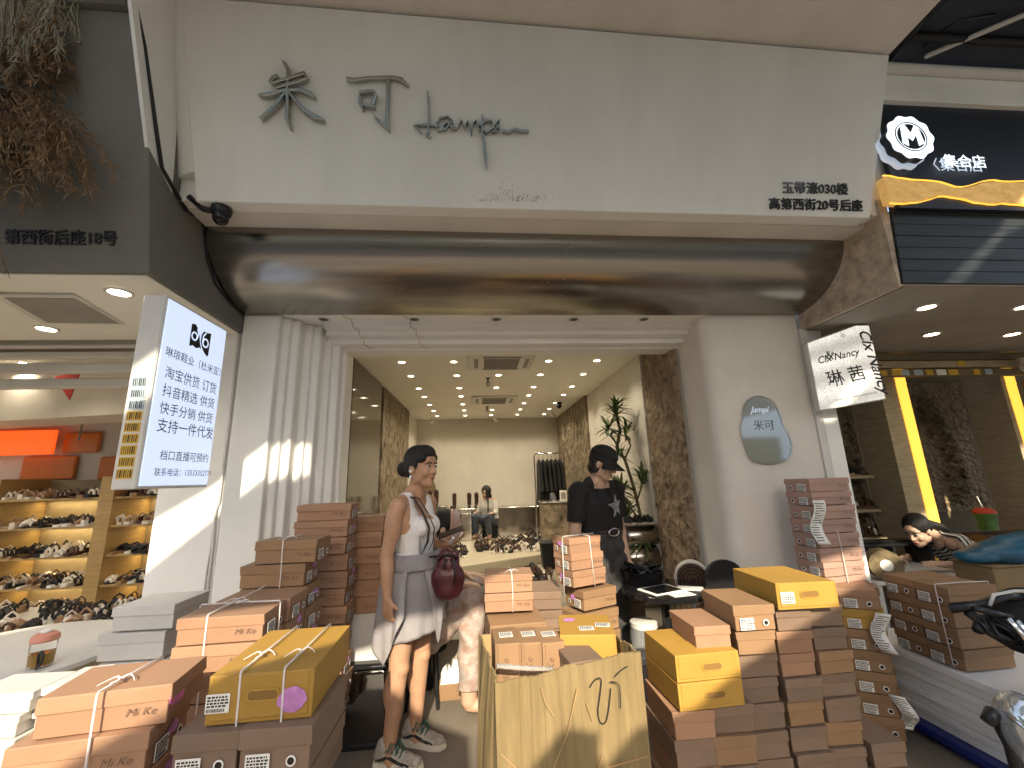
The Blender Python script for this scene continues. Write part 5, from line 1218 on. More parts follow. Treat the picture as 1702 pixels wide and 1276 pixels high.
def local(O, yaw):
    F = V3(math.cos(yaw), math.sin(yaw), 0); L_ = V3(-math.sin(yaw), math.cos(yaw), 0)
    return lambda f, l, z: F * f + L_ * l + V3(0, 0, z)
def torso(b, P, pel, wai, che, sh, w=(.085, .065, .085), r=(.105, .085, .092), shw=.165):
    "pel, wai, che, sh: (f, l, z) of the spine joints"
    for s in (-1, 1):
        q = [P(a[0], a[1] + s * ww, a[2]) for a, ww in zip((pel, wai, che), w)]
        limb(b, q, r); capsule(b, P(che[0], che[1] + s * w[2], che[2]), P(sh[0], sh[1] + s * (shw - .05), sh[2] - .025), r[2], .058)
    capsule(b, P(pel[0], pel[1], pel[2]), P(wai[0], wai[1], wai[2]), r[0], r[1]); capsule(b, P(wai[0], wai[1], wai[2]), P(che[0], che[1], che[2]), r[1], r[2])
    capsule(b, P(che[0], che[1], che[2]), P(sh[0], sh[1], sh[2] - .03), r[2], .06)
    capsule(b, P(sh[0], sh[1] - shw, sh[2]), P(sh[0], sh[1] + shw, sh[2]), .045, .045)
def person(label, O): return thing('person', label, 'person', O)
# ------------------------------------------------------------------ inside the open shop
M['greyp'] = mat('silver print', (.30, .30, .31), .6)
M['jeanb'] = mat('blue denim', (.07, .085, .11), .85, var=.2)
M['leaf'] = mat('dracaena leaf', (.075, .115, .030), .45, var=.5, scale=30)
M['barkt'] = mat('plant stem', (.16, .12, .06), .8, var=.3, scale=30)
M['leop'] = mat('leopard print bag', (.40, .28, .13), .7, var=.1, col2=(.05, .03, .02), scale=60)
M['bootb'] = mat('brown boot', (.05, .026, .018), .4, var=.2)
M['blackcl'] = mat('black cloth', (.012, .011, .012), .9, var=.3, bump=.3, bscale=20)
M['bluet'] = mat('blue tarpaulin', (.012, .085, .15), .38, var=.2, scale=3, bump=.5, bscale=7)
M['cgreen'] = mat('green cup', (.06, .14, .03), .4, var=.3, scale=20)
# counters at the back
ct_ = thing('display_counter', 'long stainless display bench along the back wall', 'display bench', (.6, 8.6, .405))
MB().box(-.80, 1.695, 8.42, 8.80, .406, .91).build('front', M['steel'], ct_, bevel=.006)
MB().box(-.80, 1.695, 8.41, 8.80, .912, .935).build('top', M['steel'], ct_, bevel=.004)
t = thing('display_plinth', 'dark steel plinth with boots behind the standing woman', 'plinth', (-.95, 8.3, .405))
MB().box(-1.10, -.62, 8.0, 8.40, .406, 1.02).build('block', M['steel2'], t, bevel=.006)
t = thing('display_plinth', 'clear framed plinth in front of the steel bench', 'plinth', (-.4, 8.2, .405))
MB().box(-.58, -.16, 7.95, 8.30, .406, .88).build('block', M['steel'], t, bevel=.006)
for x in (-.58, -.16): MB().box(x - .008, x + .008, 7.935, 7.949, .406, .88).build('edge', M['chrome'], t)
def boot(x, y, z, rz, label, s=1.0, m='bootb'):
    t = thing('boot', label, 'boot', (x, y, z), rz + 1e-6, 'boots displayed at the back'); t.scale = (s, s, s)
    b = MB(); capsule(b, (0, .02, .04), (0, .02, .26), .036, .044); capsule(b, (0, .02, .035), (0, -.11, .03), .034, .028); b.box(-.03, .03, .0, .05, 0, .04)
    if 'boot' not in _shared: _shared['boot'] = blob(b, 'shaft', M[m], None, .008, 3); o = _shared['boot']; o.parent = t
    else: o = obj('shaft', _shared['boot'].data, t)
    obj('zip', _zip(), t)
_shared = {}
def _zip():
    if 'z' not in _shared: _shared['z'] = MB().box(.042, .047, .012, .028, .06, .25).mesh('zip', M['chrome'])
    return _shared['z']
for i, (x, y, z) in enumerate(((-1.02, 8.1, 1.022), (-.92, 8.12, 1.022), (-.80, 8.1, 1.022), (-.50, 8.55, .937), (-.20, 8.55, .937), (-.06, 8.55, .937), (.10, 8.55, .937))):
    boot(x, y, z, rnd.uniform(-.5, .5), ('dark brown ankle boot on the dark plinth, one of three' if i < 3 else 'dark heeled boot on the steel bench left of the seated woman'))
b = MB(); b.hexa([(-1.12, 8.42, 1.05), (-.82, 8.42, 1.05), (-.82, 8.55, 1.05), (-1.12, 8.55, 1.05)], [(-1.08, 8.45, 1.42), (-.86, 8.45, 1.42), (-.86, 8.52, 1.42), (-1.08, 8.52, 1.42)])
t = thing('leopard_bag', 'leopard print bag standing behind the boots', 'bag', (-.97, 8.5, 1.02)); b.build('pouch', M['leop'], t, bevel=.02, seg=3)
b = MB(); b.tube([(-1.05, 8.48, 1.42), (-1.03, 8.48, 1.52), (-.91, 8.48, 1.52), (-.89, 8.48, 1.42)], .01, 6); b.build('handle', M['bootb'], t, smooth='all')
solo(MB().box(-1.15, -.80, 8.4, 8.6, .94, 1.019), 'bag_riser', M['steel2'], 'small riser under the leopard print bag', 'riser')
# shoes on the platform
rs = random.Random(41)
g = 'shoes in rows on the screed platform'
for i in range(13):
    for j in range(9):
        x = .25 + i * .088 + rs.uniform(-.015, .015) + j * .0; y = 6.65 + j * .175 + rs.uniform(-.02, .02) - i * .0
        if y < 5.25 + (x + 1.28) * .5 + .12 or x < .25 + .10 * j - .25: continue
        shoe(x, y, .405, R_(-28) + rs.uniform(-.2, .2) + rs.choice((0, 0, math.pi)), rs.choice(('sandal', 'flat', 'heel')), rs.choice([('shoe_w', 'ink'), ('shoe_w', 'shoe_w'), ('shoe_w', 'shoe_b'), ('shoe_w', 'ink'), ('ink', 'shoe_b')]), 'shoe in the dense rows on the right half of the platform', g, s=1.15, name='shoe')
for i in range(6):
    for j in range(6):
        if rs.random() < .8: shoe(-.86 + i * .11 + rs.uniform(-.02, .02), 6.15 + j * .2 + i * .05, .405, R_(60) + rs.uniform(-.3, .3), rs.choice(('sandal', 'flat', 'heel')), rs.choice([('shoe_w', 'ink'), ('ink', 'shoe_b'), ('shoe_w', 'shoe_b')]), 'shoe among the loose rows left on the platform', 'shoes left on the platform', s=1.1, name='shoe')
for x, y in ((-.02, 6.9), (.08, 7.0), (.18, 7.1), (.02, 7.3), (.30, 6.95), (.38, 7.0), (.46, 6.9), (.36, 7.25), (.5, 7.2)): shoe(x, y, .405, rs.uniform(-1, 1), 'heel', ('ink', 'shoe_b'), 'dark heeled shoe in the middle of the platform', 'dark heels mid platform', s=1.3, name='shoe')
for i in range(12):
    for j in range(3): shoe(-.78 + j * .15 + rs.uniform(-.02, .02), 4.55 + i * .095, .281, R_(80) + rs.uniform(-.2, .2), rs.choice(('sandal', 'flat')), rs.choice([('shoe_w', 'ink'), ('shoe_w', 'shoe_b'), ('ink', 'ink')]), 'shoe in rows on the shop floor behind the handbag', 'shoes in rows on the shop floor', s=1.1, name='shoe')
for i in range(10):
    for j in range(2): shoe(.62 + j * .14 + rs.uniform(-.02, .02), 4.9 + i * .1, .281, R_(-50) + rs.uniform(-.3, .3), rs.choice(('sandal', 'flat')), rs.choice([('shoe_w', 'ink'), ('shoe_w', 'shoe_b')]), 'shoe in the short rows left of the capped person', 'shoes left of the capped person', s=1.1, name='shoe')
t = thing('black_bin', 'black fabric bin by the platform edge behind the tower', 'bin', (.98, 6.0, .28)); b = MB(); b.hexa([(.86, 5.9, .281), (1.08, 5.9, .281), (1.08, 6.1, .281), (.86, 6.1, .281)], [(.83, 5.87, .62), (1.11, 5.87, .62), (1.11, 6.13, .62), (.83, 6.13, .62)]); b.build('body', M['blackcl'], t, bevel=.01)
b = MB(); b.tube([(.83, 5.87, .62), (1.11, 5.87, .62), (1.11, 6.13, .62), (.83, 6.13, .62)], .012, 6, close=True); b.build('rim', M['black'], t)
# stone counter with clothes rail
sc_ = thing('stone_counter', 'bark clad cash counter below the hanging black clothes', 'counter', (1.25, 6.75, .405))
MB().box(.98, 1.69, 6.5, 7.0, .33, 1.09).build('cladding', M['bark'], sc_, bevel=.006); MB().box(.96, 1.70, 6.48, 7.02, 1.092, 1.118).build('top', M['steel2'], sc_, bevel=.004)
t = thing('clothes_rail', 'chrome rail hung with long black clothes at the back right', 'clothes rail', (1.25, 7.4, .405))
b = MB(); b.tube([(.98, 7.4, .41), (.98, 7.4, 1.86), (1.0, 7.4, 1.9), (1.5, 7.4, 1.9), (1.52, 7.4, 1.86), (1.52, 7.4, .41)], .013, 8); b.build('rail', M['chrome'], t, smooth='all')
for i in range(6):
    x = 1.06 + i * .075; g_ = thing('black_garment', 'long black garment on a hanger on the chrome rail', 'garment', (x, 7.4, 1.05), 0, 'black garments on the rail')
    b = MB(); vs = []; n = 14; prof = [(.05, 0), (.21, -.07), (.235, -.30), (.20, -.31), (.19, -.5), (.22, -.85)]
    b.hexa([(x - .036, 7.16, 1.0), (x + .036, 7.16, 1.0), (x + .036, 7.64, 1.0), (x - .036, 7.64, 1.0)], [(x - .02, 7.22, 1.74), (x + .02, 7.22, 1.74), (x + .02, 7.58, 1.74), (x - .02, 7.58, 1.74)])
    b.hexa([(x - .02, 7.22, 1.745), (x + .02, 7.22, 1.745), (x + .02, 7.58, 1.745), (x - .02, 7.58, 1.745)], [(x - .012, 7.35, 1.80), (x + .012, 7.35, 1.80), (x + .012, 7.45, 1.80), (x - .012, 7.45, 1.80)])
    b.hexa([(x - .028, 7.06, 1.25), (x + .028, 7.06, 1.25), (x + .028, 7.158, 1.25), (x - .028, 7.158, 1.25)], [(x - .02, 7.19, 1.72), (x + .02, 7.19, 1.72), (x + .02, 7.219, 1.72), (x - .02, 7.219, 1.72)])
    b.build('cloth', M['blackcl'], g_, bevel=.008); b = MB(); b.tube([(x, 7.4, 1.80), (x, 7.4, 1.88), (x, 7.415, 1.905), (x, 7.40, 1.92)], .003, 5); b.build('hanger_hook', M['chrome'], g_)
t = thing('card_stand', 'small white framed card standing on the bark clad counter', 'card stand', (1.30, 6.6, 1.12)); MB().box(1.25, 1.36, 6.58, 6.60, 1.122, 1.28).build('card', M['paper'], t, bevel=.004); MB().box(1.268, 1.342, 6.575, 6.579, 1.15, 1.25).build('picture', M['greyw'], t); MB().box(1.25, 1.36, 6.60, 6.66, 1.119, 1.13).build('foot', M['paper'], t)
t = thing('card_reader', 'small dark payment device left of the white card', 'device', (1.15, 6.6, 1.12)); b = MB(); b.hexa([(1.10, 6.55, 1.119), (1.20, 6.55, 1.119), (1.20, 6.7, 1.119), (1.10, 6.7, 1.119)], [(1.11, 6.57, 1.15), (1.19, 6.57, 1.15), (1.19, 6.68, 1.25), (1.11, 6.68, 1.25)]); b.build('body', M['black'], t, bevel=.006); MB().box(1.12, 1.18, 6.545, 6.553, 1.122, 1.14).build('screen', M['greyp'], t)
t = thing('dome_camera', 'small black dome camera on the shop ceiling above the clothes', 'security camera', (1.40, 7.0, 2.75)); b = MB(); b.lathe([(.05, 0), (.05, -.03), (.03, -.05)], 16); b.build('base', M['black'], t, smooth=True, world=False); b = MB(); b.ell((0, 0, -.06), (.045, .045, .05), 14, 8); b.build('dome', M['gloss'], t, smooth='all', world=False)
# chrome roll display and what is around it
t = thing('chrome_roll_display', 'stack of three polished chrome rolls under a glass shelf', 'display stand', (1.58, 4.15, .28))
for k, z in enumerate((.90, .70, .50)):
    b = MB(); b.lathe([(.001, 0), (.095, 0), (.1, .006), (.1, .30), (.095, .306), (.001, .306)], 32, frame((1.43, 4.22 - .0 * k, z), (0, 1, 0), (0, 0, 1)), cap=False); b.build('roll', M['steel'], t, smooth=40)
    b = MB(); b.lathe([(.001, 0), (.085, 0), (.085, .004), (.001, .004)], 24, frame((1.425, 4.22, z), (0, 1, 0), (0, 0, 1)), cap=False); b.build('end_cap', M['black'], t)
MB().box(1.42, 1.735, 4.10, 4.34, .281, .398).build('base', M['steel2'], t, bevel=.005)
MB().box(1.40, 1.735, 4.09, 4.36, 1.002, 1.014).build('glass_shelf', M['steel2'], t, bevel=.003)
for i in range(3): shoe(1.44 + i * .09, 4.22, 1.015, .6 + i * .2, 'flat', ('shoe_w', 'ink'), 'dark slipper on the shelf above the chrome rolls', 'slippers above the chrome rolls', name='shoe')
# plant
pl_ = thing('dracaena_plant', 'tall dracaena with three leafy heads by the stone column', 'plant', (1.55, 4.55, .28))
b = MB(); b.lathe([(.11, .0), (.14, .02), (.16, .26), (.15, .27), (.14, .25), (.001, .24)], 24, Matrix.Translation((1.60, 4.5, .281))); b.build('pot', M['black'], pl_, smooth=40)
st_ = {'a': [(1.60, 4.5, .52), (1.70, 4.42, .95), (1.64, 4.42, 1.35), (1.58, 4.45, 1.65), (1.52, 4.5, 1.80), (1.58, 4.52, 1.98), (1.54, 4.5, 2.18)], 'b': [(1.64, 4.42, 1.33), (1.45, 4.43, 1.45), (1.30, 4.45, 1.50)], 'c': [(1.70, 4.42, .97), (1.58, 4.40, 1.15), (1.47, 4.38, 1.30)], 'd': [(1.58, 4.45, 1.66), (1.66, 4.45, 1.80), (1.60, 4.45, 1.95)], 'e': [(1.66, 4.42, 1.22), (1.70, 4.36, 1.36), (1.70, 4.33, 1.46)]}
for k, q in st_.items(): b = MB(); b.tube(q, [.018 if k == 'a' else .010] * len(q), 8); b.build('trunk' if k == 'a' else 'stem', M['barkt'], pl_, smooth='all')
def leafhead(c, n, ln, seed, w_=.016, dr=.5):
    rs = random.Random(seed); b = MB()
    for i in range(n):
        a = rs.uniform(0, 6.283); el = rs.uniform(-.35, 1.2); d = V3(math.cos(a) * math.cos(el), math.sin(a) * math.cos(el), math.sin(el)); p = V3(*c) + V3(rs.gauss(0, .012), rs.gauss(0, .012), rs.uniform(-.07, .05)); sd = d.cross(V3(0, 0, 1)).normalized() if abs(d.z) < .98 else V3(1, 0, 0); l = ln * rs.uniform(.7, 1.1); vs = []
        for k in range(6):
            u = k / 5; ww = w_ * math.sin(math.pi * min(1, .12 + u * .88)) * (1 - .25 * u); q = p + d * l * u + V3(0, 0, -dr * l * u * u * .5); vs += [q - sd * ww, q + sd * ww + V3(0, 0, .002)]
        b.add(vs, [(2 * k, 2 * k + 1, 2 * k + 3, 2 * k + 2) for k in range(5)])
    b.build('leaves', M['leaf'], pl_, smooth='all')
leafhead((1.54, 4.5, 2.20), 60, .24, 1, .017); leafhead((1.43, 4.46, 1.98), 48, .23, 2, .017); leafhead((1.62, 4.44, 1.97), 34, .20, 7); leafhead((1.52, 4.42, 1.72), 34, .20, 3); leafhead((1.47, 4.36, 1.32), 64, .25, 4, .017); leafhead((1.70, 4.30, 1.46), 40, .20, 5); leafhead((1.66, 4.30, .90), 56, .30, 6, .018, .9); leafhead((1.52, 4.36, 1.10), 40, .25, 8, .017)
# fan, table, chair, jar, boxes near the column
t = thing('floor_fan', 'round white rimmed drum fan at the foot of the stone column', 'fan', (1.83, 3.33, .4)); A_ = Matrix.Translation((1.62, 3.30, .70)) @ Matrix.Rotation(R_(-25), 4, 'Z') @ Matrix.Rotation(R_(90), 4, 'X') 
b = MB(); b.lathe([(.12, -.07), (.128, -.08), (.135, .03), (.128, .04), (.118, .035), (.112, .0)], 36, A_, cap=False); b.build('housing', M['metalw'], t, smooth=50)
b = MB(); b.lathe([(.001, .0), (.118, .0)], 36, A_, cap=False); b.build('back_disc', M['bootb'], t)
b = MB()
for r in (.03, .055, .08, .105): b.tube([A_ @ V3(r * math.cos(6.283 * i / 28), r * math.sin(6.283 * i / 28), .032) for i in range(28)], .002, 4, close=True)
b.build('grille', M['barkt'], t)
b = MB(); b.tube([(1.62, 3.34, .58), (1.62, 3.34, .012)], .02, 8); b.lathe([(.12, 0), (.12, .015), (.02, .03)], 20, Matrix.Translation((1.62, 3.34, .002))); b.build('stand', M['metalw'], t, smooth=40)
t = thing('round_side_table', 'small black round table holding a tablet and papers', 'table', (1.25, 2.98, 0)); b = MB(); b.lathe([(.27, .70), (.28, .705), (.28, .73), (.27, .735)], 36); b.build('top', M['gloss'], t, smooth=40, world=False)
b = MB(); b.lathe([(.17, 0), (.17, .02), (.03, .05), (.03, .70)], 20); b.build('pedestal', M['black'], t, smooth=40, world=False)
t = thing('tablet', 'white framed tablet lying on the small black table', 'tablet', (1.20, 2.90, .737)); b = MB(); A_ = Matrix.Rotation(R_(20), 4, 'Z'); b.box(-.13, .13, -.09, .09, 0, .009, A_); b.build('frame', M['paper'], t, bevel=.003, world=False); b = MB(); b.box(-.108, .108, -.078, .078, .0092, .0102, A_); b.build('screen', M['gloss'], t, world=False)
for i, (x, y, a) in enumerate(((1.28, 2.80, 10), (1.40, 2.90, -25))): b = MB(); b.box(-.08, .08, -.055, .055, 0, .002, Matrix.Translation((x, y, .737 + i * .003)) @ Matrix.Rotation(R_(a), 4, 'Z')); solo(b, 'paper_sheet', M['paper'], 'white paper sheet %s the tablet' % ('in front of' if i == 0 else 'right of'), 'paper')
t = thing('black_basket', 'dark basket of odds and ends behind the tablet', 'basket', (1.2, 3.15, .5)); b = MB(); b.lathe([(.13, 0), (.15, .07), (.16, .08), (.14, .075), (.12, .02), (.001, .02)], 20, Matrix.Translation((1.18, 3.16, .737))); b.build('body', M['black'], t, smooth=40)
b = MB(); rs = random.Random(3)
for k in range(14): b.tube([(1.18 + rs.uniform(-.12, .12), 3.16 + rs.uniform(-.1, .1), .80), (1.18 + rs.uniform(-.14, .14), 3.16 + rs.uniform(-.1, .1), .86), (1.18 + rs.uniform(-.14, .14), 3.16 + rs.uniform(-.1, .1), .80)], .008, 5)
b.build('cables', M['black'], t, smooth='all')
t = thing('round_backed_chair', 'black chair with rounded back behind the big yellow box', 'chair', (1.62, 2.85, 0)); b = MB(); b.prism([(.13 * math.cos(R_(a)), .20 + .10 * math.sin(R_(a))) for a in range(0, 181, 12)] + [(-.13, 0), (.13, 0)], .03, FACE(1.62, 2.87, .62)); b.build('backrest', M['black'], t, bevel=.006); MB().box(1.45, 1.79, 2.88, 3.15, .44, .48).build('seat', M['black'], t, bevel=.01)
for x in (1.47, 1.77):
    for y in (2.90, 3.13): MB().tube([(x, y, .44), (x, y, 0)], .012, 8).build('leg', M['black'], t)
t = thing('water_bottle', 'clear plastic storage jar beside the table leg', 'jar', (1.10, 3.02, 0)); b = MB(); b.lathe([(.07, .28), (.09, .29), (.095, .46), (.085, .49), (.06, .50)], 24, Matrix.Translation((.0, .0, 0))); b.build('jar', M['plastic'], t, smooth=40, world=False); b = MB(); b.lathe([(.085, .485), (.09, .49), (.09, .52), (.08, .525)], 24); b.build('lid', M['metalw'], t, smooth=40, world=False); b = MB(); b.lathe([(.10, 0), (.10, .279)], 20); b.build('base', M['greyw'], t, smooth=40, world=False)
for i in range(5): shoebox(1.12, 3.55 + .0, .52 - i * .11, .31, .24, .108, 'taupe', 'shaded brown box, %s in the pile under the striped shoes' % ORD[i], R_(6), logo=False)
for i in range(5): shoe(1.02 + i * .055, 3.52, .63, R_(20) + i * .05, 'sandal', ('shoe_w', 'heart2'), 'pale striped sandal lined up on the shaded pile', 'sandals on the shaded pile', name='shoe')
# stool, tissue, at the woman's feet
t = thing('gloss_stool', 'glossy black barrel stool reflecting boxes beside the standing woman', 'stool', (-.70, 3.0, 0)); b = MB()
P8 = lambda w_, d_, z: [(x, y, z) for x, y in ((-w_, -d_), (w_, -d_), (w_, d_), (-w_, d_))]
b.hexa(P8(.16, .16, .0), P8(.135, .14, .40)); b.build('body', M['chromeblk'], t, bevel=.03, seg=4, smooth=30, world=False); b = MB(); b.hexa(P8(.145, .15, .402), P8(.13, .14, .43)); b.build('seat', M['gloss'], t, bevel=.012, seg=3, smooth=30, world=False)
b = MB(); b.hexa(P8(.168, .168, .0), P8(.166, .166, .03)); b.build('foot_rim', M['black'], t, bevel=.006, world=False)
t = shoebox(-.17, 3.42, .0, .27, .2, .10, 'tan', 'open tan shoebox full of white tissue paper on the floor', R_(4), kind='tuck', logo=False, group=None)
b = MB(); rs = random.Random(6); vs = []; n = 16
for i in range(n + 1):
    for j in range(n + 1): e = min(i, j, n - i, n - j) / n; vs.append((-.125 + .25 * i / n, -.09 + .18 * j / n, .099 + (rs.uniform(.0, .11) * min(1, e * 5) + .03 * math.sin(i) * min(1, e * 4))))
b.add(vs, [(i * (n + 1) + j, (i + 1) * (n + 1) + j, (i + 1) * (n + 1) + j + 1, i * (n + 1) + j + 1) for i in range(n) for j in range(n)]); o = b.build('tissue', M['paper'], t, world=False)
b = MB(); b.box(-.62, -.36, 3.48, 3.72, 0, .45); solo(b, 'dark_cabinet', M['black'], "dark low cabinet behind the standing woman's legs", 'cabinet', bevel=.01)
# ------------------------------------------------------------------ right shop table and street side
t = thing('work_table', 'white work table with rails in front of the leaning woman', 'table', (3.5, 3.3, 0)); MB().box(2.85, 4.35, 3.02, 3.62, .655, .68).build('top', M['metalw'], t, bevel=.004)
for x in (2.9, 4.3):
    for y in (3.07, 3.57): MB().box(x - .02, x + .02, y - .02, y + .02, 0, .654).build('leg', M['metalw'], t)
t = thing('dark_rack', 'low dark metal rack with flat rails on the work table', 'rack', (3.4, 3.25, .68)); b = MB()
for y, z in ((3.42, .84), (3.50, .855), (3.58, .85)): b.box(3.02, 3.95, y, y + .05, z, z + .018)
b.build('rail', M['black'], t, bevel=.003)
for x in (3.2, 3.42, 3.75): MB().box(x, x + .03, 3.40, 3.62, .682, .838).build('support', M['black'], t, bevel=.003)
t = thing('tape_roll', 'large brown tape roll standing on the work table', 'tape roll', (2.9, 3.1, .68)); A_ = frame((2.96, 3.02, .79), (1, 0, 0), (0, 0, 1)) @ Matrix.Rotation(R_(-25), 4, 'Y')
b = MB(); b.lathe([(.035, 0), (.105, 0), (.108, -.10), (.035, -.10)], 32, A_, cap=False); b.build('tape', M['barkt'], t, smooth=40); b = MB(); b.lathe([(.001, .001), (.034, .001)], 20, A_, cap=False); b.lathe([(.034, .004), (.04, .004), (.04, -.1)], 20, A_, cap=False); b.build('core', M['paper'], t, smooth=40)
t = thing('brown_bag', 'rounded brown bag beside the tape roll', 'bag', (2.72, 3.15, .68)); b = MB(); b.ell((2.80, 3.16, .78), (.10, .09, .10), 16, 10); b.build('body', M['tan'], t, smooth='all'); b = MB(); b.tube([(2.74, 3.10, .86), (2.80, 3.08, .90), (2.86, 3.10, .86)], .006, 6); b.build('handle', M['bootb'], t)
t = thing('green_cup', 'green drink cup with red lid and straw in the right shop', 'cup', (4.62, 3.62, .877)); t.scale = (.66, .66, .8); b = MB(); b.lathe([(.095, 0), (.115, .18), (.12, .185)], 24, Matrix.Translation((0, 0, .03))); b.build('cup', M['cgreen'], t, smooth=40, world=False); b = MB(); b.lathe([(.122, .215), (.12, .235), (.08, .27), (.001, .275)], 24); b.build('lid', M['lidred'], t, smooth=40, world=False); b = MB(); b.tube([(0, 0, .26), (-.07, -.02, .40)], .008, 6); b.build('straw', M['paper'], t, world=False)
t = thing('side_cabinet', 'low dark cabinet behind the blue bundle', 'cabinet', (4.7, 3.8, 0)); MB().box(4.45, 5.35, 3.5, 3.72, 0, .875).build('body', M['bootb'], t, bevel=.006); MB().box(4.47, 5.33, 3.49, 3.499, .1, .8).build('door', M['olive'], t)
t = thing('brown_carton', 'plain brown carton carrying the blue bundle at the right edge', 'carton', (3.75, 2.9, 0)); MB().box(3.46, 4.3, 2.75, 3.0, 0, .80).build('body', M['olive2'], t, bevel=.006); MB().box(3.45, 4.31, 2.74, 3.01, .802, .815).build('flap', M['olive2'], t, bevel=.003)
b = MB()
for dx, dz, r in ((0, .05, (.30, .16, .09)), (.25, .07, (.28, .17, .12)), (-.26, .035, (.16, .11, .05)), (.5, .08, (.2, .16, .13)), (.1, .10, (.25, .12, .07))): b.ell((3.78 + dx, 2.87, .80 + dz + .02), r, 18, 12)
o = blob(b, 'tarp_bundle', M['bluet'], None, .012, 6); tag(o, 'blue tarpaulin bundle lying on the brown carton', 'bundle')
# motor scooter at the right edge (only its front is in the picture)
ms_ = thing('motor_scooter', 'black scooter front with clear headlight at the right edge', 'scooter', (2.45, 1.75, 0))
b = MB(); b.lathe([(.10, -.05), (.19, -.06), (.215, -.03), (.215, .03), (.19, .06), (.10, .05)], 30, frame((2.62, 1.60, .215), (1, 0, 0), (0, 0, 1)) @ Matrix.Rotation(R_(50), 4, 'Y')); b.build('front_wheel', M['black'], ms_, smooth=40)
b = MB(); b.tube([(2.62, 1.62, .22), (2.50, 1.75, .62), (2.42, 1.84, .92)], [.03, .045, .04], 10); b.build('steering_column', M['black'], ms_, smooth='all')
b = MB()
for c, r in (((2.38, 1.76, .50), (.10, .10, .20)), ((2.44, 1.72, .66), (.14, .11, .12)), ((2.52, 1.70, .40), (.13, .10, .16))): b.ell(c, r, 18, 12)
blob(b, 'front_fairing', M['gloss'], ms_, .01, 4).location = (-2.45, -1.75, 0)
b = MB(); b.ell((2.095, 1.70, .485), (.078, .09, .13), 24, 16); b.build('headlight', M['plastic'], ms_, smooth='all')
b = MB(); b.ell((2.125, 1.73, .485), (.055, .07, .10), 20, 14); b.build('reflector', M['chrome'], ms_, smooth='all')
b = MB(); b.tube([(2.02, 1.68, .55), (2.06, 1.63, .49), (2.11, 1.62, .43)], .008, 6); b.build('trim', M['chrome'], ms_, smooth='all')
b = MB(); b.tube([(1.99, 1.74, .50), (2.02, 1.74, .525), (2.06, 1.74, .505)], [.022, .028, .028], 10); b.tube([(2.035, 1.74, .505), (2.045, 1.72, .42), (2.03, 1.70, .15)], .024, 10); b.build('front_guard', M['black'], ms_, smooth='all')
b = MB(); b.tube([(2.42, 1.84, .90), (2.30, 1.80, .93), (2.16, 1.80, .90), (2.06, 1.84, .88)], [.02, .018, .018, .022], 10); b.build('handlebar', M['black'], ms_, smooth='all')
b = MB(); b.tube([(2.08, 1.76, .90), (2.16, 1.75, .88), (2.24, 1.76, .86)], .012, 8); b.tube([(2.10, 1.80, .87), (2.16, 1.82, .83), (2.12, 1.8, .8)], .02, 8)
rs = random.Random(5)
for k in range(12): b.tube([(2.16 + rs.uniform(-.05, .05), 1.80, .86), (2.18 + rs.uniform(-.06, .06), 1.78 + rs.uniform(-.04, .04), .80), (2.26 + rs.uniform(-.05, .05), 1.78, .74)], .007, 5)
b.build('cable', M['black'], ms_, smooth='all')
for k in (0, .035): b = MB(); b.tube([(2.195 + k, 1.735, .865 - k * .3), (2.255 + k, 1.725, .75 - k * .2), (2.30 + k, 1.72, .66)], .010, 8); b.build('fork_tube', M['chrome'], ms_, smooth='all')
b = MB(); b.tube([(2.18, 1.78, .90), (2.20, 1.77, .945), (2.30, 1.77, .955), (2.5, 1.78, .94)], .007, 6); b.build('mirror_stem', M['metalw'], ms_, smooth='all')
b = MB(); b.prism([(0, 0), (.16, .03), (.16, .16), (.02, .15)], .01, FACE(2.30, 1.74, .62)); b.build('white_panel', M['greyp'], ms_)
b = MB(); b.ell((2.46, 1.86, .80), (.20, .10, .14), 16, 10); b.build('wind_apron', M['blackcl'], ms_, smooth='all')
# ---- woman with the maroon bag
O = (-.40, 2.77, 0); P = local(O, R_(-24)); w = person('standing woman in white tank top and grey tied shorts holding a phone', O)
b = MB()
torso(b, P, (-.01, 0, .93), (.0, 0, 1.08), (.0, 0, 1.21), (-.015, 0, 1.365), (.075, .052, .068), (.105, .078, .088), .165)
for s in (-1, 1):
    b.ell(P(.068, s * .062, 1.225), (.058, .058, .060), 14, 10); b.ell(P(-.06, s * .065, .905), (.085, .085, .095), 14, 10)
    capsule(b, P(-.02, s * .13, 1.372), P(-.015, s * .02, 1.435), .036, .045)
    b.ell(P(-.012, s * .178, 1.35), (.052, .052, .056), 14, 10)
capsule(b, P(-.018, 0, 1.38), P(.010, 0, 1.49), .056, .051)
RA = [P(-.015, -.185, 1.35), P(-.055, -.212, 1.08), P(-.035, -.222, .865)]
limb(b, RA, [.048, .039, .027]); capsule(b, RA[1], P(-.047, -.217, 1.0), .039, .042); capsule(b, P(-.047, -.217, 1.0), RA[2], .042, .027); b.ell(P(-.03, -.200, 1.24), (.050, .048, .11), 12, 9)
hand(b, P(-.033, -.224, .862), P(.05, .05, -1) , P(.15, 1, 0), P(1, .0, 0), .55, .98)
LA = [P(-.015, .185, 1.35), P(-.02, .225, 1.09), P(.13, .20, 1.085)]
limb(b, LA, [.046, .038, .026]); hand(b, P(.13, .20, 1.085), P(1, -.1, .45), P(0, -.15, 1), P(0, -1, 0.2), .42, .95)
RL = [P(-.005, -.088, .90), P(-.02, -.115, .475), P(-.055, -.135, .085)]; LL = [P(-.005, .085, .90), P(.0, .08, .475), P(-.025, .078, .085)]
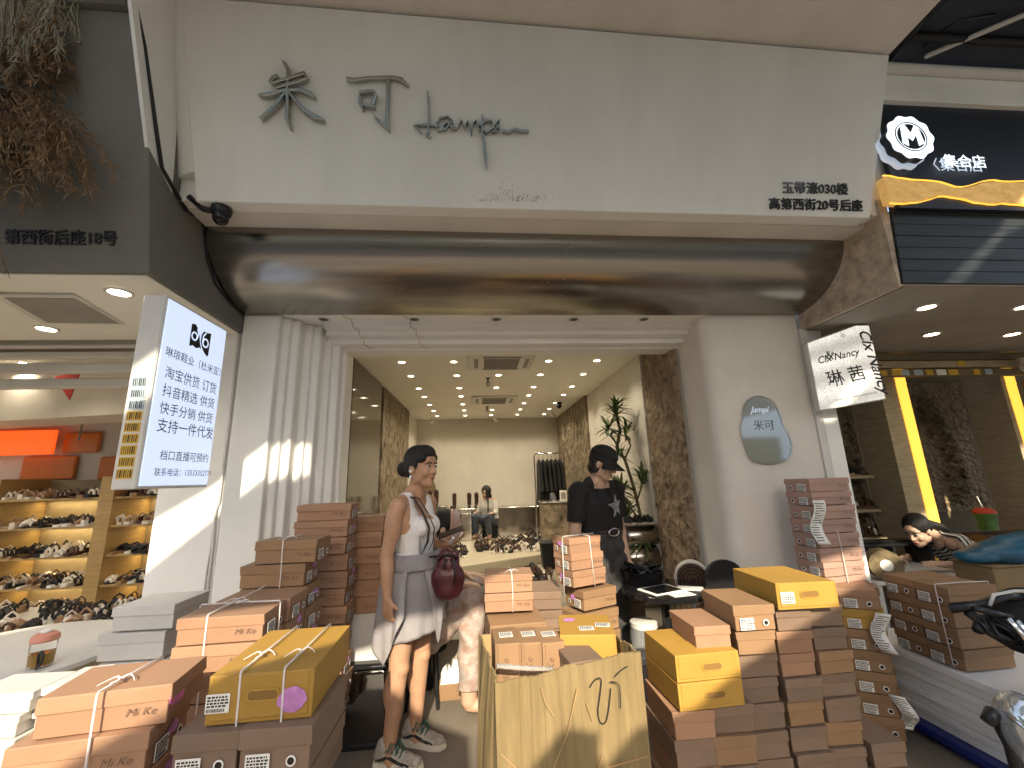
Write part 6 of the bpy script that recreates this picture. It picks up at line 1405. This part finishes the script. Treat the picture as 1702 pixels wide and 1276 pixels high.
for q in (RL, LL):
    limb(b, q, [.092, .056, .037]); m_ = q[1].lerp(q[2], .32) + P(-.022, 0, 0) - P(0, 0, 0); b.ell(m_, (.052, .050, .11), 14, 10); b.ell(q[0].lerp(q[1], .45), (.082, .080, .14), 14, 10); b.ell(q[1] + V3(0, 0, .0) + (P(.012, 0, 0)), (.052, .054, .06), 12, 8)
    capsule(b, q[2], q[2] + P(.02, 0, -.05), .037, .042)
HT = head(b, P(.030, 0, 1.578), P(.93, -.12, -.02), V3(0, 0, 1), 1.04)
body = blob(b, 'body', M['skin'], w, .0058, 5)
face(HT, body)
b = MB()
Eh = lambda c_, r_: b.ell(c_, r_, 20, 14, HT)
Eh((-.022, 0, .052), (.098, .083, .092)); Eh((.02, 0, .088), (.075, .072, .055)); Eh((-.055, .0, .00), (.06, .07, .07)); Eh((-.125, 0, -.005), (.05, .055, .05))
for y in (-1, 1): Eh((-.012, y * .064, .035), (.048, .022, .055)); Eh((.045, y * .055, .06), (.035, .026, .035))
hr = blob(b, 'hair', M['hair'], w, .005, 3)
b = MB(); b.lathe([(.006, -.002), (.009, .0), (.009, .008), (.004, .012)], 10, HT @ Matrix.Translation((-.002, -.09, -.02)) @ Matrix.Rotation(R_(90), 4, 'X')); b.build('earbud', M['paper'], w, smooth=True, world=False)
b = MB(); b.tube([HT @ Vector((-.004, -.088, -.045)), HT @ Vector((-.004, -.09, -.062))], .006, 8); b.build('earring', M['chrome'], w, world=False)
inv = lambda c: (c.dot(P(1, 0, 0)), c.dot(P(0, 1, 0)), c.z)
def tankp(c):
    f, l, z = inv(c); a = abs(l)
    if z < .99 or z > 1.43: return False
    if z < 1.24: return a < .158 - max(0, (z - 1.18)) * .35
    if a > .146 - (z - 1.24) * .11: return False
    neck = 1.262 + max(0, a - .035) * 3.4 if f > -.02 else 1.30 + max(0, a - .03) * 1.6
    return z < neck
tk = garment(body, 'tank_top', M['tank'], w, tankp, .0045, 1)
def drape(name, m, u0, u1, top, hem, rad, nz=26, nu=60, fold=.010, nf=9, ph=0.0, thick=.004):
    b = MB(); vs = []
    for i in range(nu + 1):
        u = i / nu; a = u0 + (u1 - u0) * u
        for j in range(nz + 1):
            v = j / nz; z0_, z1_ = top(u), hem(u); z = z0_ + (z1_ - z0_) * v; rf_, rl_, cf = rad(z)
            k = 1 + fold * (.25 + v) * math.sin(a * nf + ph + 2.0 * v) / .15 + fold * .5 * v * math.sin(a * nf * 2.3 + ph) / .15
            vs.append(P(cf + rf_ * k * math.cos(a), rl_ * k * math.sin(a), z))
    fs = [(i * (nz + 1) + j, (i + 1) * (nz + 1) + j, (i + 1) * (nz + 1) + j + 1, i * (nz + 1) + j + 1) for i in range(nu) for j in range(nz)]
    b.add(vs, fs); o = b.build(name, m, w, smooth='all', world=False); md = o.modifiers.new('t', 'SOLIDIFY'); md.thickness = thick; return o
def rad1(z):
    t = max(0, min(1, (1.06 - z) / .16)); t2 = max(0, (.90 - z) / .36)
    return (.106 + .058 * t + .000 * t2, .138 + .046 * t + .004 * t2, -.012 * t)
drape('shorts', M['lilac'], 0, 2 * math.pi, lambda u: 1.055, lambda u: .615 + .03 * math.cos(u * 6.28), rad1, fold=.004, nf=7)
rad2 = lambda z: tuple(a + d for a, d in zip(rad1(z), (.016, .020, 0)))
# the shirt tied round the waist: a long corner on her right, a short one in front
drape('tied_shirt', M['lilac'], R_(-215), R_(-66), lambda u: 1.05, lambda u: .50 + 1.2 * abs(u - .70) ** 1.25, lambda z: tuple(a + d for a, d in zip(rad1(z), (.018 + max(0, .9 - z) * .02, .022 + max(0, .9 - z) * .02, 0))), fold=.012, nf=6, ph=.9)
drape('shirt_front', M['lilac'], R_(-40), R_(20), lambda u: 1.04, lambda u: .57 + 1.3 * abs(u - .55) ** 1.2, lambda z: tuple(a + d for a, d in zip(rad1(z), (.022, .020, 0))), fold=.008, nf=6, nu=26)
drape('waist_knot', M['lilac'], 0, 2 * math.pi, lambda u: 1.075, lambda u: .985, lambda z: tuple(a + d for a, d in zip(rad1(z), (.020 + .010 * math.sin((z - .985) / .09 * 3.14), .020 + .010 * math.sin((z - .985) / .09 * 3.14), 0))), fold=.004, nf=23, nz=10)
def sneaker(base, yaw, par, s=1.0):
    Q = lambda f, l, z: base + V3(math.cos(yaw), math.sin(yaw), 0) * f * s + V3(-math.sin(yaw), math.cos(yaw), 0) * l * s + V3(0, 0, z * s)
    out = [(-.075, -.030), (-.05, -.038), (.05, -.040), (.13, -.047), (.175, -.036), (.195, 0), (.175, .036), (.13, .044), (.05, .038), (-.05, .036), (-.075, .028), (-.085, 0)]
    b = MB(); n = len(out)
    vs = [Q(f, l, .002) for f, l in out] + [Q(f * 1.03, l * 1.06, .018) for f, l in out] + [Q(f, l, .036 - .006 * (f > .12)) for f, l in out]
    b.add(vs, [tuple(range(n - 1, -1, -1)), tuple(range(2 * n, 3 * n))] + [(k * n + i, k * n + (i + 1) % n, (k + 1) * n + (i + 1) % n, (k + 1) * n + i) for k in (0, 1) for i in range(n)])
    so = b.build('sole', M['sole'], par, smooth=50, world=False)
    b = MB()
    for f, z, rf_, rl_, rz_ in ((-.045, .06, .042, .036, .045), (.02, .055, .06, .038, .045), (.085, .045, .06, .040, .032), (.14, .038, .048, .040, .024)): b.ell(Q(f, 0, z), (rf_ * s if True else 0, rl_ * s, rz_ * s), 14, 10, None)
    capsule(b, Q(-.03, 0, .07), Q(-.025, 0, .10), .042 * s, .044 * s)
    up_ = blob(b, 'upper', M['mesh'], par, .006, 4)
    b = MB(); rs = random.Random(3)
    for k in range(5): b.tube([Q(.03 + k * .022, -.03, .082 - k * .008), Q(.035 + k * .022, 0, .104 - k * .010), Q(.03 + k * .022, .03, .082 - k * .008)], .004 * s, 5)
    for k in range(16): 
        a = rs.uniform(0, 6.28); b.tube([Q(.03, 0, .10), Q(.03 + .03 * math.cos(a), .03 * math.sin(a), .13 + rs.uniform(-.02, .01)), Q(.03 + .06 * math.cos(a), .05 * math.sin(a), .09)], .0028 * s, 4)
    b.build('laces', M['teal'], par, smooth='all', world=False)
    b = MB()
    for s_ in (-1, 1):
        for k in range(2): b.tube([Q(-.06 + k * .02, s_ * .036, .045), Q(.0 + k * .02, s_ * .0395, .068), Q(.04 + k * .03, s_ * .038, .05), Q(.10 + k * .03, s_ * .042, .035)], .004 * s, 5)
    b.build('stripe', M['ink'], par, smooth='all', world=False)
sneaker(V3(RL[2].x, RL[2].y, 0), R_(-14), w, 1.0); sneaker(V3(LL[2].x, LL[2].y, 0), R_(-20), w, 1.0)
ph = thing('phone', "dark phone in the standing woman's hand", 'phone', (-.185, 2.86, 1.165))
b = MB(); b.box(-.085, .085, -.040, .040, -.006, .006, Matrix.Rotation(R_(-18), 4, 'Y') @ Matrix.Rotation(R_(12), 4, 'X')); b.build('case', M['strapm'], ph, bevel=.005, seg=3, world=False)
b = MB(); b.box(-.08, .08, -.036, .036, .0062, .0072, Matrix.Rotation(R_(-18), 4, 'Y') @ Matrix.Rotation(R_(12), 4, 'X')); b.build('screen', M['gloss'], ph, world=False)
bg = thing('handbag', "maroon leather handbag hanging from the standing woman's shoulder strap", 'handbag', (-.19, 2.655, .86))
b = MB()
for dx, dz, r in ((0, .02, (.088, .055, .07)), (-.02, .07, (.082, .055, .09)), (.025, .07, (.075, .055, .09)), (0, .13, (.070, .045, .08)), (-.01, .19, (.050, .03, .05)), (.04, .16, (.03, .02, .07))): b.ell((dx, 0, dz), r, 14, 10)
bag = blob(b, 'pouch', M['maroon'], bg, .006, 4)
b = MB(); b.tube([(-.055, -.02, .18), (-.03, -.045, .21), (.03, -.045, .21), (.055, -.02, .18)], .008, 6); b.tube([(.03, -.05, .19), (.045, -.055, .12), (.04, -.055, .05)], [.012, .008, .006], 6); b.tube([(-.01, -.05, .19), (-.02, -.058, .13)], [.012, .006], 6); b.build('drawstring', M['strapm'], bg, smooth='all', world=False)
b = MB(); X = V3(-.19, 2.655, .86); q = [P(.06, -.05, 1.05) , P(.115, -.06, 1.14), P(.128, -.065, 1.22), P(.088, -.075, 1.31), P(.03, -.085, 1.395), P(-.04, -.08, 1.415), P(-.10, -.06, 1.36)]
q = [V3(*O) + p - X + P(.014, -.012, 0) for p in q]
b.tube([V3(.0, -.01, .2)] + q, .007, 6)
q2 = [p + V3(.028, .03, -.005) for p in q]; b.tube([V3(.02, .0, .2)] + q2[:6], .0035, 6); b.build('strap', M['strapm'], bg, smooth='all', world=False)
# ---- person in the black cap
O = (.925, 3.27, 0); P = local(O, R_(-58)); w = person('person in black cap, black star t-shirt and dark jeans looking down', O)
b = MB()
torso(b, P, (0, 0, .95), (.005, 0, 1.10), (.0, 0, 1.25), (-.01, 0, 1.395), (.085, .075, .09), (.105, .095, .105), .185)
for s in (-1, 1): capsule(b, P(-.015, s * .14, 1.40), P(-.0, s * .02, 1.46), .04, .05); b.ell(P(-.01, s * .20, 1.375), (.06, .06, .065), 14, 10)
capsule(b, P(-.01, 0, 1.40), P(.03, 0, 1.52), .058, .054)
RA = [P(-.01, -.205, 1.37), P(-.03, -.245, 1.10), P(.03, -.235, .87)]; LA = [P(-.01, .205, 1.37), P(-.02, .235, 1.10), P(.06, .20, .87)]
for A_, sd in ((RA, 1), (LA, -1)):
    limb(b, A_, [.052, .042, .029]); b.ell(A_[1].lerp(A_[2], .25), (.044, .044, .07), 12, 9); b.ell(A_[0].lerp(A_[1], .4), (.052, .052, .09), 12, 9)
    hand(b, A_[2], P(.12, 0, -1), P(0, sd, 0), P(1, 0, 0), .4, 1.03)
for s in (-1, 1): limb(b, [P(0, s * .095, .90), P(.02, s * .10, .48), P(-.01, s * .10, .08)], [.10, .066, .045])
HT = head(b, P(.065, 0, 1.585), P(.86, .42, -.42), P(.3, .12, 1), 1.0, False)
body = blob(b, 'body', M['skin2'], w, .006, 5); face(HT, body)
inv = lambda c: (c.dot(P(1, 0, 0)), c.dot(P(0, 1, 0)), c.z)
def teep(c):
    f, l, z = inv(c); a = abs(l)
    if z < 1.075 or z > 1.52: return False
    if a > .178: return z > 1.165
    if z > 1.405: return math.hypot(f - .005, l) > .076 and not (f > .02 and a < .085 and z > 1.40)
    return True
def teeo(c): f, l, z = inv(c); return .014 + (.012 if abs(l) > .18 else .006 * math.sin(l * 40 + z * 25)) - (.004 if z > 1.40 else 0)
garment(body, 't_shirt', M['tee'], w, teep, teeo, 3, .004)
garment(body, 'jeans', M['jean'], w, lambda c: c.z < 1.095 and abs(inv(c)[1]) < .178 - (0 if c.z > .9 else .0) and c.z > .02, lambda c: .008 + .010 * (c.z < .9) + .004 * math.sin(c.z * 60), 2, .004)
b = MB(); n = 40; b.tube([P(.118 * math.cos(6.283 * i / n) + .004, .172 * math.sin(6.283 * i / n), 1.088) for i in range(n)], .014, 6, close=True); b.build('belt', M['maroon2'] if 'maroon2' in M else M['strapm'], w, smooth='all', world=False)
b = MB(); b.tube([P(.142, .055 * math.cos(6.283 * i / 20) - .02, 1.085 + .026 * math.sin(6.283 * i / 20)) for i in range(20)], .006, 6, close=True); b.build('buckle', M['chrome'], w, smooth='all', world=False)
b = MB(); Eh = lambda c_, r_: b.ell(c_, r_, 18, 12, HT)
Eh((-.03, 0, .02), (.088, .082, .075)); Eh((-.06, 0, -.045), (.045, .068, .06))
for y in (-1, 1): Eh((-.02, y * .07, -.035), (.03, .016, .05))
blob(b, 'hair', M['hair'], w, .006, 3)
cp = tag(thing('baseball_cap', 'black baseball cap with white monogram on the person behind the tower', 'cap', O), None, None)
b = MB(); Eh = lambda c_, r_: b.ell(c_, r_, 20, 14, HT); Eh((-.008, 0, .065), (.112, .093, .082)); Eh((-.005, 0, .035), (.113, .094, .040)); blob(b, 'crown', M['tee'], cp, .005, 3)
b = MB(); vs = []; fs = []; nu, nv = 16, 8
for i in range(nu + 1):
    a = R_(-75 + 150 * i / nu)
    for j in range(nv + 1):
        v = j / nv; rr = 1 + .72 * v * max(0, math.cos(a)) ** .7; vs.append(HT @ Vector((-.005 + .108 * rr * math.cos(a), .092 * (1 + .06 * v) * math.sin(a), .036 - .035 * v * (1 - .2 * math.cos(a)) - .035 * abs(math.sin(a)) ** 2 * v)))
for i in range(nu):
    for j in range(nv): k = i * (nv + 1) + j; fs.append((k, k + nv + 1, k + nv + 2, k + 1))
b.add(vs, fs); br = b.build('brim', M['tee'], cp, smooth='all', world=False); md = br.modifiers.new('t', 'SOLIDIFY'); md.thickness = .005
b = MB(); q = HT @ frame((.1075, 0, .082), (0, 1, 0), (-.45, 0, .9))
for L_ in ([(-.018, -.016), (-.018, .018), (.006, -.016), (.006, .018)], [(-.006, .020), (.008, .002), (.020, .020)], [(.008, .002), (.008, -.020)]): b.ribbon(L_, .0034, .004, q)
b.build('monogram', M['paper'], cp, world=False)
b = MB(); star = []
for i in range(10):
    r = .085 if i % 2 == 0 else .034; a = R_(90 + 36 * i + 8); star.append((r * math.cos(a), r * math.sin(a) * 1.1))
T_ = frame(P(.135, .04, 1.265), P(-.12, 1, 0), (0, 0, 1)); rs = random.Random(9)
cnt = 0
while cnt < 420:
    x, y = rs.uniform(-.09, .09), rs.uniform(-.1, .1); ins = False
    for i in range(10):
        x1_, y1_ = star[i]; x2_, y2_ = star[i - 1]
        if (y1_ > y) != (y2_ > y) and x < (x2_ - x1_) * (y - y1_) / (y2_ - y1_) + x1_: ins = not ins
    if ins:
        s_ = rs.uniform(.0018, .0034); p = T_ @ Vector((x, y, 0)); p = p - P(.03 * (x / .09) ** 2, 0, 0); b.ell(p, (s_, s_, s_), 5, 4); cnt += 1
b.build('star_print', M['greyp'], w, world=False)
# ---- seated person in floral trousers behind the woman
O = (-.40, 3.30, 0); P = local(O, R_(-6)); w = person('seated person in floral trousers and white blouse behind the standing woman', O)
b = MB(); torso(b, P, (0, 0, .50), (.02, 0, .66), (.06, 0, .80), (.10, 0, .94), (.085, .07, .08), (.115, .10, .10), .165)
capsule(b, P(.10, 0, .95), P(.13, 0, 1.06), .052, .048)
for s in (-1, 1):
    limb(b, [P(.05, s * .10, .47), P(.36, s * .13, .70), P(.33, s * .13, .08)], [.11, .085, .055]); capsule(b, P(.33, s * .13, .05), P(.48, s * .14, .04), .04, .035)
    A_ = [P(.10, s * .18, .92), P(.12, s * .22, .72), P(.27, s * .16, .79)]; limb(b, A_, [.05, .042, .028]); hand(b, A_[2], P(1, -.2 * s, 0), P(0, 0, -1), P(0, -s, 0), .3)
HT = head(b, P(.16, 0, 1.15), P(.9, -.1, -.35), V3(0, 0, 1)); body = blob(b, 'body', M['skin2'], w, .008, 4); face(HT, body)
inv = lambda c: (c.dot(P(1, 0, 0)), c.dot(P(0, 1, 0)), c.z)
garment(body, 'trousers', M['floral'], w, lambda c: c.z > .14 and (c.z < .60 or inv(c)[0] > .2) and not (inv(c)[0] > .25 and c.z > .775) , lambda c: .016 + .006 * math.sin(c.z * 30 + c.x * 40), 3, .004)
garment(body, 'blouse', M['blouse'], w, lambda c: .56 < c.z < .97 and inv(c)[0] < .20, lambda c: .014 + .005 * math.sin(c.z * 40), 3, .004)
b = MB(); b.ell((-.03, 0, .03), (.105, .09, .10), 16, 12, HT); b.ell((-.08, 0, -.08), (.05, .075, .12), 14, 10, HT); blob(b, 'hair', M['hair'], w, .008, 3)
t = thing('low_stool', 'low black stool under the seated person in floral trousers', 'stool', (-.40, 3.32, 0))
b = MB(); b.lathe([(.15, .34), (.16, .345), (.16, .37), (.15, .38)], 24); b.build('seat', M['black'], t, smooth=40, world=False)
for k in range(4): a = R_(45 + 90 * k); MB().tube([(.10 * math.cos(a), .10 * math.sin(a), .345), (.15 * math.cos(a), .15 * math.sin(a), 0.0)], .012, 8).build('leg', M['black'], t, world=False)
# ---- seated woman filming at the back
O = (.20, 8.30, .405); P0 = local(O, R_(-128)); P = P0; w = person('seated woman in white shirt beside a phone tripod at the back wall', O)
b = MB(); torso(b, P, (0, 0, .34), (.02, 0, .46), (.05, 0, .56), (.06, 0, .68), (.08, .06, .075), (.10, .085, .09), .15); capsule(b, P(.06, 0, .68), P(.09, 0, .76), .045, .042)
for s in (-1, 1):
    limb(b, [P(.02, s * .09, .30), P(.30, s * .16, .40), P(.24, s * .16, .06)], [.09, .06, .04]); capsule(b, P(.24, s * .16, .04), P(.36, s * .17, .03), .036, .03)
    A_ = [P(.06, s * .16, .66), P(.09, s * .21, .47), P(.30, s * .17, .44)]; limb(b, A_, [.043, .036, .026]); hand(b, A_[2], P(1, 0, -.2), P(0, 0, -1), P(0, -s, 0), .3)
HT = head(b, P(.11, 0, .82), P(.9, .3, -.2), V3(0, 0, 1), .95); body = blob(b, 'body', M['skin2'], w, .009, 4); face(HT, body, s=.95)
inv = lambda c: (c.dot(P(1, 0, 0)), c.dot(P(0, 1, 0)), c.z)
garment(body, 'shirt', M['blouse'], w, lambda c: .34 < c.z < .70 and (inv(c)[0] < .17), .012, 3, .004)
garment(body, 'jeans', M['jeanb'], w, lambda c: .09 < c.z < .47 and (inv(c)[0] > .1 and c.z < .455 or c.z < .36), .012, 2, .004)
b = MB(); b.ell((-.025, 0, .045), (.115, .10, .11), 16, 12, HT); b.ell((-.09, 0, -.10), (.06, .085, .15), 14, 10, HT); blob(b, 'hair', M['hair'], w, .008, 3)
t = thing('low_stool', 'dark low stool under the seated woman at the back', 'stool', O); b = MB(); b.lathe([(.13, .001), (.15, .01), (.16, .22), (.14, .235)], 20); b.build('seat', M['black'], t, smooth=40, world=False)
t = thing('phone_tripod', 'black tripod with phone in front of the seated woman', 'tripod', (.16, 8.0, .405)); b = MB()
b.tube([(0, 0, .18), (0, 0, .78)], .012, 8); b.build('column', M['black'], t, world=False)
for a in (20, 150, 265): MB().tube([(0, 0, .30), (.26 * math.cos(R_(a)), .26 * math.sin(R_(a)), 0.006)], .011, 6).build('leg', M['black'], t, world=False)
MB().box(-.04, .04, -.008, .008, .74, .90).build('phone', M['black'], t, bevel=.004, world=False)
# ---- young woman leaning on the table in the right shop
O = (4.25, 3.45, 0); P = local(O, R_(185)); w = person('dark-haired woman in striped shirt leaning over the table in the right shop', O)
b = MB(); torso(b, P, (0, 0, .52), (.10, 0, .66), (.22, 0, .78), (.37, 0, .885), (.08, .065, .08), (.105, .09, .092), .15); capsule(b, P(.37, 0, .89), P(.48, 0, .95), .046, .043)
for s in (-1, 1):
    limb(b, [P(.02, s * .09, .47), P(.42, s * .12, .48), P(.40, s * .12, .06)], [.10, .065, .042])
A_ = [P(.37, .16, .87), P(.38, .24, .705), P(.66, .20, .735)]; limb(b, A_, [.045, .038, .027]); hand(b, A_[2], P(1, -.1, .1), P(0, -.3, -1), P(0, -1, 0), .35)
A_ = [P(.37, -.16, .87), P(.45, -.22, .705), P(.68, -.10, .72)]; limb(b, A_, [.045, .038, .027]); hand(b, A_[2], P(1, .3, .1), P(0, 0, -1), P(0, 1, 0), .35)
HT = head(b, P(.60, .02, .965), P(.88, .12, -.42), P(.35, .05, 1), .98); body = blob(b, 'body', M['skin2'], w, .007, 4); face(HT, body)
inv = lambda c: (c.dot(P(1, 0, 0)), c.dot(P(0, 1, 0)), c.z)
garment(body, 'striped_shirt', M['stripe'], w, lambda c: c.z > .50 and inv(c)[0] < .41 and not (abs(inv(c)[1]) > .17 and c.z < .79) and not (c.z < .58 and inv(c)[0] > .12), .012, 3, .004)
b = MB(); b.ell((-.02, 0, .045), (.108, .09, .095), 18, 12, HT); b.ell((-.09, 0, .0), (.06, .07, .07), 14, 10, HT); q = HT @ Vector((-.12, 0, .0))
for k in range(6): capsule(b, q, q + P(-.12 - .03 * k, .03 - .01 * k, -.03 - .012 * k), .042, .03 - .002 * k)
blob(b, 'hair', M['hair'], w, .007, 3)
